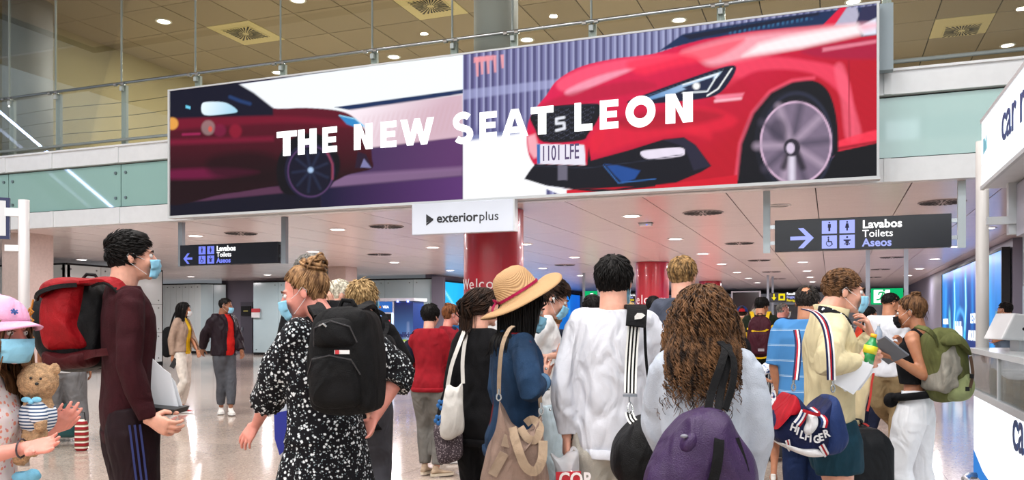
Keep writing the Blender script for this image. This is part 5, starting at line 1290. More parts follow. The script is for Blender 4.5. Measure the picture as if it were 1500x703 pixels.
    def mask(s, m=None, nose=True):
        m = m or M_MASK; g = Geo(); nu, nv = 17, 11; vs = []; fs = []
        for j in range(nv):
            v = j / (nv - 1); z = lerp(-.012, -.108, v)
            for i in range(nu):
                u = lerp(-1, 1, i / (nu - 1)); a = u * 1.22
                R_ = lerp(.060, .056, v); zz = z - (.006 * (1 - u * u) if j == 0 else 0) + .012 * abs(u) ** 2 * (1 if v > .5 else -1) * .6
                y = .030 + (.090 + .010 * math.sin(PI * v) - .020 * v * v) * (math.cos(a) ** .75 if math.cos(a) > 0 else 0)
                if j == 0: y += .004 * (1 - abs(u)) 
                y += .0022 * math.sin(v * PI * 7) * (1 - abs(u))
                x_ = R_ * 1.22 * math.sin(a) * (1.04)
                vs.append(s.hp((x_, y, zz)))
        for j in range(nv - 1):
            for i in range(nu - 1): a = j * nu + i; fs.append((a, a + 1, a + nu + 1, a + nu))
        g.add(vs, fs); o = g.obj('face_mask', m, s.root, True); md = o.modifiers.new('t', 'SOLIDIFY'); md.thickness = .002
        for sg in (-1, 1):
            P_ = [s.hp((sg * .071, .048, -.018)), s.hp((sg * .080, .015, -.002)), s.hp((sg * .086, -.012, .022)), s.hp((sg * .084, -.030, .004)), s.hp((sg * .080, -.02, -.028)), s.hp((sg * .074, .02, -.062)), s.hp((sg * .066, .052, -.088))]
            Geo().tube(P_, .0009, 5).obj('ear_loop', M_LOOP, o)
        return o
    # ---------------------------------------------------------------- hair
    def scalp(s, n, rnd, line=None, off=.0):
        line = line or [(-.12, -.062), (-.04, -.058), (-.02, -.012), (.015, .012), (.045, .040), (.062, .072), (.10, .085)]
        out = []; ys = [l[0] for l in line]; zs = [l[1] for l in line]
        c = Vector((0, -.018, .034)); r = Vector((.076, .096, .085))
        while len(out) < n:
            v = Vector((rnd.gauss(0, 1), rnd.gauss(0, 1), rnd.gauss(0, 1))).normalized()
            p = Vector((c.x + v.x * (r.x + off), c.y + v.y * (r.y + off), c.z + v.z * (r.z + off)))
            if p.z < np.interp(p.y, ys, zs): continue
            nn = Vector((v.x / r.x, v.y / r.y, v.z / r.z)).normalized(); out.append((p, nn))
        return out
    def cap(s, off, m, line=None, name='hair', vox=.008, extra=None, amp=.004):
        """smooth under-layer of the hair: grown head shape, cut at the hairline"""
        g = Geo(); h = s.hk
        g.ell(s.hp((0, -.020, .036)), [(.076 + off) * h, (.096 + off) * h, (.085 + off) * h], s.HR, 24, 16)
        g.ell(s.hp((0, -.035, -.01)), [(.066 + off) * h, (.066 + off) * h, (.062 + off) * h], s.HR, 20, 14)
        for c_, r_ in (extra or []): g.ell(s.hp(c_), [x * h for x in r_], s.HR, 20, 14)
        me = bake(g, vox, 2); line = line or [(-.20, -.068), (-.045, -.062), (-.022, -.014), (.012, .012), (.042, .040), (.058, .074), (.12, .088)]
        co = getco(me); Hi = np.array(s.HR.inverted()); L_ = (co - np.array(s.hc)) @ Hi.T / h
        lim = np.interp(L_[:, 1], [l[0] for l in line], [l[1] for l in line]); kill = L_[:, 2] < lim
        bm = bmesh.new(); bm.from_mesh(me); bm.verts.ensure_lookup_table()
        # pull cut vertices inward to the skull so the edge closes
        for i in np.nonzero(kill)[0]:
            v = bm.verts[i]; v.tag = True
        bmesh.ops.delete(bm, geom=[v for v in bm.verts if v.tag], context='VERTS'); bm.to_mesh(me); bm.free()
        folds(me, amp, 60, 3, (1, 1, .5)); return me
    def tufts(s, g, n, length, m_flow='down', r=.0055, lift=.25, seed=0, line=None, crown=(0, -.05, .115), off=.008, wave=0.0, jit=.25):
        rnd = random.Random(seed); cr = Vector(crown)
        for p, nn in s.scalp(n, rnd, line, off):
            fl = p - cr; fl = fl - nn * fl.dot(nn)
            if m_flow == 'fwd': fl = Vector((0, 1, -.1)) - nn * Vector((0, 1, -.1)).dot(nn)
            if m_flow == 'back': fl = Vector((0, -1, -.3)) - nn * Vector((0, -1, -.3)).dot(nn)
            if m_flow == 'up': fl = Vector((0, .6, 1)) - nn * Vector((0, .6, 1)).dot(nn)
            if fl.length < 1e-4: fl = nn.orthogonal()
            fl.normalize(); fl = (fl + Vector((rnd.gauss(0, jit), rnd.gauss(0, jit), rnd.gauss(0, jit)))).normalized()
            L_ = length * rnd.uniform(.6, 1.2); P_ = [p - nn * .004]; q = p.copy(); dr = (fl + nn * lift).normalized()
            for t in range(3):
                q = q + dr * L_ / 3; dr = (dr - nn * lift * .55 + Vector((0, 0, -.12))).normalized(); P_.append(q.copy())
            rr = r * rnd.uniform(.7, 1.2) * s.hk
            g.tube([s.hp(x) for x in P_], [rr * .9, rr, rr * .75, rr * .15], 4)
        return g
    def hair_obj(s, me_list, m):
        return link('hair', join('hair', me_list, [m]), s.root)
    def hair_short(s, m, length=.03, n=None, off=.010, flow='down', line=None, lift=.25, seed=1, extra=None, jit=.25, r=.0055, capline=None):
        n = int((n or (700 if s.d < 6 else 220)) * 1.5); off *= .5; lift *= .55; r *= .68; length *= .9; jit *= .5
        extra = [((c_[0], c_[1] * .95, c_[2] * .93), tuple(q_ * .95 for q_ in r_)) for c_, r_ in (extra or [])]; me = s.cap(off, m, capline or line, extra=extra, vox=.008 if s.d < 6 else .012)
        g = Geo(); s.tufts(g, n, length, flow, r=r, lift=lift, seed=seed, line=line, off=off * .9, jit=jit)
        t = bpy.data.meshes.new('t'); t.from_pydata(g.v, [], g.f)
        return s.hair_obj([(me, 0), (t, 0)], m)
    def hair_long(s, m, length=.35, n=None, curl=0.0, cfreq=60, vol=1.0, r=.0045, seed=2, off=.012, colliders=None, line=None, part=True, steps=14, fwd=0.0, capx=None, gather=None, front=.02, taper=.35, cap=True, drift=0.0):
        n = n or (420 if s.d < 6 else 160); rnd = random.Random(seed); k = s.k; g = Geo()
        cols = [(Vector((0, -.018, .034)), Vector((.076, .096, .085)) * (1 + .10 * vol)), (Vector((0, .03, -.02)), Vector((.070, .078, .10)))]
        Hi = s.HR.inverted(); nk = Hi @ (s.P['neck'] - s.hc) / s.hk
        cols.append((nk + Vector((0, 0, .03)), Vector((.065, .065, .10)))); cols.append((nk + Vector((0, .0, -.09)), Vector((.20 if not s.fem else .175, .115, .105)) * k)); cols.append((nk + Vector((0, .0, -.22)), Vector((.175, .135, .16)) * k))
        if colliders: cols += colliders
        grav = Hi @ Vector((0, 0, -1)); st = length / steps
        for p, nn in s.scalp(n, rnd, line, off):
            P_ = [p - nn * .004]; q = p.copy(); crown = Vector((0, -.02, .12)); LL = rnd.uniform(.8, 1.08)
            fl = p - crown; fl.x *= 1.6
            if p.y > front: fl = Vector((math.copysign(1, p.x if abs(p.x) > .003 else rnd.uniform(-1, 1)), -.55, -.5))
            fl = fl - nn * fl.dot(nn); fl = fl.normalized() if fl.length > 1e-4 else Vector((0, -1, 0)); dr = (fl + nn * .2 * vol).normalized()
            for t in range(steps):
                gw = min(1, .18 + t * .12); tgt = grav.copy()
                if gather is not None: tgt = (Vector(gather) - q).normalized() if t < steps * .5 else grav
                dr = (dr * (1 - gw) + tgt * gw + Vector((rnd.gauss(0, .05), drift + rnd.gauss(0, .05), 0))).normalized()
                q = q + dr * st * LL
                for c_, r_ in cols:
                    e = Vector(((q.x - c_.x) / r_.x, (q.y - c_.y) / r_.y, (q.z - c_.z) / r_.z)); l_ = e.length
                    if l_ < 1: q = c_ + Vector((e.x * r_.x, e.y * r_.y, e.z * r_.z)) / max(l_, .2) * 1.0
                if q.y > fwd and q.z < .05: q.y = fwd + (q.y - fwd) * .5; q.x += math.copysign(.004, q.x)
                P_.append(q.copy())
            if curl:
                ph = rnd.uniform(0, 6.28); fr = cfreq * rnd.uniform(.8, 1.2); Q = []; m_ = len(P_)
                PP = []
                for i in range(m_ - 1):
                    for z_ in range(3): PP.append(lerp(P_[i], P_[i + 1], z_ / 3))
                for i, a in enumerate(PP):
                    s_ = i * st / 3; am = curl * min(1, i / 12); Q.append(a + Vector((math.cos(s_ * fr + ph), math.sin(s_ * fr + ph), .5 * math.sin(s_ * fr * 1.3 + ph))) * am)
                P_ = Q
            mm = len(P_); rr = r * rnd.uniform(.7, 1.25) * s.hk
            g.tube([s.hp(x) for x in P_], [rr * (1 - (1 - taper) * (i / mm) ** 2) for i in range(mm)], 4 if not curl else 5)
        lst = []
        if cap: lst.append((s.cap(off * .9, m, line, extra=capx, vox=.009), 0))
        t = bpy.data.meshes.new('t'); t.from_pydata(g.v, [], g.f); lst.append((t, 0))
        return s.hair_obj(lst, m)
    def hair_bun(s, m, bun=(0, -.09, .09), br=.04, n=None, seed=5, off=.008, loose=.3, messy=.0):
        n = n or (420 if s.d < 6 else 140); rnd = random.Random(seed); g = Geo(); B = Vector(bun)
        for p, nn in s.scalp(n, rnd, None, off):
            P_ = [p - nn * .003]; q = p.copy(); L_ = (B - p).length; steps = 8
            for t in range(steps):
                dr = (B - q); 
                if dr.length < br * .7: break
                dr.normalize(); q = q + dr * L_ / steps * .95
                e = Vector((q.x / (.076 + off), (q.y + .018) / (.096 + off), (q.z - .034) / (.085 + off)))
                if e.length < 1.0: q = Vector((e.x * (.076 + off), e.y * (.096 + off), e.z * (.085 + off))) / e.length + Vector((0, -.018, .034))
                q += Vector((rnd.gauss(0, 1), rnd.gauss(0, 1), rnd.gauss(0, 1))) * .0012; P_.append(q.copy())
            if len(P_) > 2: rr = .0042 * rnd.uniform(.6, 1.2) * s.hk; g.tube([s.hp(x) for x in P_], rr, 4)
        for k in range(26 if s.d < 6 else 12):  # wound strands of the bun
            ax = Vector((rnd.gauss(0, .5), rnd.gauss(0, .5), 1)).normalized(); a0 = rnd.uniform(0, 6.28); u = ax.orthogonal().normalized(); v = ax.cross(u); R_ = br * rnd.uniform(.6, 1.05 + messy)
            g.tube([s.hp(B + (u * math.cos(a0 + t * .45) + v * math.sin(a0 + t * .45)) * R_ + ax * rnd.uniform(-.3, .3) * br * .3) for t in range(12)], .006 * s.hk, 5)
        if loose:
            for k in range(int(60 * loose)):
                p, nn = rnd.choice(s.scalp(1, rnd, None, off)); 
                if p.z > .05: continue
                g.tube([s.hp(p), s.hp(p + nn * .008 + Vector((0, -.005, -.02))), s.hp(p + nn * .012 + Vector((0, -.004, -.045)))], [.002, .0016, .0006], 4)
        t = bpy.data.meshes.new('t'); t.from_pydata(g.v, [], g.f)
        b = Geo().ell(s.hp(B), [br * .85 * s.hk] * 3, s.HR, 14, 10); bm_ = bpy.data.meshes.new('b'); bm_.from_pydata(b.v, [], b.f)
        return s.hair_obj([(s.cap(off * .8, m, vox=.009), 0), (t, 0), (bm_, 0)], m)
# ================================================================ CARRIED THINGS
def frame_thing(name, label, cat, px, py, d, rz=None, group=None):
    p = at_d(px, py, d); t = thing(name, label, cat, p, YAW if rz is None else rz, group); t['_d'] = d; return t
def pxl(cx, cy, d):
    """pixel outline -> local metres of a frame facing the camera at depth d"""
    return lambda x, y, yy=0.0: Vector(((x - cx) / FPX * d, yy, (cy - y) / FPX * d))
def pillow(name, outline, T, m, parent, cx, cy, d, n=9, amp=.006, freq=18, smooth=True, seed=1, yoff=0.0, flat=.6, back=1.0, res=5, stretch=(1, 1, .4)):
    """soft bag body: outline in pixels about its own centre, real thickness T"""
    L = pxl(cx, cy, d); O = curve(outline, res); O = [L(a, b) for a, b in O]
    c = Vector((sum(p.x for p in O) / len(O), 0, sum(p.z for p in O) / len(O)))
    N_ = len(O); vs = []; fs = []; ss = [math.cos(PI / 2 * i / n) for i in range(n)]
    for side in (-1, 1):
        for i, q in enumerate(ss):
            if side == 1 and i == 0: continue
            y = side * T * (math.sin(PI / 2 * i / n) ** flat) * (back if side > 0 else 1)
            for p in O: vs.append(c + (p - c) * q + Vector((0, y + yoff, 0)))
        vs.append(c + Vector((0, side * T * (back if side > 0 else 1) + yoff, 0)))
    A0 = 0; tip1 = n * N_; B0 = tip1 + 1
    def ring(side, i): return i * N_ if (side < 0 or i == 0) else B0 + (i - 1) * N_
    for side in (-1, 1):
        for i in range(n - 1):
            a, b = ring(side, i), ring(side, i + 1)
            for j in range(N_):
                k = (j + 1) % N_; f = (a + j, a + k, b + k, b + j); fs.append(f if side < 0 else f[::-1])
        a = ring(side, n - 1); tip = tip1 if side < 0 else B0 + (n - 1) * N_
        for j in range(N_): f = (a + j, a + (j + 1) % N_, tip); fs.append(f if side < 0 else f[::-1])
    me = bpy.data.meshes.new(name); me.from_pydata([tuple(v) for v in vs], [], fs); fix_normals(me)
    folds(me, amp, freq, seed, stretch); me.materials.append(m); me.shade_smooth(); o = link(name, me, parent)
    sb = o.modifiers.new('s', 'SUBSURF'); sb.levels = 1; sb.render_levels = 1; return o
def surf_y(outline, T, cx, cy, d, x, y, flat=.6, res=5):
    """front surface depth of a pillow at pixel (x, y)"""
    L = pxl(cx, cy, d); O = [L(a, b) for a, b in curve(outline, res)]; c = Vector((sum(p.x for p in O) / len(O), 0, sum(p.z for p in O) / len(O)))
    q = L(x, y); v = q - c; ang = math.atan2(v.z, v.x); best = None
    for p in O:
        w = p - c; da = abs((math.atan2(w.z, w.x) - ang + PI) % (2 * PI) - PI)
        if best is None or da < best[0]: best = (da, w.length)
    r = min(1, v.length / max(best[1], 1e-6)); return -T * (math.sin(math.acos(r)) ** flat)
def soft_box(g, w, dpt, h, sq=.45, taper=.85, seg=28, y0=0.0, bulge=.0):
    """rounded pack body: x +-w/2, y 0..-d, z 0..h"""
    secs = []
    for t in (0, .03, .1, .3, .5, .7, .85, .93, .98, 1.0):
        e = 1.0 if .1 <= t <= .85 else (1 - ((.1 - t) / .1) ** 2 * .35 if t < .1 else 1 - ((t - .85) / .15) ** 2 * .45)
        ww = w / 2 * e * lerp(1, taper, max(0, t - .5) * 2); dd = dpt / 2 * e * (1 + bulge * math.sin(PI * t)) * lerp(1, taper, max(0, t - .6) * 2.5)
        secs.append((0, y0 - dpt / 2, h * t, ww, dd))
    return g.loft(secs, seg, sq)
def zipper(par, pts, m=None, r=.003):
    return Geo().tube(pts, r, 5).obj('zip', m or M_BLACK, par)
def packframe(F, name, label, z0, dy, cat='backpack', tilt=0, x=0):
    """a pack worn on the back of figure F: origin at the pack's bottom, touching the back"""
    p = F.W(Vector((x, dy, z0))); t = thing(name, label, cat, p, F.rz); t.rotation_euler = (math.radians(-tilt), 0, F.rz); return t
def shoulder_straps(t, F, z0, dy, w, m, top, xs=.10, wd=.05, length=None):
    """two ribbons from the pack top over the shoulders to the pack base"""
    k = F.k
    for sg in (-1, 1):
        def l(x, y, z): return Vector((x, y - dy, z - z0))
        sh = 1.46 * k
        P_ = [l(sg * xs, dy - .02, top), l(sg * xs * 1.05, -.09 * k, sh - .04), l(sg * xs * 1.15, -.03 * k, sh + .030), l(sg * xs * 1.25, .05 * k, sh + .008), l(sg * xs * 1.35, .115 * k, sh - .10), l(sg * xs * 1.45, .135 * k, sh - .24), l(sg * (w / 2 + .03), .06 * k, z0 + .18), l(sg * (w / 2 + .01), -.08 * k, z0 + .07)]
        P_ = [F.tz(q + Vector((0, dy, z0))) - Vector((0, dy, z0)) for q in P_]
        Q = []
        for i in range(len(P_) - 1):
            for u in (0, .5): Q.append(lerp(P_[i], P_[i + 1], u))
        Q.append(P_[-1]); nr = [Vector((sg * .25, .2, 1)) if i < 6 else Vector((sg * .4, 1, .3)) for i in range(len(Q))]
        Geo().ribbon(Q, wd, .010, nr).obj('shoulder_strap', m, t)
def xz(v): return (v.x, v.z)
# ================================================================ PEOPLE, left half
H_BLK = hairmat('black', '#0e0b0a'); H_DBR = hairmat('dark_brown', '#1c120d', '#3a271c'); H_BRN = hairmat('brown', '#4a3222', '#7d5a3c'); H_LBR = hairmat('light_brown', '#6b4a30', '#a9825a')
H_BLO = hairmat('blond', '#8c6e44', '#c8a878'); H_GRY = hairmat('grey', '#4a4844', '#8f8c86'); H_WHT = hairmat('white_blond', '#b8ae98', '#e6dfcc'); H_AUB = hairmat('auburn', '#4a2a1c', '#8a5430')
M_SNW = cloth('white_canvas', '#d9d7d2'); M_BLS = mat('black_shoe', '#101012', .5); M_BCL = cloth('black_cloth', '#0d0d10', bump=.4, var=.3)
# ---------------------------------------------------------------- man with the red backpack
F = Fig(187, 4.0, 82, 1.855, 'dark-haired man in maroon sweater wearing the big red and black backpack', skin_='light', head=(4, -4, 0), build=.95)
M_MAR = cloth('maroon_knit', '#2e0810', bump=.35, bscale=180)
F.arm('R', F.at(214, 592, -.18), (0.2, -1, 0), hdir=F.wdir(.95, -.45, 0), palm=F.wdir(0, .3, 1), curl=42)
F.arm('L', F.at(205, 590, .20), (0, -1, 0), hdir=F.wdir(.8, -.6, 0), curl=30)
F.body(); F.browlash(H_BLK); F.shirt(M_MAR, 1.0, .80, loose=.016, collar='round', amp=.007)
M_TRK = cloth('maroon_track', '#1a070e', rough=.7); TR = F.trousers(M_TRK, .97, loose=.022, amp=.007)
for q_ in (-1, 0, 1):  # three side stripes on the near leg
    Lg = F.legR; P_ = [Lg['H'] + Vector((.116, q_ * .022 + .0, -.02)), lerp(Lg['H'], Lg['K'], .5) + Vector((.112, q_ * .022, 0)), Lg['K'] + Vector((.094, q_ * .02, 0)), lerp(Lg['K'], Lg['A'], .5) + Vector((.086, q_ * .02, 0)), Lg['A'] + Vector((.07, q_ * .016, 0))]
    Geo().ribbon(P_, .009, .006, (1, 0, 0)).obj('side_stripe', mat('track_blue', '#26306a', .6), TR)
F.shoes(M_BLS); F.hair_short(H_BLK, .042, 1000, off=.016, flow='fwd', lift=.35, seed=3, extra=[((0, .02, .10), (.066, .065, .04))]); F.mask()
# backpack: authored in the frame facing the camera, its right side against the back
def P_of(px, py): return (px, py)
bt_ = frame_thing('hiking_backpack', 'large red and black hiking backpack worn by the man in maroon', 'backpack', 110, 480, 4.05)
M_RED2 = cloth('pack_red', '#8a0a14', rough=.6, var=.15, bump=.3); M_PB = cloth('pack_black', '#0b0b0d', rough=.6, bump=.35, var=.4); M_PDR = cloth('pack_dark_red', '#3c060c', rough=.65)
pillow('body', [(58, 455), (66, 432), (90, 415), (122, 410), (150, 415), (163, 440), (168, 490), (165, 530), (140, 543), (105, 547), (76, 535), (60, 505)], .17, M_PB, bt_, 110, 480, 4.05, amp=.012, freq=20)
pillow('red_panel', [(83, 440), (95, 424), (122, 414), (140, 420), (142, 450), (140, 480), (150, 508), (118, 515), (90, 512), (80, 480)], .215, M_RED2, bt_, 110, 480, 4.05, amp=.010, freq=16, flat=.35)
pillow('base_pocket', [(84, 512), (118, 515), (156, 509), (162, 522), (150, 536), (110, 541), (84, 532)], .20, M_PDR, bt_, 110, 480, 4.05, amp=.006, flat=.35)
pillow('top_lid', [(82, 428), (92, 414), (120, 407), (142, 410), (146, 420), (125, 421), (98, 430), (86, 440)], .22, M_RED2, bt_, 110, 480, 4.05, amp=.006, flat=.3)
l_ = pxl(110, 480, 4.05)
Geo().ribbon([l_(86, 440, -.19), l_(98, 431, -.235), (l_(122, 423, -.24)), l_(144, 420, -.20)], .02, .012, (0, -1, 0)).obj('piping', M_PB, bt_)
M_CORD = mat('ochre_cord', '#b0701c', .6)
for k_ in range(6):
    y0_ = 452 + k_ * 12
    Geo().tube([l_(68, y0_ + 6, -.155), l_(76, y0_, -.185), l_(82, y0_ + 5, -.19), l_(72, y0_ + 13, -.17)], .004, 6).obj('bungee_cord', M_CORD, bt_)
Geo().tube([l_(80, 440, -.18), l_(74, 470, -.185), l_(76, 515, -.18)], .005, 6).obj('bungee_cord', M_CORD, bt_)
Geo().tube([l_(122, 411, -.02), l_(130, 402, -.02), l_(142, 403, -.02), l_(148, 412, -.02)], .008, 6).obj('grab_loop', M_PB, bt_)
g = Geo().ribbon([F.Rw @ Vector(v) + F.loc - Vector(bt_.location) for v in []] or [l_(138, 414, -.12), l_(160, 413, -.17), l_(182, 412, -.19), l_(200, 420, -.19), l_(209, 440, -.17), l_(214, 470, -.13)], .055, .014, [Vector((0, -.3, 1))] * 3 + [Vector((.8, -.6, .3))] * 3); g.obj('shoulder_strap', M_RED2, bt_)
g = Geo().ribbon([l_(160, 420, -.15), l_(185, 416, -.205), l_(202, 428, -.20), l_(207, 450, -.17)], .03, .012, [Vector((0, -.5, 1))] * 2 + [Vector((.8, -.6, .3))] * 2); g.obj('strap_padding', M_PB, bt_)
Geo().ribbon([l_(205, 440, -.14), l_(212, 455, -.13), l_(219, 468, -.13), l_(223, 486, -.13)], .022, .005, (.2, -1, 0)).obj('loose_webbing', M_PB, bt_)
Geo().tube([l_(207, 423, -.1), l_(216, 432, -.1), l_(217, 446, -.1), l_(210, 448, -.1)], .002, 5).obj('hose_loop', M_PB, bt_)
Geo().ribbon([l_(150, 520, -.17), l_(170, 515, -.20), l_(200, 512, -.15)], .035, .01, (0, -1, .2)).obj('hip_belt', M_PDR, bt_)
# tablet folder with paper sheets in his hand
fd = frame_thing('tablet_folder', 'thin black tablet folder held low by the man in maroon', 'folder', 225, 595, 3.84)
l_ = pxl(225, 595, 3.84)
Geo().prism([xz(l_(*q)) for q in ((192, 598), (196, 594), (256, 600), (252, 608), (236, 609), (196, 603))], (0, .0, 0), (1, 0, 0), (0, 0, 1), (0, .18, 0)).obj('cover', M_BLACK, fd)
sh = frame_thing('paper_sheets', 'white paper sheets held over the tablet by the man in maroon', 'paper', 218, 560, 3.93); l_ = pxl(218, 560, 3.93)
Geo().prism([xz(l_(*q)) for q in ((189, 542), (192, 525), (215, 520), (236, 540), (247, 548), (260, 602), (240, 604), (196, 597))], (0, .02, 0), (1, 0, 0), (0, 0, 1), (0, .004, 0)).obj('sheet', mat('paper_white', '#e6eaf0', .6), sh)
Geo().prism([xz(l_(*q)) for q in ((200, 530), (228, 536), (250, 560), (262, 600), (230, 602))], (0, .05, 0), (1, 0, 0), (0, 0, 1), (0, .004, 0)).obj('sheet', mat('paper_white', '#e6eaf0', .6), sh)
# ---------------------------------------------------------------- girl with the pink cap
F = Fig(-22, 2.62, 118, 1.50, 'girl in pink cap and floral dress at the left edge holding a teddy bear', True, .82, 'pink', head=(22, 2, 0))
F.hc += F.wdir(1, 0, 0) * .030; G1 = F
F.arm('R', F.at(38, 655, -.10), (.2, -.6, -1), hdir=F.wdir(1, .12, -.15), palm=F.wdir(0, .6, -.6), curl=16)
F.arm('L', F.at(74, 632, .14), (.2, -.2, -1), hdir=F.wdir(.75, .75, -.1), palm=F.wdir(-.3, .5, .8), curl=20)
F.body(bare_arms='RL'); F.browlash(H_BRN); F.mask()
def print_mat(name, base, spots, scale=30, thr=.28, rough=.85, emitless=True, soft=.03, warp=.0, bump=.2):
    """woven cloth with a scattered print: list of (colour, feature scale, threshold)"""
    m = bpy.data.materials.new(name); m.use_nodes = True; nt = m.node_tree; N = nt.nodes; L = nt.links; b = N['Principled BSDF']; b.inputs['Roughness'].default_value = rough; b.inputs['Specular IOR Level'].default_value = .2
    tc = N.new('ShaderNodeTexCoord'); prev = None
    for i, (c, sc, th) in enumerate(spots):
        mp = N.new('ShaderNodeMapping'); mp.inputs['Location'].default_value = (i * 3.1, i * 1.7, i); L.new(tc.outputs['Object'], mp.inputs[0])
        nz = N.new('ShaderNodeTexNoise'); nz.inputs['Scale'].default_value = sc * 1.3; L.new(mp.outputs[0], nz.inputs[0])
        ad = N.new('ShaderNodeMix'); ad.data_type = 'VECTOR'; ad.inputs[0].default_value = .008; L.new(mp.outputs[0], ad.inputs[4]); L.new(nz.outputs['Color'], ad.inputs[5])
        v = N.new('ShaderNodeTexVoronoi'); v.inputs['Scale'].default_value = sc; L.new(ad.outputs[1], v.inputs['Vector'])
        mr = N.new('ShaderNodeMapRange'); mr.inputs[1].default_value = th - soft; mr.inputs[2].default_value = th + soft; mr.inputs[3].default_value = 1; mr.inputs[4].default_value = 0; L.new(v.outputs['Distance'], mr.inputs[0])
        mx = N.new('ShaderNodeMix'); mx.data_type = 'RGBA'; L.new(mr.outputs[0], mx.inputs[0]); mx.inputs[7].default_value = (*lin(c), 1)
        if prev: L.new(prev, mx.inputs[6])
        else: mx.inputs[6].default_value = (*lin(base), 1)
        prev = mx.outputs[2]
    L.new(prev, b.inputs['Base Color'])
    return m
F.shirt(print_mat('floral_dress', '#d9cfd0', [('#d98c78', 44, .28), ('#c97a88', 52, .2), ('#d9ddb0', 60, .14)]), .34, .50, e=.03, loose=.012, flare=.5, name='dress', amp=.008, collar='round')
F.shoes(M_SNW)
F.hair_long(H_BRN, .40, 520, seed=4, vol=.3, front=.03, fwd=.075, r=.0035, off=.006, colliders=[(Vector((0, .035, -.06)), Vector((.078, .08, .10)))])
# cap
M_PINK = cloth('pink_cotton', '#e0a4c4', var=.04, bump=.2)
g = Geo(); rs = []
for i in range(10):
    th = PI / 2 * i / 9; rs.append([F.hp((.092 * math.cos(th) * math.cos(a), -.012 + .112 * math.cos(th) * math.sin(a), .040 + .098 * math.sin(th))) for a in [2 * PI * j / 28 for j in range(28)]])
g.rings(rs); cp_ = g.obj('cap', M_PINK, F.root, True); cp_['label'] = 'pale pink baseball cap'
g = Geo(); vs = []; fs = []
for i in range(7):
    for j in range(13):
        a = lerp(-1.15, 1.15, j / 12); r0 = lerp(.1, .185, i / 6); vs.append(F.hp((.086 * math.sin(a) * (1 + .10 * i / 6), .098 * math.cos(a) + (r0 - .105) * (math.cos(a) ** .7) - .008, .046 - .012 * (i / 6) ** 1.5 - .03 * abs(math.sin(a)) ** 2 * (i / 6))))
for i in range(6):
    for j in range(12): a = i * 13 + j; fs.append((a, a + 1, a + 14, a + 13))
o = g.add(vs, fs).obj('cap_visor', M_PINK, F.root, True); md = o.modifiers.new('t', 'SOLIDIFY'); md.thickness = .005
Geo().ell(F.hp((0, -.012, .135)), (.007, .007, .005)).obj('cap_button', M_PINK, cp_, True)
P_ = [(.030, .088, .073), (.026, .090, .079), (.034, .086, .080)]
g = Geo()
for (a_, b_) in (((.022, .094, .072), (.044, .086, .082)), ((.030, .090, .066), (.036, .089, .088)), ((.022, .091, .082), (.044, .089, .072))): g.tube([F.hp(a_) + F.HR @ Vector((0, .008, .002)), F.hp(b_) + F.HR @ Vector((0, .008, .002))], .0028, 6)
g.obj('cap_emblem', mat('emblem_blue', '#3a5c9c', .6), cp_)
Geo().tube([lerp(F.armR['W'], F.armR['E'], .06) + Vector((.034 * math.cos(a), 0, 0)) * .9 + F.wdir(0, 1, 0) * .028 * math.sin(a) for a in np.linspace(0, 2 * PI, 14)], .003, 5).obj('bracelet', mat('bracelet_dark', '#3a3038', .5), F.root)
# teddy bear
tb = frame_thing('teddy_bear', 'beige teddy bear in a blue striped shirt held by the girl', 'teddy bear', 58, 590, 2.66)
l_ = pxl(58, 590, 2.66); M_FUR = mat('bear_fur', '#c09a74', .95, var=.25, vscale=90, bump=.9, bscale=260)
def fur_bake(g, name, par, vox=.005, n=0):
    me = bake(g, vox, 2); folds(me, .0025, 160, 2, (1, 1, 1)); me.materials.append(M_FUR); me.shade_smooth(); return link(name, me, par)
g = Geo(); g.ell(l_(56, 559), (.062, .06, .062)); g.ell(l_(66, 566, -.035), (.026, .028, .022)); g.ell(l_(80, 541), (.021, .012, .021)); g.ell(l_(40, 532), (.021, .012, .021)); g.ell(l_(56, 605), (.05, .045, .075))
g.tube([l_(60, 625, -.01), l_(66, 642, -.03), l_(64, 655, -.06)], [.026, .024, .026], 12, dome=True); g.tube([l_(48, 630, -.01), l_(50, 655, -.04), l_(46, 668, -.06)], [.026, .024, .026], 12, dome=True)
g.tube([l_(62, 598, -.03), l_(72, 612, -.05), l_(74, 622, -.055)], [.02, .02, .021], 12, dome=True)
fur_bake(g, 'body', tb)
Geo().ell(l_(70, 560, -.062), (.006, .005, .005)).obj('nose', M_BLACK, tb, True)
for q in ((60, 552), (74, 553)): Geo().ell(l_(q[0], q[1], -.056), (.004, .004, .004)).obj('eye', M_BLACK, tb, True)
def stripe_mat(name, c1, c2, scale, axis=2, ratio=.5, rough=.85, extra=None, phase=0.0):
    m = bpy.data.materials.new(name); m.use_nodes = True; nt = m.node_tree; N = nt.nodes; L = nt.links; b = N['Principled BSDF']; b.inputs['Roughness'].default_value = rough; b.inputs['Specular IOR Level'].default_value = .2
    tc = N.new('ShaderNodeTexCoord'); sp = N.new('ShaderNodeSeparateXYZ'); L.new(tc.outputs['Object'], sp.inputs[0])
    mu = N.new('ShaderNodeMath'); mu.operation = 'MULTIPLY_ADD'; mu.inputs[1].default_value = scale; mu.inputs[2].default_value = phase; L.new(sp.outputs[axis], mu.inputs[0])
    fr = N.new('ShaderNodeMath'); fr.operation = 'FRACT'; L.new(mu.outputs[0], fr.inputs[0])
    rp_ = N.new('ShaderNodeValToRGB'); rp_.color_ramp.interpolation = 'CONSTANT'; e = rp_.color_ramp.elements; e[0].color = (*lin(c1), 1); e[1].position = ratio; e[1].color = (*lin(c2), 1)
    for p, c in (extra or []): q = e.new(p); q.color = (*lin(c), 1)
    L.new(fr.outputs[0], rp_.inputs[0]); L.new(rp_.outputs[0], b.inputs['Base Color']); return m
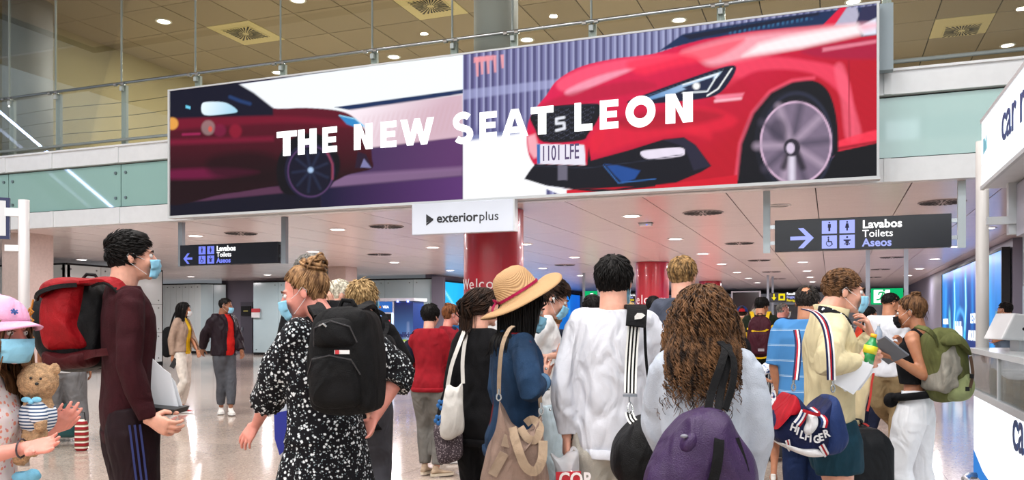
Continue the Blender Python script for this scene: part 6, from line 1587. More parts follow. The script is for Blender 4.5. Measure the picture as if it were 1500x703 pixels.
g = Geo(); g.ell(l_(55, 610), (.060, .054, .062)); g.tube([l_(60, 594, -.03), l_(71, 609, -.052)], [.028, .027], 12, dome=True)
me = bake(g, .005, 2); folds(me, .003, 40, 1); me.materials.append(stripe_mat('bear_stripes', '#dfe4ea', '#3c5478', 95, 2, .55)); me.shade_smooth(); link('striped_shirt', me, tb)
M_BOW = cloth('bow_blue', '#7cc0e0'); g = Geo(); g.ell(l_(60, 586, -.055), (.009, .008, .008)); g.ell(l_(68, 583, -.055), (.016, .006, .009)); g.ell(l_(53, 583, -.055), (.016, .006, .009)); g.obj('bow', M_BOW, tb, True)
g = Geo(); g.ell(l_(52, 694, -.05), (.05, .03, .022)); g.ell(l_(62, 690, -.06), (.03, .02, .02)); me = bake(g, .006, 2); folds(me, .005, 50, 3); me.materials.append(M_BOW); me.shade_smooth(); link('blue_trousers', me, tb)
# ---------------------------------------------------------------- person hidden behind the red backpack
F = Fig(94, 9.4, 5, 1.70, 'person in white shirt and wide grey trousers half hidden behind the red backpack', skin_='brown', build=1.05)
F.leg('R', Vector((.16, -.02, .075)) * F.k); F.leg('L', Vector((-.13, .05, .075)) * F.k)
F.body(); F.shirt(cloth('off_white_shirt', '#cfd3d6'), .35, .86, e=.03, flare=.1); F.trousers(cloth('grey_trousers', '#6a6a6c'), .80, loose=.03, wide=.02, amp=.006); F.shoes(M_BLS, M_BLS); F.hair_short(H_BLK, .03)
p = at_d(96, 640, 9.9)
t = thing('teal_suitcase', 'teal suitcase standing behind the wide grey trousers', 'suitcase', (p.x, p.y, 0), YAW); g = Geo(); soft_box(g, .42, .26, .58, .3, 1.0); o = g.obj('shell', mat('teal_shell', '#1e5c60', .35), t, True); o.location = (0, .13, .05)
for x_ in (-.15, .15): Geo().tube([(x_, -.02, .035), (x_, .02, .035)], .035, 12).obj('wheel', M_BLACK, t)
p = at_d(123, 640, 9.2)
t = thing('striped_bag', 'small red, white and brown striped cloth bag standing behind the maroon trousers', 'bag', (p.x, p.y, 0.0), YAW); g = Geo(); soft_box(g, .13, .10, .34, .5, .9); o = g.obj('bag_body', stripe_mat('bag_stripes', '#8c2028', '#d9d3c4', 17, 2, .5, extra=[(.8, '#6a4a30')]), t, True)
Geo().tube([(-.04, -.05, .33), (-.03, -.05, .42), (.03, -.05, .42), (.04, -.05, .33)], .006, 6).obj('handle', M_BCL, t)
# ---------------------------------------------------------------- walking couple
F = Fig(267, 12.9, 118, 1.72, 'woman in beige jacket, yellow top and cream trousers walking hand in hand', True, .98, 'tan', head=(-18, 6, 0)); CW = F
F.leg('R', F.at(250, 590, -.15), toe=F.wdir(.9, -.5, -.5), z=.14); F.leg('L', F.at(266, 596, .0), toe=F.wdir(1, 0, -.1))
F.arm('R', F.at(253, 520, -.15), (1, -1, 0)); F.arm('L', F.at(292, 521, .0), (-1, -.6, -.3))
F.body(); F.shirt(cloth('yellow_top', '#e0b412'), .2, .92, e=.012, amp=.002)
g = Geo(); k = F.k; F.torso(g, .030, .96, 1.475); 
for sd in 'RL': F.armtube(g, sd, .014, 1.0, .008)
me = bake(g, .012, 3); co = getco(me)
bm = bmesh.new(); bm.from_mesh(me); bmesh.ops.delete(bm, geom=[v for v in bm.verts if abs(v.co.x) < .06 + .05 * max(0, 1.35 - v.co.z / k) and v.co.y > .03 and v.co.z / k < 1.50], context='VERTS'); bm.to_mesh(me); bm.free()
me.materials.append(cloth('beige_jacket', '#9c8474', bump=.3)); me.shade_smooth(); o = link('jacket', me, F.root); md = o.modifiers.new('t', 'SOLIDIFY'); md.thickness = .012
F.trousers(cloth('cream_trousers', '#cfc6bc'), .93, e=.006, loose=.006, amp=.003); F.shoes(cloth('red_canvas', '#b01c22'), kind='flat'); F.hair_long(H_BLK, .40, 260, seed=9, vol=.7, fwd=.03); F.mask(M_MASKW)
t = frame_thing('shoulder_bag', 'black shoulder bag behind the woman in the beige jacket', 'bag', 246, 505, 13.1); l_ = pxl(246, 505, 13.1)
pillow('bag_body', [(240, 482), (252, 480), (254, 508), (250, 522), (240, 522), (238, 505)], .08, M_BCL, t, 246, 505, 13.1, amp=.004)
Geo().ribbon([l_(248, 484, 0), l_(256, 472, -.12), l_(262, 463, -.20), l_(262, 455, -.1)], .03, .006, (0, -1, .2)).obj('strap', M_BCL, t)
t = frame_thing('mobile_phone', 'dark phone in the lowered hand of the woman in cream trousers', 'phone', 255, 532, 12.72); Geo().box((0, 0, 0), (.075, .012, .15), Matrix.Rotation(.5, 3, 'Y')).obj('case', M_BLACK, t)
F = Fig(328, 12.7, 132, 1.78, 'man in dark puffer jacket, red shirt and grey jeans walking hand in hand', False, 1.06, 'brown', head=(-22, 6, 0)); CM = F
F.leg('R', F.at(324, 595, .1), toe=F.wdir(.3, 0, -1)); F.leg('L', F.at(338, 598, -.1), toe=F.wdir(.5, 0, -1));
F.arm('R', F.at(292, 521, .05), (1, -.6, -.2)); F.arm('L', F.at(353, 512, .05), (-1, -.5, 0))
F.body(jaw=1.05); F.shirt(cloth('red_tee', '#c4201c'), .3, .88, e=.016, belly=.03, amp=.003)
def open_jacket(F, m, hem, open_w, e=.034, sl=1.0, loose=.012, amp=.005, name='jacket', slope=.05, folds_f=14, th=.014, top=1.50, collar=None):
    g = Geo(); F.torso(g, e, hem, top)
    for sd in 'RL': F.armtube(g, sd, e * .5, sl, loose)
    if collar: nk = F.P['neck']; g.tube([nk - Vector((0, 0, .05)), nk + Vector((0, 0, .02))], [(.095, .09), (.082, .082)], 16, ref=(1, 0, 0))
    me = bake(g, .010 if F.d < 6 else .013, 3); folds(me, amp, folds_f, 3)
    bm = bmesh.new(); bm.from_mesh(me); k = F.k
    kill = [v for v in bm.verts if abs(v.co.x) < open_w + slope * max(0, 1.35 - v.co.z / k) and v.co.y > .03 and v.co.z / k < 1.52]
    bmesh.ops.delete(bm, geom=kill, context='VERTS'); bm.to_mesh(me); bm.free(); me.materials.append(m); me.shade_smooth()
    o = link(name, me, F.root); md = o.modifiers.new('t', 'SOLIDIFY'); md.thickness = th; return o
open_jacket(F, cloth('dark_puffer', '#1c1018', rough=.5), .88, .065, e=.045, amp=.010, folds_f=30)
F.trousers(cloth('grey_jeans', '#4c4e54'), .93, e=.012, loose=.010, amp=.006); F.shoes(M_SNW); F.hair_short(H_BLK, .022); F.mask()
# ---------------------------------------------------------------- woman in the floral dress
F = Fig(478, 3.45, -38, 1.665, 'woman with hair bun in black and white floral dress and black backpack', True, 1.06, 'pink', head=(-42, 10, 0), lean=3); FD = F
F.hc += F.wdir(-1, 0, 0) * .035
F.arm('L', F.at(380, 612, .12), (-.6, -1, .2), hdir=F.wdir(-.55, -.75, 0), palm=F.wdir(.5, -.3, 1), curl=22)
F.arm('R', F.at(549, 612, .10), (1, -.3, 0), curl=20)
F.body(bare_arms='RL'); F.browlash(H_BRN); F.mask()
M_FLO = print_mat('black_floral', '#0c0b10', [('#d9dde0', 50, .27), ('#c4ccd0', 64, .20), ('#8ea0a8', 80, .16)], soft=.05)
g = Geo(); F.torso(g, .035, .98, 1.475)
for sd in 'RL': F.armtube(g, sd, .020, .62, .020, .006)
k = F.k; n = 72; rs = []
for i in range(15):
    t = i / 14; z = lerp(1.08, .30, t); r = lerp(.165, .33, t ** .9)
    rs.append([Vector((r * k * (1 + .09 * t * math.sin(9 * a + 1.5 * math.sin(2 * a))) * math.cos(a), .82 * r * k * (1 + .09 * t * math.sin(9 * a + 2)) * math.sin(a), z * k)) for a in [2 * PI * j / n for j in range(n)]])
g.rings(rs); me = bake(g, .0095, 3); folds(me, .008, 16, 4); me.materials.append(M_FLO); me.shade_smooth(); link('dress', me, F.root)
for sd in 'L':  # gathered cuff frill
    A_ = F.armL; c = lerp(A_['E'], A_['W'], .28); u = (A_['W'] - A_['E']).normalized(); a1 = u.orthogonal().normalized(); b1 = u.cross(a1); vs = []; fs = []; n = 60
    for i, (r, dd) in enumerate(((.052, -.025), (.046, 0), (.060, .035))):
        for j in range(n): a = 2 * PI * j / n; rr = r * (1 + (.12 if i == 2 else .02) * math.sin(a * 13)); vs.append(c + (a1 * math.cos(a) + b1 * math.sin(a)) * rr + u * dd)
    for i in range(2):
        for j in range(n): fs.append((i * n + j, i * n + (j + 1) % n, (i + 1) * n + (j + 1) % n, (i + 1) * n + j))
    o = Geo().add(vs, fs).obj('sleeve_frill', M_FLO, F.root, True); md = o.modifiers.new('t', 'SOLIDIFY'); md.thickness = .003
F.shoes(M_BLS); F.hair_bun(H_LBR, (0, -.075, .115), .052, 520, messy=.25, loose=.8)
bp = frame_thing('black_backpack', 'black backpack with small white tag worn by the woman in floral dress', 'backpack', 510, 520, 3.18, YAW - math.radians(8)); M_PBK = cloth('pack_matte_black', '#08080a', rough=.75, bump=.4, var=.5)
l_ = pxl(510, 520, 3.18)
pillow('body', [(463, 470), (480, 452), (515, 446), (545, 455), (556, 480), (562, 540), (560, 592), (545, 605), (505, 609), (468, 602), (458, 580), (457, 520)], .14, M_PBK, bp, 510, 520, 3.18, amp=.006, flat=.42, n=10)
pillow('front_pocket', [(470, 520), (500, 514), (535, 518), (545, 540), (546, 585), (528, 596), (490, 597), (470, 588), (466, 555)], .175, M_PBK, bp, 510, 520, 3.18, amp=.006, flat=.3)
pillow('top_pocket', [(474, 474), (500, 464), (530, 468), (540, 490), (536, 508), (500, 512), (474, 506)], .165, M_PBK, bp, 510, 520, 3.18, amp=.005, flat=.3)
zipper(bp, [l_(476, 506, -.12), l_(480, 480, -.145), l_(505, 470, -.155), l_(532, 478, -.148), l_(541, 500, -.135)], mat('zip_grey', '#2c2c30', .4))
zipper(bp, [l_(468, 545, -.13), l_(478, 524, -.155), l_(505, 518, -.165), l_(535, 524, -.155), l_(545, 545, -.13)], mat('zip_grey', '#2c2c30', .4))
Geo().box(l_(526, 513, -.185), (.055, .006, .014)).obj('white_tag', mat('tag_white', '#d8d4d4', .5), bp); Geo().box(l_(519.5, 513, -.189), (.014, .006, .014)).obj('red_tag_end', mat('tag_red', '#b02830', .5), bp)
Geo().tube([l_(488, 477, -.15), l_(496, 474, -.165), l_(500, 478, -.16)], .004, 6).obj('zip_pull', M_STEEL, bp)
Geo().tube([l_(500, 452, -.03), l_(506, 440, -.03), l_(520, 441, -.03), l_(526, 452, -.03)], .009, 6).obj('grab_handle', M_PBK, bp)
Geo().ribbon([l_(478, 462, -.06), l_(466, 452, -.02), l_(450, 448, .06), l_(437, 455, .15), l_(432, 475, .2)], .055, .016, [Vector((0, -.5, 1))] * 3 + [Vector((-.8, -.5, .3))] * 2).obj('shoulder_strap', M_PBK, bp)
Geo().ribbon([l_(530, 455, -.05), l_(534, 448, .04), l_(533, 450, .14), l_(530, 470, .22)], .05, .016, [Vector((0, -.3, 1))] * 2 + [Vector((.8, .5, .3))] * 2).obj('shoulder_strap', M_PBK, bp)
Geo().ribbon([l_(467, 495, -.07), l_(461, 520, -.08), l_(462, 560, -.08)], .02, .006, (-1, -.6, 0)).obj('side_strap', M_PBK, bp)
# grey-haired person hidden behind her
F = Fig(474, 4.5, 20, 1.79, 'grey-haired person in black coat almost hidden behind the floral dress', skin_='light', head=(10, 0, 0), build=.9)
F.hc += F.wdir(-1, 0, 0) * .07
F.body(); F.shirt(M_BCL, 1.0, .62, e=.045, loose=.02, name='coat', amp=.008); F.trousers(M_BCL); F.shoes(M_BLS); F.hair_short(H_GRY, .035)
t = frame_thing('green_bag', 'dark green bag peeking out left of the floral dress sleeve', 'bag', 405, 545, 4.25)
pillow('bag_body', [(392, 520), (400, 507), (416, 504), (430, 520), (432, 560), (424, 582), (404, 584), (393, 560)], .10, cloth('green_nylon', '#123c1a', rough=.6), t, 405, 545, 4.25, amp=.006)
Geo().ribbon([pxl(405, 545, 4.25)(*q) for q in ((410, 508, 0), (416, 470, .05), (428, 440, .1), (440, 430, .15))], .03, .006, (0, -1, 0)).obj('strap', M_BCL, t)
def plastic(name, c, al=.55):
    m = mat(name, c, .3, var=.05, vscale=12, bump=.5, bscale=14, spec=.5); b = m.node_tree.nodes['Principled BSDF']; b.inputs['Alpha'].default_value = al; return m
t = frame_thing('shopping_bag', 'white and blue plastic shopping bag hanging left of the floral dress', 'bag', 420, 620, 4.2); l_ = pxl(420, 620, 4.2)
pillow('bag_body', [(404, 592), (430, 588), (440, 600), (440, 650), (432, 672), (412, 672), (406, 640)], .05, plastic('plastic_clear', '#cfd6e0', .75), t, 420, 620, 4.2, amp=.008, freq=30)
Geo().prism([xz(l_(*q)) for q in ((406, 603), (428, 599), (430, 650), (414, 664), (407, 640))], (0, -.056, 0), (1, 0, 0), (0, 0, 1), (0, .004, 0)).obj('blue_print', mat('bag_blue', '#18288c', .4), t)
Geo().ribbon([l_(410, 594, 0), l_(416, 570, 0), l_(428, 570, 0), l_(432, 590, 0)], .012, .003, (0, -1, 0)).obj('handle', plastic('plastic_clear', '#cfd6e0'), t)
# white-haired person glimpsed between the bun and the blond curls
F = Fig(497, 6.2, 40, 1.74, 'white-haired person with light blue mask between bun and blond curls', skin_='light', head=(40, 0, 0))
F.body(); F.shirt(cloth('navy_shirt', '#141a2c'), 1.0, .85); F.trousers(M_BCL); F.shoes(M_BLS); F.hair_short(H_WHT, .03); F.mask()
# ---------------------------------------------------------------- blond curly woman in black
F = Fig(531, 5.5, 22, 1.69, 'woman with short blond wavy hair in black jacket beside the vending machine', True, 1.08, 'light', head=(24, 0, 0))
F.arm('R', F.at(572, 492, .12), (.8, -.4, -1), hdir=F.wdir(-.8, .3, .1), palm=F.wdir(-.4, -1, .2), curl=48)
F.body(); F.shirt(M_BCL, 1.0, .74, e=.035, loose=.016, name='jacket', amp=.008, collar='high'); F.trousers(cloth('grey_trouser2', '#3c3c42')); F.shoes(M_BLS)
F.hair_short(H_BLO, .055, 1000, off=.030, lift=.5, seed=11, line=[(-.2, -.085), (-.04, -.08), (.0, -.05), (.03, -.01), (.05, .03), (.07, .07)], extra=[((0, -.045, -.02), (.078, .07, .075))], jit=.4, r=.008); F.mask()
t = frame_thing('black_handbag', 'large black soft handbag slung behind the blond woman in black', 'bag', 566, 512, 5.25); l_ = pxl(566, 512, 5.25)
pillow('bag_body', [(552, 496), (568, 488), (580, 500), (581, 525), (574, 538), (556, 541), (540, 530), (542, 508)], .10, M_BCL, t, 566, 512, 5.25, amp=.010)
Geo().ribbon([l_(560, 494, 0), l_(563, 480, .12), l_(556, 462, .2), l_(545, 455, .2)], .028, .006, (0, -1, .3)).obj('strap', M_BCL, t)
# ================================================================ PEOPLE, middle
# ---------------------------------------------------------------- woman in red jumper and grey trousers
F = Fig(629, 7.6, 18, 1.585, 'black-haired woman in red jumper and grey trousers seen from behind', True, .98, 'light', head=(14, 6, 0))
F.leg('R', F.at(640, 684, 0), toe=F.wdir(.9, 0, .5)); F.leg('L', F.at(623, 680, .1), toe=F.wdir(.5, 0, 1));
F.arm('R', F.at(664, 570, .15), (1, -.5, 0)); F.arm('L', F.at(608, 560, .25), (-1, -1, 0))
F.body(); F.shirt(cloth('red_jumper', '#8c1420', bump=.4), 1.0, .86, e=.030, loose=.016, amp=.006, collar='round'); F.trousers(cloth('stone_trousers', '#6c6a66'), .96, e=.012, loose=.012, amp=.006)
F.shoes(cloth('beige_suede', '#b09a84'), mat('sole_beige', '#c8bca8', .6)); F.hair_short(H_BLK, .045, 420, off=.022, line=[(-.2, -.075), (-.03, -.07), (.0, -.03), (.03, .0), (.05, .03), (.07, .07)], extra=[((0, -.035, -.02), (.076, .066, .07))])
t = frame_thing('navy_shoulder_bag', 'dark navy shoulder bag at the left arm of the woman in red jumper', 'bag', 597, 515, 7.7); l_ = pxl(597, 515, 7.7)
pillow('bag_body', [(592, 502), (602, 496), (612, 500), (612, 528), (600, 531), (592, 520)], .09, cloth('navy_bag', '#101526'), t, 597, 515, 7.7, amp=.005)
Geo().ribbon([l_(600, 498, 0), l_(608, 488, -.12), l_(615, 482, -.06)], .03, .006, (0, -1, .3)).obj('strap', cloth('navy_bag', '#101526'), t)
F = Fig(658, 8.4, 62, 1.60, 'woman with reddish hair knot, glasses and white mask behind the red jumper', True, 1.0, 'pink', head=(8, 6, 0))
F.body(); F.shirt(cloth('red_vest', '#7c1420'), .3, 1.1, e=.03, name='scarf'); F.shirt(cloth('navy_jacket', '#131a2e'), 1.0, .84, e=.026, top=1.40, name='jacket'); F.trousers(M_BCL); F.shoes(M_BLS); F.hair_bun(H_AUB, (0, -.06, .105), .04); F.mask(M_MASKW)
g = Geo()
for sg in (-1, 1): g.tube([F.hp((sg * .031 + .021 * math.cos(a), .104, .002 + .017 * math.sin(a))) for a in np.linspace(0, 2 * PI, 16)], .0022, 5).tube([F.hp((sg * .052, .102, .006)), F.hp((sg * .082, .0, .010))], .002, 5)
g.tube([F.hp((-.010, .106, .004)), F.hp((.010, .106, .004))], .002, 5).obj('glasses', M_BLACK, F.root)
# ---------------------------------------------------------------- woman in black behind the hat woman
F = Fig(704, 4.6, 28, 1.615, 'woman in black with long dark ponytail between tote bag and denim jacket', True, .86, 'light', head=(30, 4, 0))
F.leg('L', F.at(684, 745, .05))
F.body(); F.shirt(M_BCL, 1.0, .80, e=.030, loose=.014, name='jacket', amp=.006); F.trousers(cloth('black_denim', '#0c0c0f'), .97, loose=.008); F.shoes(M_BLS)
F.hair_long(H_DBR, .50, 420, seed=21, vol=.2, gather=(-.02, -.14, .03), r=.0042, off=.008, fwd=-.04)
t = frame_thing('tote_bag', 'white cotton tote bag with blue flowers beside the woman in black', 'bag', 660, 605, 4.45); l_ = pxl(660, 605, 4.45)
M_TOTE = cloth('white_cotton', '#cfccc6', var=.05, bump=.3)
ol = [(655, 562), (668, 566), (678, 560), (680, 590), (681, 630), (670, 640), (655, 645), (644, 638), (643, 615), (648, 585)]
pillow('bag_body', ol, .06, M_TOTE, t, 660, 605, 4.45, amp=.006, res=6)
for pts in (((656, 566, -.02), (662, 535, -.02), (672, 505, .02), (680, 480, .12)), ((678, 562, .02), (677, 530, .04), (680, 500, .08), (684, 480, .12))): Geo().ribbon([l_(*q) for q in pts], .02, .004, (0, -1, 0)).obj('strap', M_TOTE, t)
M_FB = mat('flower_blue', '#1c5c98', .6)
for cx_, cy_, R_ in ((647, 592, 7), (643, 614, 7)):
    g = Geo(); yy = -.052
    for k in range(5): a = 2 * PI * k / 5 + .4; g.ell(l_(cx_ + 4.2 * math.cos(a), cy_ + 4.8 * math.sin(a), yy + .02), (.011, .006, .013), seg=10, rings=6)
    g.obj('flower_print', M_FB, t)
t = frame_thing('woven_bag', 'brown-grey woven patterned bag hanging under the white tote', 'bag', 658, 648, 4.55)
pillow('bag_body', [(635, 622), (650, 618), (676, 626), (680, 655), (676, 672), (660, 678), (642, 678), (637, 655)], .09, print_mat('tweed', '#4c4248', [('#b0a4a8', 110, .3), ('#2c2428', 130, .28)], soft=.1), t, 658, 648, 4.55, amp=.006)
Geo().ribbon([pxl(658, 648, 4.55)(*q) for q in ((640, 624, 0), (645, 590, .08), (660, 550, .12), (676, 500, .18))], .02, .005, (0, -1, 0)).obj('strap', M_BCL, t)
# ---------------------------------------------------------------- woman with the straw hat
F = Fig(752, 3.9, 76, 1.60, 'woman in straw hat and blue denim jacket carrying the taupe bag', True, 1.12, 'light', head=(4, 12, 0), lean=2)
F.arm('R', F.at(792, 560, -.10), (1, -.2, -.8), hdir=F.wdir(.1, 1, .1), palm=F.wdir(.2, 0, 1), curl=28)
F.arm('L', F.at(795, 560, .15), (0, -.5, -1), hdir=F.wdir(.2, 1, 0), curl=30)
F.body(); F.browlash(H_DBR); F.mask()
M_DEN = cloth('blue_denim', '#1b3450', bump=.5, bscale=320, var=.25, vscale=7)
F.shirt(M_DEN, .97, .86, e=.038, loose=.018, amp=.010, name='denim_jacket', collar='high')
A_ = F.armR; u = (A_['W'] - A_['E']).normalized(); c = lerp(A_['E'], A_['W'], .90)
Geo().tube([c - u * .030, c + u * .028], [.046, .048], 18).obj('cuff', cloth('denim_light', '#5a7ea0', bump=.4), F.root, True)
for k_, (px_, py_) in enumerate(((812, 600), (810, 570), (806, 540), (800, 615))):
    Geo().ell(F.at(px_ - 6, py_, -.15), (.006, .006, .006)).obj('button', M_STEEL, F.root, True)
F.shirt(cloth('dark_red_hem', '#5c1018'), 0.1, .80, e=.020, name='shirt'); F.trousers(M_BCL); F.shoes(M_BLS)
F.hair_long(H_BLK, .34, 460, seed=31, vol=.9, fwd=.05, r=.0045)
# straw hat: crown, wide waved brim, ribbon
def straw():
    m = bpy.data.materials.new('straw'); m.use_nodes = True; nt = m.node_tree; N = nt.nodes; L = nt.links; b = N['Principled BSDF']; b.inputs['Roughness'].default_value = .7
    tc = N.new('ShaderNodeTexCoord'); w = N.new('ShaderNodeTexWave'); w.wave_type = 'RINGS'; w.rings_direction = 'Z'; w.inputs['Scale'].default_value = 130; w.inputs['Distortion'].default_value = .8; w.inputs['Detail Scale'].default_value = 6
    L.new(tc.outputs['Object'], w.inputs[0]); r = N.new('ShaderNodeValToRGB'); r.color_ramp.elements[0].color = (*lin('#97714a'), 1); r.color_ramp.elements[1].color = (*lin('#c9a272'), 1)
    L.new(w.outputs['Fac'], r.inputs[0]); L.new(r.outputs[0], b.inputs['Base Color']); bp_ = N.new('ShaderNodeBump'); bp_.inputs['Strength'].default_value = .35; bp_.inputs['Distance'].default_value = .003
    L.new(w.outputs['Fac'], bp_.inputs['Height']); L.new(bp_.outputs[0], b.inputs['Normal']); return m
hat_c = F.hp((0, -.055, .072)); HT = F.HR @ Matrix.Rotation(math.radians(46), 3, 'X')
prof = [(.0, .132), (.04, .128), (.068, .115), (.086, .09), (.097, .05), (.104, 0), (.115, -.010), (.142, -.014), (.172, -.018), (.195, -.024), (.208, -.032)]
vs = []; fs = []; n = 56
for i, (r, z) in enumerate(prof):
    for j in range(n):
        a = 2 * PI * j / n; br = max(0, (r - .104) / .128); zz = z + br * (.030 * math.cos(2 * a + 2.6) + .012 * math.sin(3 * a + 1)) ; rr = r * (1 + br * .05 * math.sin(2 * a))
        vs.append(hat_c + HT @ (Vector((rr * math.cos(a) * .88, rr * math.sin(a) * 1.03, zz)) * 1.0))
for i in range(len(prof) - 1):
    for j in range(n): fs.append((i * n + j, i * n + (j + 1) % n, (i + 1) * n + (j + 1) % n, (i + 1) * n + j))
me = Geo().add(vs, fs).mesh('straw_hat', straw(), True)
hat = link('straw_hat', me, F.root); md = hat.modifiers.new('t', 'SOLIDIFY'); md.thickness = .003; md.offset = 1
hat['label'] = 'wide straw sun hat with magenta ribbon'
# object space for the weave: rings about the crown
me.transform(Matrix.Translation(-hat_c)); me.transform(HT.inverted().to_4x4()); hat.location = hat_c; hat.rotation_euler = HT.to_euler()
M_RIB = cloth('magenta_ribbon', '#a01848', rough=.5)
P_ = [Vector((.1055 * math.cos(a) * .88, .1055 * math.sin(a) * 1.03, .012)) for a in np.linspace(0, 2 * PI, 44)]
Geo().ribbon(P_, .013, .003, [Vector((p.x, p.y, 0)) for p in P_]).obj('ribbon', M_RIB, hat)
g = Geo()
for q in ([(0, -.112, .012), (.012, -.13, .004), (.02, -.155, -.012), (.014, -.175, -.03)], [(0, -.112, .012), (-.012, -.128, .008), (-.016, -.145, -.004), (-.01, -.16, -.03)], [(0, -.112, .014), (.02, -.118, .028), (.026, -.112, .015), (.0, -.11, .01)], [(0, -.112, .014), (-.02, -.118, .03), (-.028, -.112, .012), (.0, -.11, .01)]): g.ribbon([Vector(p) + Vector((0, 0, .006)) for p in q], .011, .002, (.3, -1, .4))
g.obj('ribbon_tails', M_RIB, hat)
# taupe bag
t = frame_thing('taupe_shoulder_bag', 'big taupe fabric shoulder bag with fallen handles on the denim jacket woman', 'bag', 755, 650, 3.62); l_ = pxl(755, 650, 3.62)
M_TAU = cloth('taupe_nylon', '#8a7468', rough=.7, var=.10, bump=.35); M_TAUH = cloth('taupe_webbing', '#95816c', rough=.8)
ol = [(731, 585), (745, 612), (768, 628), (785, 620), (793, 606), (798, 630), (802, 670), (806, 705), (800, 742), (770, 758), (735, 758), (712, 738), (700, 700), (708, 665), (722, 628)]
pillow('bag_body', ol, .14, M_TAU, t, 755, 650, 3.62, amp=.016, freq=24, flat=.55, res=4, stretch=(1.6, 1, .35))
Geo().ribbon([l_(745, 632, -.118), l_(740, 648, -.125)], .035, .004, (0, -1, 0)).obj('print_patch', cloth('taupe_print', '#94816f'), t)
Geo().ribbon([l_(739, 656, -.138), l_(722, 688, -.13)], .04, .004, (0, -1, 0)).obj('print_patch', cloth('taupe_print', '#94816f'), t)
Geo().ribbon([l_(750, 622, -.10), l_(757, 645, -.15), l_(768, 672, -.17), l_(782, 680, -.17), l_(792, 664, -.16), l_(794, 640, -.12)], .038, .006, (0, -1, 0)).obj('handle', M_TAUH, t)
Geo().ribbon([l_(762, 622, -.09), l_(772, 636, -.12), l_(784, 638, -.12), l_(790, 622, -.10), l_(780, 612, -.06), l_(770, 618, -.05)], .034, .006, (0, -1, 0)).obj('handle', M_TAUH, t)
Geo().ribbon([l_(731, 575, -.05), l_(732, 540, -.06), l_(736, 505, -.05), l_(745, 484, .02), l_(752, 478, .10)], .017, .005, [Vector((0, -1, 0))] * 3 + [Vector((0, -.6, 1))] * 2).obj('strap', M_TAUH, t)
Geo().ribbon([l_(792, 596, -.03), l_(789, 570, -.02), l_(784, 540, .02), l_(775, 505, .12)], .017, .005, (0, -1, .2)).obj('strap', M_TAUH, t)
for q in ((731, 580), (792, 600)): 
    Geo().tube([l_(q[0] + 3.2 * math.cos(a), q[1] + 5 * math.sin(a), -.05) for a in np.linspace(0, 2 * PI, 14)], .004, 6).obj('clasp', M_STEEL, t)
    Geo().tube([l_(q[0], q[1] - 5, -.05), l_(q[0], q[1] - 12, -.05)], .006, 8).obj('clasp_pin', M_STEEL, t)
# ---------------------------------------------------------------- young man on his phone
F = Fig(797, 5.0, 84, 1.70, 'young man in white shirt looking down at his phone beyond the straw hat', False, .86, 'light', head=(0, 26, 0))
F.arm('R', F.at(814, 520, -.12), (0, -.5, -1), hdir=F.wdir(.9, .35, 0), palm=F.wdir(0, .8, .5), curl=22); F.arm('L', F.at(816, 520, .10), (0, -.5, -1), hdir=F.wdir(.9, .35, 0), palm=F.wdir(0, .8, -.5), curl=22)
F.body(bare_arms='RL'); F.browlash(H_DBR); F.shirt(cloth('white_tee_soft', '#d8d8d8'), .42, .86, e=.028, loose=.02, amp=.008); F.trousers(cloth('pale_jeans', '#a8b8c0'), .96); F.shoes(M_SNW)
F.hair_short(H_DBR, .05, 700, off=.018, flow='fwd', lift=.4, seed=14, extra=[((0, .03, .09), (.066, .06, .045))]); F.mask()
Geo().ell(F.hp((.086, -.004, -.008)), (.006, .008, .008)).tube([F.hp((.088, .0, -.01)), F.hp((.086, .012, -.03))], .003, 6).obj('earbud', mat('earbud_white', '#f0f0f0', .3), F.root, True)
t = frame_thing('mobile_phone', 'pale phone held flat by the young man beyond the straw hat', 'phone', 829, 510, 4.9); Geo().box((0, 0, 0), (.17, .085, .010), Matrix.Rotation(-.18, 3, 'Y')).obj('case', mat('phone_pale', '#9c98a8', .3), t)
l_ = pxl(829, 510, 4.9); Geo().tube([l_(823, 515, 0), l_(818, 545, 0), l_(810, 553, .02), l_(804, 560, .03), l_(806, 575, .03)], .0035, 5).obj('cable', mat('cable_white', '#d0d4d6', .5), t)
F = Fig(813, 9.6, 10, 1.55, 'person in long navy coat far behind the phone user', True, 1.05, 'light', head=(-30, 0, 0))
F.body(); F.shirt(cloth('navy_coat', '#0e1626'), 1.0, .45, e=.04, name='coat', loose=.02); F.trousers(M_BCL); F.shoes(M_BLS, M_BLS); F.hair_short(H_LBR, .04); F.mask()
# ---------------------------------------------------------------- man in the white long-sleeved shirt
F = Fig(899, 3.8, 4, 1.725, 'dark-haired man seen from behind in white long-sleeved shirt with striped strap', False, .98, 'light', head=(4, 0, 0)); WM = F
F.arm('L', F.at(829, 654, .02), (-1, -.6, 0), hdir=F.wdir(-.05, -1, 0), palm=F.wdir(1, 0, .2), curl=62)
F.arm('R', F.at(972, 610, .12), (1, -.5, 0), curl=30)
F.body(); M_WLS = cloth('white_jersey', '#d2d4dc', var=.03, bump=.18, wr=.8)
F.shirt(M_WLS, 1.0, .815, e=.030, loose=.022, amp=.014, collar='round', freq=11); F.trousers(cloth('cream_chinos', '#b4b0a6', bump=.3), .97, loose=.018, amp=.006, top=.93, e=.006)
F.shoes(M_SNW); F.hair_short(H_BLK, .045, 1200, off=.017, lift=.3, seed=6, extra=[((0, -.02, .085), (.072, .08, .055))], line=[(-.2, -.060), (-.04, -.055), (-.015, -.01), (.02, .012), (.05, .045), (.075, .08)]); F.mask()
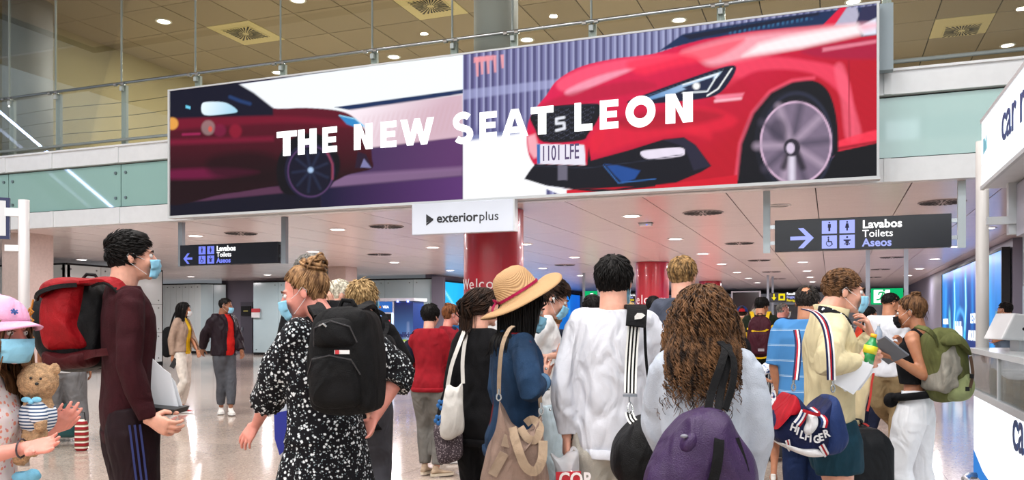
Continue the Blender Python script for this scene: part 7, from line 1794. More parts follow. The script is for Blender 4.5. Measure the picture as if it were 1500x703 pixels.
# black duffel with striped strap
t = frame_thing('black_duffel_bag', 'black duffel bag on a black and white striped strap behind the white shirt', 'bag', 940, 650, 3.5); l_ = pxl(940, 650, 3.5)
M_DUF = cloth('duffel_black', '#08080a', rough=.55, bump=.4, var=.5)
pillow('bag_body', [(928, 612), (945, 605), (980, 607), (1000, 625), (1002, 670), (996, 705), (960, 722), (915, 715), (893, 690), (896, 655), (910, 632)], .15, M_DUF, t, 940, 650, 3.5, amp=.012, freq=16, flat=.5)
def striped_strap(t, pts, w, nrm, cols, name='strap'):
    """parallel woven bands of a strap, one part per colour band"""
    nb = len(cols); P_ = [Vector(p) for p in pts]
    for b_ in range(nb):
        Q = []
        for i in range(len(P_)):
            tg = (P_[min(i + 1, len(P_) - 1)] - P_[max(i - 1, 0)]).normalized(); N_ = Vector(nrm[i] if isinstance(nrm, list) else nrm); N_ = (N_ - tg * N_.dot(tg)).normalized(); side = tg.cross(N_)
            Q.append(P_[i] + side * w * ((b_ + .5) / nb - .5))
        Geo().ribbon(Q, w / nb * 1.02, .005, nrm).obj('strap_band', cols[b_], t)
M_SW, M_SK = cloth('strap_white', '#dcdcd8', var=.03), cloth('strap_black', '#0c0c0e')
striped_strap(t, [l_(935, 458, .10), l_(932, 470, .06), l_(929, 500, .05), l_(926, 540, .04), l_(923, 576, .0)], .052, [Vector((0, -.6, 1))] + [Vector((0, -1, .05))] * 4, [M_SW, M_SK, M_SW, M_SK, M_SW, M_SK, M_SW])
g = Geo().ribbon([l_(933, 478, .03), l_(935, 464, .05), l_(938, 453, .09), l_(940, 447, .18), l_(940, 449, .27)], .085, .014, [Vector((0, -1, .15)), Vector((0, -1, .4)), Vector((0, -.6, 1)), Vector((0, 0, 1)), Vector((0, .5, 1))]); g.obj('shoulder_pad', M_SK, t)
Geo().prism([(0, 0), (.03, .004), (.045, .018), (.03, .028), (.012, .028), (0, .014)], l_(931, 468, .025), (1, 0, 0), (0, 0, 1), (0, .004, 0)).obj('pad_mark', M_SW, t)
Geo().box(l_(922.5, 579, -.002), (.060, .014, .010)).obj('buckle', M_STEEL, t)
Geo().tube([l_(922, 581, 0), l_(922, 588, 0), l_(925, 592, 0), l_(927, 600, -.01), l_(924, 606, -.02), l_(920, 604, -.02), l_(919, 596, -.01), l_(922, 590, 0)], .0035, 6).obj('snap_hook', M_STEEL, t)
striped_strap(t, [l_(921, 603, -.01), l_(923, 612, -.03), l_(926, 616, -.05)], .036, (0, -1, .1), [M_SW, M_SK, M_SW, M_SK, M_SW])
Geo().ribbon([l_(950, 480, .10), l_(951, 520, .09), l_(956, 560, .09), l_(968, 592, .06), l_(985, 612, .02)], .012, .005, (0, -1, 0)).obj('back_strap', M_SK, t)
t = frame_thing('carrier_bag', 'white carrier bag with red print in the left hand of the white shirt man', 'bag', 828, 690, 3.75); l_ = pxl(828, 690, 3.75)
ol = [(832, 658), (848, 660), (850, 680), (852, 712), (852, 745), (812, 748), (806, 715), (812, 690), (806, 664), (820, 668)]
pillow('bag_body', ol, .06, plastic('plastic_white', '#dcdde2', .85), t, 828, 690, 3.75, amp=.012, freq=28, res=4)
rb = Geo().prism([xz(l_(*q)) for q in ((813, 687), (849, 686), (851, 740), (813, 742))], (0, -.075, 0), (1, 0, 0), (0, 0, 1), (0, .008, 0)).obj('red_print', mat('bag_red', '#c0182c', .4), t)
text('lettering', 'COR', .082, mat('letter_pale', '#eee6e6', .5), t, l_(817, 706, -.078), bold=.002, sx=.85)
Geo().ribbon([l_(836, 662, 0), l_(840, 655, 0), l_(846, 662, 0)], .012, .004, (0, -1, 0)).obj('handle', plastic('plastic_white', '#dcdde2'), t)
# ---------------------------------------------------------------- tall blond man in grey
F = Fig(1000, 5.1, 6, 1.825, 'tall man with short blond hair in grey T-shirt above the curly hair', False, .88, 'light', head=(14, 0, 0))
F.body(bare_arms='RL', jaw=1.05); F.shirt(cloth('slate_tee', '#454a58'), .4, .84, e=.026, loose=.018, amp=.006, collar='round'); F.trousers(cloth('dark_jeans', '#1c2130')); F.shoes(M_SNW)
F.hair_short(hairmat('sandy', '#5c4630', '#b08c5c'), .035, 1000, off=.012, lift=.4, seed=8, extra=[((0, .01, .095), (.062, .07, .045))])
# ---------------------------------------------------------------- woman with the curly hair
F = Fig(1029, 2.95, 2, 1.545, 'woman with long curly brown hair in pale grey hoodie carrying the purple bag', True, 1.06, 'light', head=(-2, 0, 0))
F.arm('R', F.at(1098, 700, .06), (1, -.5, 0), hdir=F.wdir(-.1, -1, 0), palm=F.wdir(-1, 0, 0), curl=50); F.arm('L', F.at(985, 690, .25), (-1, -.5, 0))
F.body(); F.shirt(cloth('grey_hoodie', '#aeb6c2', bump=.3, var=.06), 1.0, .82, e=.040, loose=.024, amp=.010, collar='high', name='hoodie'); F.trousers(M_BCL); F.shoes(M_SNW)
H_CUR = hairmat('curly_brown', '#20130c', '#745236')
F.hair_long(H_CUR, .36, 1150, curl=.011, cfreq=95, vol=1.8, r=.0030, seed=40, off=.022, fwd=-.02, steps=13, front=.0, colliders=[(Vector((0, -.05, -.04)), Vector((.105, .105, .14))), (Vector((0, -.07, -.17)), Vector((.145, .11, .16)))], capx=[((0, -.05, -.04), (.10, .10, .14)), ((0, -.07, -.17), (.12, .09, .13))], line=[(-.2, -.30), (-.02, -.30), (.0, -.02), (.03, .02), (.05, .045), (.08, .09)])
t = frame_thing('purple_bag', 'large purple nylon bag with black straps on the curly-haired woman', 'bag', 1030, 665, 2.6); l_ = pxl(1030, 665, 2.6)
M_PUR = cloth('purple_nylon', '#2f1742', rough=.5, var=.12, bump=.35, spec=.4)
ol = [(1000, 606), (1020, 596), (1042, 592), (1065, 600), (1080, 630), (1100, 665), (1108, 700), (1100, 750), (1050, 775), (985, 770), (945, 735), (943, 700), (962, 660), (982, 628)]
pillow('bag_body', ol, .13, M_PUR, t, 1030, 665, 2.6, amp=.012, freq=15, flat=.5, res=5, n=11)
Geo().ribbon([l_(1044, 600, -.05), l_(1040, 640, -.115), l_(1030, 690, -.135), l_(1012, 730, -.12)], .030, .006, (0, -1, 0)).obj('black_band', M_SK, t)
Geo().ribbon([l_(1066, 636, -.09), l_(1078, 680, -.105), l_(1084, 730, -.09)], .022, .006, (.2, -1, 0)).obj('black_band', M_SK, t)
pillow('pocket', [(988, 634), (1010, 622), (1018, 640), (1002, 662), (984, 655)], .12, M_PUR, t, 1030, 665, 2.6, amp=.005, flat=.3)
Geo().ell(l_(992, 632, -.105), (.012, .008, .006)).obj('pocket_snap', mat('snap_grey', '#70707c', .4), t, True)
for pts in (((1036, 604, .0), (1050, 570, .05), (1066, 535, .08), (1080, 512, .15), (1092, 505, .30)), ((1052, 602, .0), (1064, 570, .06), (1078, 535, .10), (1088, 512, .17), (1096, 505, .30))): Geo().ribbon([l_(*q) for q in pts], .024, .006, [Vector((0, -1, .1))] * 3 + [Vector((0, -.4, 1))] * 2).obj('strap', M_SK, t)
Geo().ribbon([l_(1062, 600, .0), l_(1080, 560, .05), l_(1086, 525, .10), l_(1078, 503, .2)], .024, .006, [Vector((.5, -1, .1))] * 3 + [Vector((0, -.4, 1))]).obj('strap', M_SK, t)
# ---------------------------------------------------------------- far heads between
F = Fig(957, 8.6, 0, 1.69, 'dark-skinned man in dark green jacket before the middle red column', False, 1.1, 'dark'); F.body(); F.shirt(cloth('dark_green', '#141c16'), 1.0, .8, e=.04, name='jacket', collar='high'); F.trousers(M_BCL); F.shoes(M_BLS); F.hair_short(H_BLK, .015)
F = Fig(919, 7.4, 15, 1.60, 'blond woman hidden behind the striped strap shoulder', True, 1.0, 'light', head=(30, 0, 0)); F.body(); F.shirt(M_BCL, 1.0, .8, name='jacket'); F.trousers(M_BCL); F.shoes(M_BLS); F.hair_long(H_BLO, .25, 160, seed=3, vol=.8); F.mask()
F = Fig(868, 6.6, -10, 1.64, 'dark-haired person hidden behind the head of the white shirt man', False, .9, 'brown'); F.body(); F.shirt(M_BCL, 1.0, .8, name='jacket'); F.trousers(M_BCL); F.shoes(M_BLS); F.hair_short(H_BLK, .03)
F = Fig(985, 9.8, 0, 1.60, 'woman with dark hair partly hidden between the blond man and red column', True, 1.0, 'tan'); F.body(); F.shirt(M_BCL, 1.0, .8, name='jacket'); F.trousers(M_BCL); F.shoes(M_BLS); F.hair_long(H_BLK, .3, 160, seed=13, vol=.8)
# ================================================================ PEOPLE, right half
F = Fig(1087, 12.3, 2, 1.655, 'man in blue and red cap and white shirt below the dark screen', False, 1.0, 'light', head=(0, 4, 0)); F.body(); F.shirt(cloth('white_far', '#d6d8dc'), .4, .85, e=.03); F.trousers(cloth('navy_trousers', '#1a2036')); F.shoes(M_BLS); F.hair_short(H_DBR, .02)
g = Geo(); rs = []
for i in range(8): th = PI / 2 * i / 7; rs.append([F.hp((.090 * math.cos(th) * math.cos(a), -.012 + .110 * math.cos(th) * math.sin(a), .022 + .105 * math.sin(th))) for a in [2 * PI * j / 20 for j in range(20)]])
cp2 = g.rings(rs).obj('cap', cloth('cap_blue', '#1c4088'), F.root, True)
Geo().prism([(-.045, 0), (.045, 0), (.04, .035), (0, .05), (-.04, .035)], F.hp((0, -.128, .022)), F.HR @ Vector((1, 0, 0)), F.HR @ Vector((0, .15, 1)), F.HR @ Vector((0, .01, 0))).obj('red_patch', cloth('cap_red', '#b02028'), cp2)
t = thing('tan_backpack', 'tan backpack with red patch on the man in the blue cap', 'backpack', F.W(Vector((0, -.11, 1.02))), F.rz); soft_box(Geo(), .3, .16, .45).obj('body', cloth('tan_canvas', '#a07c50'), t, True); Geo().box((0, -.165, .2), (.08, .02, .06)).obj('red_patch', cloth('cap_red', '#b02028'), t)
F = Fig(1107, 12.6, 8, 1.61, 'white-haired woman in white top left of the yellow-strapped backpack', True, 1.0, 'light', head=(14, 6, 0)); F.body(); F.shirt(cloth('white_far', '#d6d8dc'), .6, .85, e=.025); F.trousers(M_BCL); F.shoes(M_SNW); F.hair_short(H_WHT, .05, 260, off=.02, extra=[((0, -.03, -.02), (.075, .065, .07))], line=[(-.2, -.08), (-.03, -.07), (.0, -.03), (.03, .0), (.05, .03), (.07, .07)])
F = Fig(1076, 8.8, 0, 1.47, 'girl with long light brown hair partly hidden by the curly hair', True, .9, 'light'); F.body(); F.shirt(M_BCL, .5, .8); F.trousers(M_BCL); F.shoes(M_BLS); F.hair_long(H_LBR, .40, 160, seed=17, vol=.9)
# ---------------------------------------------------------------- man with maroon and yellow backpack
F = Fig(1114, 11.3, 2, 1.755, 'man in dark green T-shirt wearing the maroon backpack with yellow straps', False, 1.08, 'tan', head=(42, 14, 0))
F.leg('R', Vector((.12, 0, .075)) * F.k, toe=(.3, 1, 0)); F.leg('L', Vector((-.10, 0, .075)) * F.k, toe=(-.3, 1, 0))
F.arm('L', F.at(1086, 520, .2), (-1, -.6, -.2)); F.arm('R', F.at(1146, 520, .3), (1, -.6, -.2))
F.body(bare_arms='RL'); F.shirt(cloth('dark_olive_tee', '#1c2418'), .45, .86, e=.028, loose=.018); F.trousers(cloth('black_jeans', '#12151c'), .97, e=.010, loose=.012); F.shoes(M_BLS, M_BLS); F.hair_short(H_BLK, .05, 320, off=.02)
t = packframe(F, 'maroon_backpack', 'maroon backpack with yellow straps and piping on the dark-haired man', .94, -.12); M_MB = cloth('pack_maroon', '#3a0e1c', rough=.6); M_YS = cloth('yellow_web', '#d0a810', rough=.5)
soft_box(Geo(), .33, .20, .54, .5, .8).obj('body', M_MB, t, True); o = soft_box(Geo(), .27, .06, .30, .5, .95).obj('front_pocket', M_MB, t, True); o.location = (0, -.18, .04)
Geo().ribbon([(-.16, -.14, .38), (-.08, -.20, .345), (0, -.215, .335), (.08, -.20, .355), (.17, -.13, .42)], .024, .008, (0, -1, .1)).obj('yellow_band', M_YS, t)
for sg in (-1, 1): Geo().ribbon([(sg * .09, -.06, .50), (sg * .10, -.03, .56), (sg * .115, .06, .60), (sg * .13, .16, .56)], .045, .012, [Vector((0, -1, .2)), Vector((0, -.7, .8)), Vector((0, 0, 1)), Vector((0, 1, .5))]).obj('shoulder_strap', M_YS, t)
Geo().ribbon([(-.17, -.10, .12), (-.175, -.1, .2), (-.17, -.12, .33)], .026, .008, (-1, -.5, 0)).obj('side_strap', M_YS, t)
Geo().ribbon([(-.16, -.1, .03), (-.08, -.2, .0), (.02, -.215, -.01), (.1, -.18, .01), (.16, -.08, .05)], .022, .008, (0, -1, 0)).obj('base_band', M_YS, t); Geo().ribbon([(-.15, -.1, .03), (-.155, -.1, -.06), (-.16, -.08, -.14)], .024, .006, (0, -1, 0)).obj('loose_strap', M_YS, t)
Geo().tube([(-.03, -.08, .53), (-.025, -.10, .58), (.025, -.10, .58), (.03, -.08, .53)], .008, 6).obj('grab_handle', M_MB, t); Geo().box((.02, -.243, .10), (.08, .004, .035)).obj('grey_mark', mat('grey_mark', '#8a8088', .5), t)
F = Fig(1145, 12.3, 25, 1.70, 'balding man with white mask in dark blue shirt behind the maroon backpack', False, 1.05, 'pink', head=(30, 2, 0)); F.body(); F.shirt(cloth('royal_navy', '#1e2f6a'), .45, .85, e=.03, collar='high'); F.trousers(M_BCL); F.shoes(M_BLS); F.mask(M_MASKW)
F.hair_short(H_GRY, .012, 220, off=.004, line=[(-.2, -.06), (-.10, -.05), (-.05, -.03), (.0, .0), (.02, .03), (.05, .2)], capline=[(-.2, -.06), (-.05, -.04), (.0, .0), (.001, .3), (.1, .3)], lift=.1)
# ---------------------------------------------------------------- man in the blue striped polo
F = Fig(1182, 5.8, 6, 1.675, 'balding dark-haired man in light blue striped polo shirt and jeans', False, 1.12, 'tan', head=(6, 4, 0))
F.arm('L', F.at(1144, 585, .12), (-1, -.8, 0)); F.arm('R', F.at(1216, 585, .15), (1, -.8, 0))
F.leg('R', Vector((.075, .05, .075)) * F.k); F.leg('L', Vector((-.07, -.03, .075)) * F.k)
F.body(bare_arms='RL'); F.shirt(stripe_mat('polo_stripes', '#4680b8', '#b8d0e4', 9.5, 2, .84, extra=[(.88, '#4680b8'), (.93, '#9cc0de'), (.955, '#4680b8')]), .45, .80, e=.036, loose=.022, belly=.02, amp=.007, collar='round'); F.trousers(cloth('navy_jeans', '#152446', bump=.4), .97, loose=.014, amp=.008); F.shoes(M_BLS)


# leave the bald crown bare: rebuild the strands only outside it
def ring_hair(F, m, bald_c, bald_r, n=1400, L_=.024, seed=5):
    g = Geo(); rnd = random.Random(seed)
    for p, nn in F.scalp(n, rnd, [(-.2, -.055), (-.04, -.05), (-.015, -.01), (.02, .012), (.05, .045), (.075, .08)], .004):
        if (p - Vector(bald_c)).length < bald_r * rnd.uniform(.85, 1.15): continue
        fl = p - Vector((0, -.04, .12)); fl = (fl - nn * fl.dot(nn)); fl = (fl.normalized() if fl.length > 1e-4 else Vector((0, -1, 0))) + Vector((rnd.gauss(0, .15), rnd.gauss(0, .15), rnd.gauss(0, .15))); fl.normalize()
        q1 = p + (fl + nn * .12) * L_ * .5; q2 = q1 + fl * L_ * .5 - nn * .002; r = .0055 * F.hk
        g.tube([F.hp(p - nn * .003), F.hp(q1), F.hp(q2)], [r, r * .9, r * .2], 4)
    me = bpy.data.meshes.new('t'); me.from_pydata(g.v, [], g.f); return F.hair_obj([(me, 0)], m)
ring_hair(F, hairmat('thin_dark', '#1a1614', '#3c3632'), (0, -.085, .095), .030)
p = at_d(1141, 640, 8.5)
t = thing('grey_trolley_case', 'dark grey trolley suitcase left of the striped polo jeans', 'suitcase', (p.x, p.y, 0), YAW + .3); o = soft_box(Geo(), .34, .24, .58, .35, 1.0).obj('shell', mat('graphite_shell', '#2a2b30', .4), t, True); o.location = (0, .12, .05)
for x_ in (-.12, .12):
    for y_ in (-.06, .08): Geo().tube([(x_ - .015, y_, .03), (x_ + .015, y_, .03)], .03, 12).obj('wheel', M_BLACK, t)
for x_ in (-.08, .08): Geo().tube([(x_, .06, .6), (x_, .06, .95)], .008, 6).obj('handle_bar', M_STEEL, t)
Geo().tube([(-.09, .06, .95), (.09, .06, .95)], .014, 8).obj('grip', M_BLACK, t)
F = Fig(1146, 7.2, 10, 1.28, 'child in colourful floral dress hidden behind the striped polo', True, .8, 'tan'); F.arm('L', F.at(1133, 560, .0), (-1, -1, 0))
F.body(bare_arms='RL', bare_legs=True); F.shirt(print_mat('bright_floral', '#d8dce2', [('#22355c', 26, .36), ('#c04848', 30, .2), ('#3c68b0', 34, .24)]), .4, .52, e=.04, flare=.35, name='dress'); F.shoes(M_SNW); F.hair_short(H_BLK, .04)
# ---------------------------------------------------------------- man in the cream jacket
F = Fig(1215, 4.25, 74, 1.695, 'man in cream jacket with striped scarf holding a green bottle and paper', False, .98, 'light', head=(4, 4, 0)); F.hc += F.wdir(1, 0, 0) * .045
F.arm('R', F.at(1256, 529, -.20), (.8, -.3, -1), hdir=F.wdir(1, .05, 0), palm=F.wdir(0, .2, 1), curl=40)
F.arm('L', F.at(1277, 492, .12), (-.2, .6, -1), hdir=F.wdir(-.35, .95, -.1), palm=F.wdir(-.8, 0, .3), curl=45)
F.leg('R', F.at(1208, 742, -.05)); F.leg('L', F.at(1228, 742, .15))
F.body(bare_legs=True, jaw=1.05); F.browlash(H_BRN); M_CJ = cloth('cream_twill', '#cfc29c', var=.05, bump=.25)
F.shirt(stripe_mat('scarf_print', '#0e0f16', '#dfe2e6', 42, 2, .5), .3, .9, e=.014, name='striped_top', collar='high')
open_jacket(F, M_CJ, .80, .045, e=.026, loose=.010, amp=.008, slope=.02, collar=True)
for k in range(3): Geo().ell(F.at(1238 + k * 0, 487 + k * 24, -.13) , (.008, .008, .008)).obj('button', M_BLACK, F.root, True)
nk = F.P['neck'] + Vector((0, .02, .0))
P_ = [nk + Vector((.078 * math.sin(a), -.074 * math.cos(a) * 1.05 + .012, .022 - .03 * (1 - math.cos(a)) * .5)) for a in np.linspace(-2.5, 2.5, 22)]
Geo().ribbon(P_, .062, .012, [Vector((p.x - nk.x, p.y - nk.y, -.02)) for p in P_]).obj('collar', M_CJ, F.root, True)
# patterned scarf hanging at the neckline
M_SC = print_mat('scarf_dots', '#101018', [('#e6e8ee', 46, .30), ('#c8ccd6', 60, .2)])
P_ = [F.P['neck'] + Vector(q) for q in ((.075, -.06, .02), (.088, .02, .0), (.075, .085, -.05), (.055, .12, -.12), (.04, .13, -.22), (.035, .13, -.32))]
Geo().ribbon(P_, [.05, .055, .06, .065, .065, .06], .012, [Vector((1, -.3, .5)), Vector((1, .2, .3)), Vector((.8, .8, .2)), Vector((.4, 1, 0)), Vector((.3, 1, 0)), Vector((.3, 1, 0))]).obj('scarf', M_SC, F.root, True)
F.trousers(cloth('petrol_shorts', '#123544', rough=.8), .27, e=.020, loose=.022, amp=.008, name='shorts'); F.shoes(M_SNW)
F.hair_short(H_BRN, .03, 950, off=.010, flow='fwd', lift=.2, seed=23); F.mask()
c = lerp(F.armL['W'], F.armL['E'], .12); Geo().tube([c - F.armL['hd'] * .012, c + F.armL['hd'] * .012], .034, 16).obj('watch_strap', M_BLACK, F.root)
bt2 = frame_thing('drink_bottle', 'green plastic bottle with yellow label in the cream jacket hand', 'bottle', 1274, 515, 4.05); R_ = Matrix.Rotation(.25, 3, 'Y'); q = lambda z: R_ @ Vector((0, 0, z))
Geo().tube([q(-.09), q(-.085), q(-.02), q(.03), q(.055), q(.07)], [.022, .031, .030, .031, .016, .013], 20).obj('bottle_body', mat('green_pet', '#1f8c48', .12, spec=.8), bt2, True)
Geo().tube([q(-.01), q(.028)], .0325, 20).obj('label', mat('label_yellow', '#d8d02c', .4), bt2, True); Geo().tube([q(.07), q(.088)], .015, 14).obj('cap', mat('cap_yellow', '#e0a818', .4), bt2, True)
t = frame_thing('paper_sheet', 'white paper sheet held below the bottle by the man in the cream jacket', 'paper', 1245, 550, 4.0); l_ = pxl(1245, 550, 4.0)
Geo().prism([xz(l_(*q)) for q in ((1216, 545), (1262, 528), (1280, 535), (1268, 556), (1250, 578), (1222, 562))], (0, 0, 0), (1, 0, 0), (0, 0, 1), (0, .003, 0)).obj('sheet', mat('paper_white', '#e6eaf0', .6), t)
Geo().prism([xz(l_(*q)) for q in ((1222, 550), (1275, 530), (1282, 545), (1262, 572), (1240, 574))], (0, .02, 0), (1, 0, 0), (0, 0, 1), (0, .003, 0)).obj('sheet', mat('paper_white', '#e6eaf0', .6), t)
# navy, red and white duffel with lettering
t = frame_thing('striped_duffel_bag', 'navy, red and white duffel bag with big white lettering on the cream jacket man', 'bag', 1180, 618, 3.82); l_ = pxl(1180, 618, 3.82)
M_NV = cloth('bag_navy', '#121c42', rough=.6, bump=.4); M_NV2 = cloth('bag_navy_light', '#1e3262', rough=.6, bump=.4); M_RD = cloth('bag_bright_red', '#9c0e1e', rough=.6); M_WH = cloth('bag_white', '#dcdcde', rough=.6)
ol = [(1156, 574), (1166, 590), (1182, 600), (1196, 594), (1208, 580), (1216, 578), (1222, 592), (1231, 625), (1234, 645), (1222, 660), (1196, 666), (1160, 660), (1134, 645), (1127, 625), (1135, 603), (1146, 588)]
pillow('bag_body', ol, .13, M_NV, t, 1180, 618, 3.82, amp=.005, freq=14, flat=.5, res=5, n=10)
pillow('right_panel', [(1208, 580), (1216, 578), (1222, 592), (1231, 625), (1234, 645), (1222, 660), (1200, 664), (1194, 640), (1196, 605)], .135, M_NV2, t, 1180, 618, 3.82, amp=.005, flat=.35)
pillow('red_panel', [(1156, 575), (1167, 592), (1160, 604), (1148, 606), (1138, 612), (1131, 622), (1128, 626), (1135, 604), (1146, 588)], .125, M_RD, t, 1180, 618, 3.82, amp=.003, flat=.3)
pillow('white_base', [(1140, 645), (1165, 652), (1184, 651), (1196, 656), (1200, 664), (1180, 666), (1160, 661), (1142, 652)], .125, M_WH, t, 1180, 618, 3.82, amp=.003, flat=.25)
sy = lambda x, y, e=.01: surf_y(ol, .13, 1180, 618, 3.82, x, y, .5) - e
def onbag(x, y, e=.012): return l_(x, y, sy(x, y, e))
for k, ch in enumerate('HILFIGER'):
    x_ = [1143, 1151, 1156, 1163, 1170, 1176, 1184, 1191][k]; y_ = [624, 630, 635, 638, 641, 642.5, 640, 635][k]
    a_ = [-.35, -.3, -.25, -.15, -.05, .05, .22, .3][k]
    o = text('lettering', ch, .047, M_WH, t, onbag(x_, y_, .016), (PI / 2, 0, 0), bold=.0014, sx=.92); o.rotation_euler = (PI / 2, -a_ * -1 * 0 + 0, 0); o.rotation_euler = Matrix.Rotation(a_ * -1, 3, 'Y').to_4x4().to_euler() if False else (PI / 2, a_ * 1.0 * -1, 0)
# folded handles wrapped at the bag front
striped_strap(t, [onbag(1164, 598), onbag(1158, 608, .02), onbag(1152, 616, .02)], .034, (0, -1, 0), [M_RD, M_WH, M_NV2, M_WH]); striped_strap(t, [onbag(1186, 597), onbag(1189, 608, .02), onbag(1188, 620, .02)], .030, (0, -1, 0), [M_RD, M_WH, M_NV2])
pillow('handle_wrap', [(1168, 600), (1182, 601), (1185, 615), (1178, 628), (1168, 634), (1162, 626), (1166, 612)], .165, M_WH, t, 1180, 618, 3.82, amp=.006, flat=.25, n=6)
Geo().ribbon([onbag(1160, 596, .03), onbag(1172, 600, .045), onbag(1183, 602, .045), onbag(1188, 600, .03)], .014, .006, (0, -1, 0)).obj('red_edge', M_RD, t)
striped_strap(t, [onbag(1142, 640), onbag(1146, 650), onbag(1152, 656)], .02, (0, -1, 0), [M_WH, M_RD, M_WH]); striped_strap(t, [onbag(1188, 646), onbag(1195, 656), onbag(1200, 662)], .026, (0, -1, 0), [M_WH, M_RD, M_WH])
SB = [M_NV, M_WH, M_RD, M_NV]
striped_strap(t, [l_(1159, 555, -.06), l_(1166, 530, -.02), l_(1175, 505, .05), l_(1184, 484, .16)], .030, (-.3, -1, 0), [M_NV, M_RD, M_WH, M_NV])
striped_strap(t, [l_(1214, 556, -.03), l_(1214, 520, -.02), l_(1213, 490, -.0), l_(1210, 470, .03), l_(1203, 457, .08), l_(1196, 452, .16)], .040, [Vector((.1, -1, 0))] * 4 + [Vector((.2, -.6, 1))] * 2, [M_NV, M_WH, M_RD, M_NV, M_SW])
for q in ((1157, 566), (1214, 568)):
    Geo().tube([l_(q[0] + 2.6 * math.cos(a), q[1] + 5 * math.sin(a), -.05) for a in np.linspace(0, 2 * PI, 12)], .004, 6).obj('clasp', M_STEEL, t); Geo().tube([l_(q[0], q[1] - 5, -.05), l_(q[0], q[1] - 11, -.05)], .006, 8).obj('clasp_pin', M_STEEL, t)
# black suitcase behind him, plastic bag on top
p = at_d(1257, 700, 5.2)
t = thing('black_suitcase', 'large black fabric suitcase standing right of the cream jacket man', 'suitcase', (p.x, p.y, 0), YAW + .1); o = soft_box(Geo(), .27, .42, .72, .3, 1.0).obj('shell', cloth('suitcase_black', '#0d1014', rough=.6), t, True); o.location = (0, .2, .04)
Geo().ribbon([(.115, -.015, .08), (.128, -.02, .3), (.128, -.02, .6), (.11, -.015, .72)], .008, .008, (1, -1, 0)).obj('piping', mat('piping_dark', '#202a30', .4), t); Geo().ribbon([(-.05, .05, .76), (-.04, .05, .80), (.04, .05, .80), (.05, .05, .76)], .03, .01, (0, 0, 1)).obj('top_handle', M_BLACK, t)
Geo().box((.06, -.022, .56), (.03, .006, .008)).obj('badge', M_STEEL, t)
for x_ in (-.1, .1):
    for y_ in (.05, .35): Geo().tube([(x_ - .015, y_, .03), (x_ + .015, y_, .03)], .03, 12).obj('wheel', M_BLACK, t)
t = frame_thing('clear_plastic_bag', 'clear plastic bag with red lines standing on the black suitcase', 'bag', 1259, 580, 5.35); l_ = pxl(1259, 580, 5.35)
pillow('bag_body', [(1250, 552), (1262, 536), (1272, 540), (1270, 575), (1264, 600), (1262, 624), (1250, 624), (1247, 590)], .09, plastic('plastic_cream', '#d8c8a0', .8), t, 1259, 580, 5.35, amp=.010, freq=25)
for pts in (((1271, 545), (1268, 560), (1266, 580), (1262, 600)), ((1249, 622), (1257, 618), (1264, 622))): Geo().ribbon([l_(a, b, -.09) for a, b in pts], .012, .004, (0, -1, 0)).obj('red_line', mat('line_red', '#c03028', .5), t)
F = Fig(1271, 10.0, 60, 1.605, 'dark-haired person in red-orange jacket between the two men', False, .95, 'tan', head=(0, 0, 0)); F.arm('R', F.at(1280, 492, -.2), (.3, -1, -1), curl=30); F.body(); F.shirt(cloth('orange_red', '#c03a24'), 1.0, .9, e=.03, loose=.02, collar='high', name='jacket'); F.trousers(cloth('navy_trousers', '#1a2036')); F.shoes(M_BLS); F.hair_short(H_BLK, .03)
t = frame_thing('navy_bag', 'dark navy bag hanging before the red-orange jacket', 'bag', 1278, 508, 9.6); pillow('bag_body', [(1264, 497), (1276, 494), (1294, 500), (1296, 514), (1282, 520), (1266, 512)], .09, cloth('navy_bag', '#101526'), t, 1278, 508, 9.6)
Geo().ribbon([pxl(1278, 508, 9.6)(*q) for q in ((1268, 498, 0), (1270, 480, .1), (1276, 470, .2))], .03, .006, (0, -1, 0)).obj('strap', M_BCL, t)
# ---------------------------------------------------------------- man in white T-shirt and khaki trousers
F = Fig(1302, 8.8, 12, 1.73, 'man with fade haircut in white T-shirt and khaki trousers walking away', False, 1.12, 'tan', head=(48, 6, 0))
F.leg('R', F.at(1310, 655, .0), toe=F.wdir(.3, 0, 1)); F.leg('L', F.at(1317, 600, .35) , pole=F.wdir(-1, .0, .6), toe=F.wdir(.2, -.5, 1))
F.legL['K'] = F.at(1286, 590, .1); F.legL['A'] = F.at(1312, 622, .42)
F.arm('R', F.at(1330, 520, .25), (.8, -1, -.3)); F.arm('L', F.at(1292, 520, .3), (-1, -.4, -.3))
F.body(bare_arms='RL'); F.shirt(cloth('white_tee', '#dcdfe6', var=.03), .45, .84, e=.030, loose=.022, amp=.006, collar='round'); F.trousers(cloth('khaki', '#8a7656', bump=.3), .95, e=.014, loose=.018, amp=.008); F.shoes(M_SNW, sides='RL'); F.hair_short(H_BLK, .02, 300, off=.006, line=[(-.2, -.01), (-.04, .0), (-.0, .02), (.03, .03), (.05, .045), (.075, .08)])
Geo().ribbon([F.legR['A'] + F.legR['toe'] * .02 + Vector((.038, 0, -.02)), F.legR['A'] + F.legR['toe'] * .10 + Vector((.045, 0, -.035))], .02, .004, (1, 0, 0)).obj('shoe_stripe', M_BLACK, F.root)
t = frame_thing('water_bottle', 'clear plastic water bottle in the pack pocket behind the white T-shirt man', 'bottle', 1287, 493, 8.62); Geo().tube([(0, 0, -.11), (0, 0, -.105), (0, 0, .05), (0, 0, .09), (0, 0, .11)], [.03, .037, .037, .016, .014], 18).obj('bottle_body', mat('clear_pet', '#a8b8cc', .1, alpha=.75), t, True); Geo().tube([(0, 0, .11), (0, 0, .13)], .016, 12).obj('cap', mat('cap_white', '#e0e0e0', .4), t)
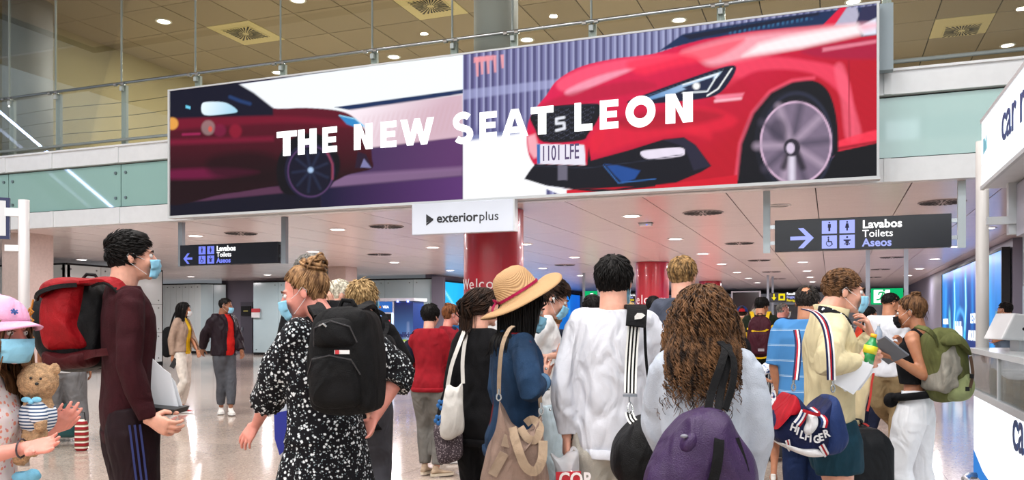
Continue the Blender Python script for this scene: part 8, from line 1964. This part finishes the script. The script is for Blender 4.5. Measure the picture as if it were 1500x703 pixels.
# ---------------------------------------------------------------- woman in white trousers with the olive backpack
F = Fig(1341, 5.5, -76, 1.60, 'woman in black top and white trousers with olive backpack holding a tablet', True, 1.0, 'tan', head=(-2, 8, 0)); OW = F
F.arm('L', F.at(1309, 524, -.16), (.1, -.5, -1), hdir=F.wdir(-.95, .25, 0), palm=F.wdir(0, 1, .3), curl=22)
F.arm('R', F.at(1321, 512, .14), (0, .3, -1), hdir=F.wdir(-.15, 1, 0), palm=F.wdir(-1, 0, 0), curl=60)
F.leg('L', F.at(1334, 772, -.05), toe=F.wdir(-1, 0, -.1)); F.leg('R', F.at(1360, 768, .15), toe=F.wdir(-1, 0, .1))
F.body(bare_arms='RL'); F.browlash(H_DBR); F.mask(M_MASKB)
g = Geo(); F.torso(g, .012, 1.10, 1.40); 
for sg in (-1, 1): g.tube([F.P['neck'] + Vector((sg * .09, -.05, -.06)), F.P['neck'] + Vector((sg * .10, .0, -.008)), F.P['neck'] + Vector((sg * .085, .07, -.08))], .02, 10)
F.garment('tank_top', g, M_BCL, amp=.003)
F.trousers(cloth('white_wide', '#e8ebf0', var=.03, bump=.15), .99, e=.014, loose=.014, wide=.016, amp=.010, top=1.06); F.shoes(M_SNW)
g = Geo(); k = F.k; g.tube([Vector((.17 * math.cos(a), .125 * math.sin(a), (1.02 - .02 * math.sin(a)) * k)) for a in np.linspace(0, 2 * PI, 30)], .024, 8); o = g.obj('waist_bag_belt', M_BCL, F.root, True)
g = Geo(); g.ell(Vector((-.06, .135, .98 * k)), (.10, .04, .05)); o = g.obj('waist_bag', M_BCL, F.root, True)
F.hair_bun(H_BRN, (0, -.055, .125), .030, 480, messy=.15)
t = frame_thing('tablet', 'grey tablet held up by the woman in the black top', 'tablet', 1299, 513, 5.3); Geo().box((0, 0, 0), (.19, .19, .012), Matrix.Rotation(math.radians(38), 3, 'Y') @ Matrix.Rotation(math.radians(-25), 3, 'X')).obj('case', mat('tablet_grey', '#70757e', .4), t)
Geo().box((.004, .0, .008), (.17, .17, .004), Matrix.Rotation(math.radians(38), 3, 'Y') @ Matrix.Rotation(math.radians(-25), 3, 'X')).obj('screen', mat('tablet_screen', '#9aa6ba', .15), t)
t = frame_thing('olive_backpack', 'olive green rucksack with grey jacket tied on it worn by the woman in white trousers', 'backpack', 1380, 535, 5.3); l_ = pxl(1380, 535, 5.3)
M_OL = cloth('olive_canvas', '#5c6038', bump=.4, var=.15); M_OL2 = cloth('olive_light', '#8a9468', bump=.4); M_GJ = cloth('grey_cloth', '#8d8a80', bump=.35)
pillow('body', [(1352, 500), (1362, 484), (1385, 478), (1402, 492), (1411, 520), (1414, 555), (1408, 578), (1392, 590), (1372, 590), (1360, 575), (1356, 540)], .15, M_OL, t, 1380, 535, 5.3, amp=.012, freq=22)
pillow('front_pocket', [(1388, 548), (1408, 545), (1416, 562), (1410, 580), (1394, 588), (1378, 586), (1372, 572)], .165, M_OL2, t, 1380, 535, 5.3, amp=.008, flat=.35)
pillow('tied_jacket', [(1364, 512), (1380, 502), (1396, 512), (1398, 540), (1386, 552), (1388, 572), (1368, 576), (1356, 570), (1358, 545)], .185, M_GJ, t, 1380, 535, 5.3, amp=.018, freq=26, flat=.35)
pillow('top_flap', [(1364, 496), (1382, 485), (1400, 498), (1408, 520), (1396, 512), (1380, 500), (1366, 506)], .19, M_OL, t, 1380, 535, 5.3, amp=.006, flat=.3)
Geo().ribbon([l_(1362, 505, -.1), l_(1350, 492, -.16), l_(1338, 482, -.17), l_(1331, 478, -.10)], .035, .010, [Vector((0, -1, .6))] * 4).obj('shoulder_strap', M_OL, t)
Geo().ribbon([l_(1400, 520, -.17), l_(1402, 545, -.18), l_(1398, 565, -.18)], .016, .008, (0, -1, 0)).obj('buckle_strap', mat('strap_brown', '#4a3424', .6), t)
Geo().ribbon([l_(1410, 545, -.05), l_(1418, 552, -.03), l_(1414, 560, -.04)], .02, .012, (0, -1, 0)).obj('leather_tab', mat('leather', '#5a3420', .6), t)
for q in ((1398, 548), (1392, 566)): Geo().box(l_(q[0], q[1], -.2), (.02, .012, .026)).obj('buckle', M_BLACK, t)
# man at the far right
F = Fig(1474, 11.8, -62, 1.70, 'man in blue-grey T-shirt with blue mask at the grey wall end far right', False, 1.05, 'tan', head=(0, 0, 0)); F.arm('L', F.at(1464, 497, -.1), (0, -1, -.8), hdir=F.wdir(-1, -.1, 0)); F.arm('R', F.at(1466, 500, .1), (0, -1, -.8), hdir=F.wdir(-1, -.1, 0))
F.body(bare_arms='RL'); F.browlash(H_BLK); F.shirt(cloth('blue_grey_tee', '#5c6a7c'), .45, .86, e=.03, loose=.02, collar='round'); F.trousers(cloth('blue_trousers', '#1c2a5c')); F.shoes(M_BLS); F.hair_short(H_BLK, .025); F.mask()
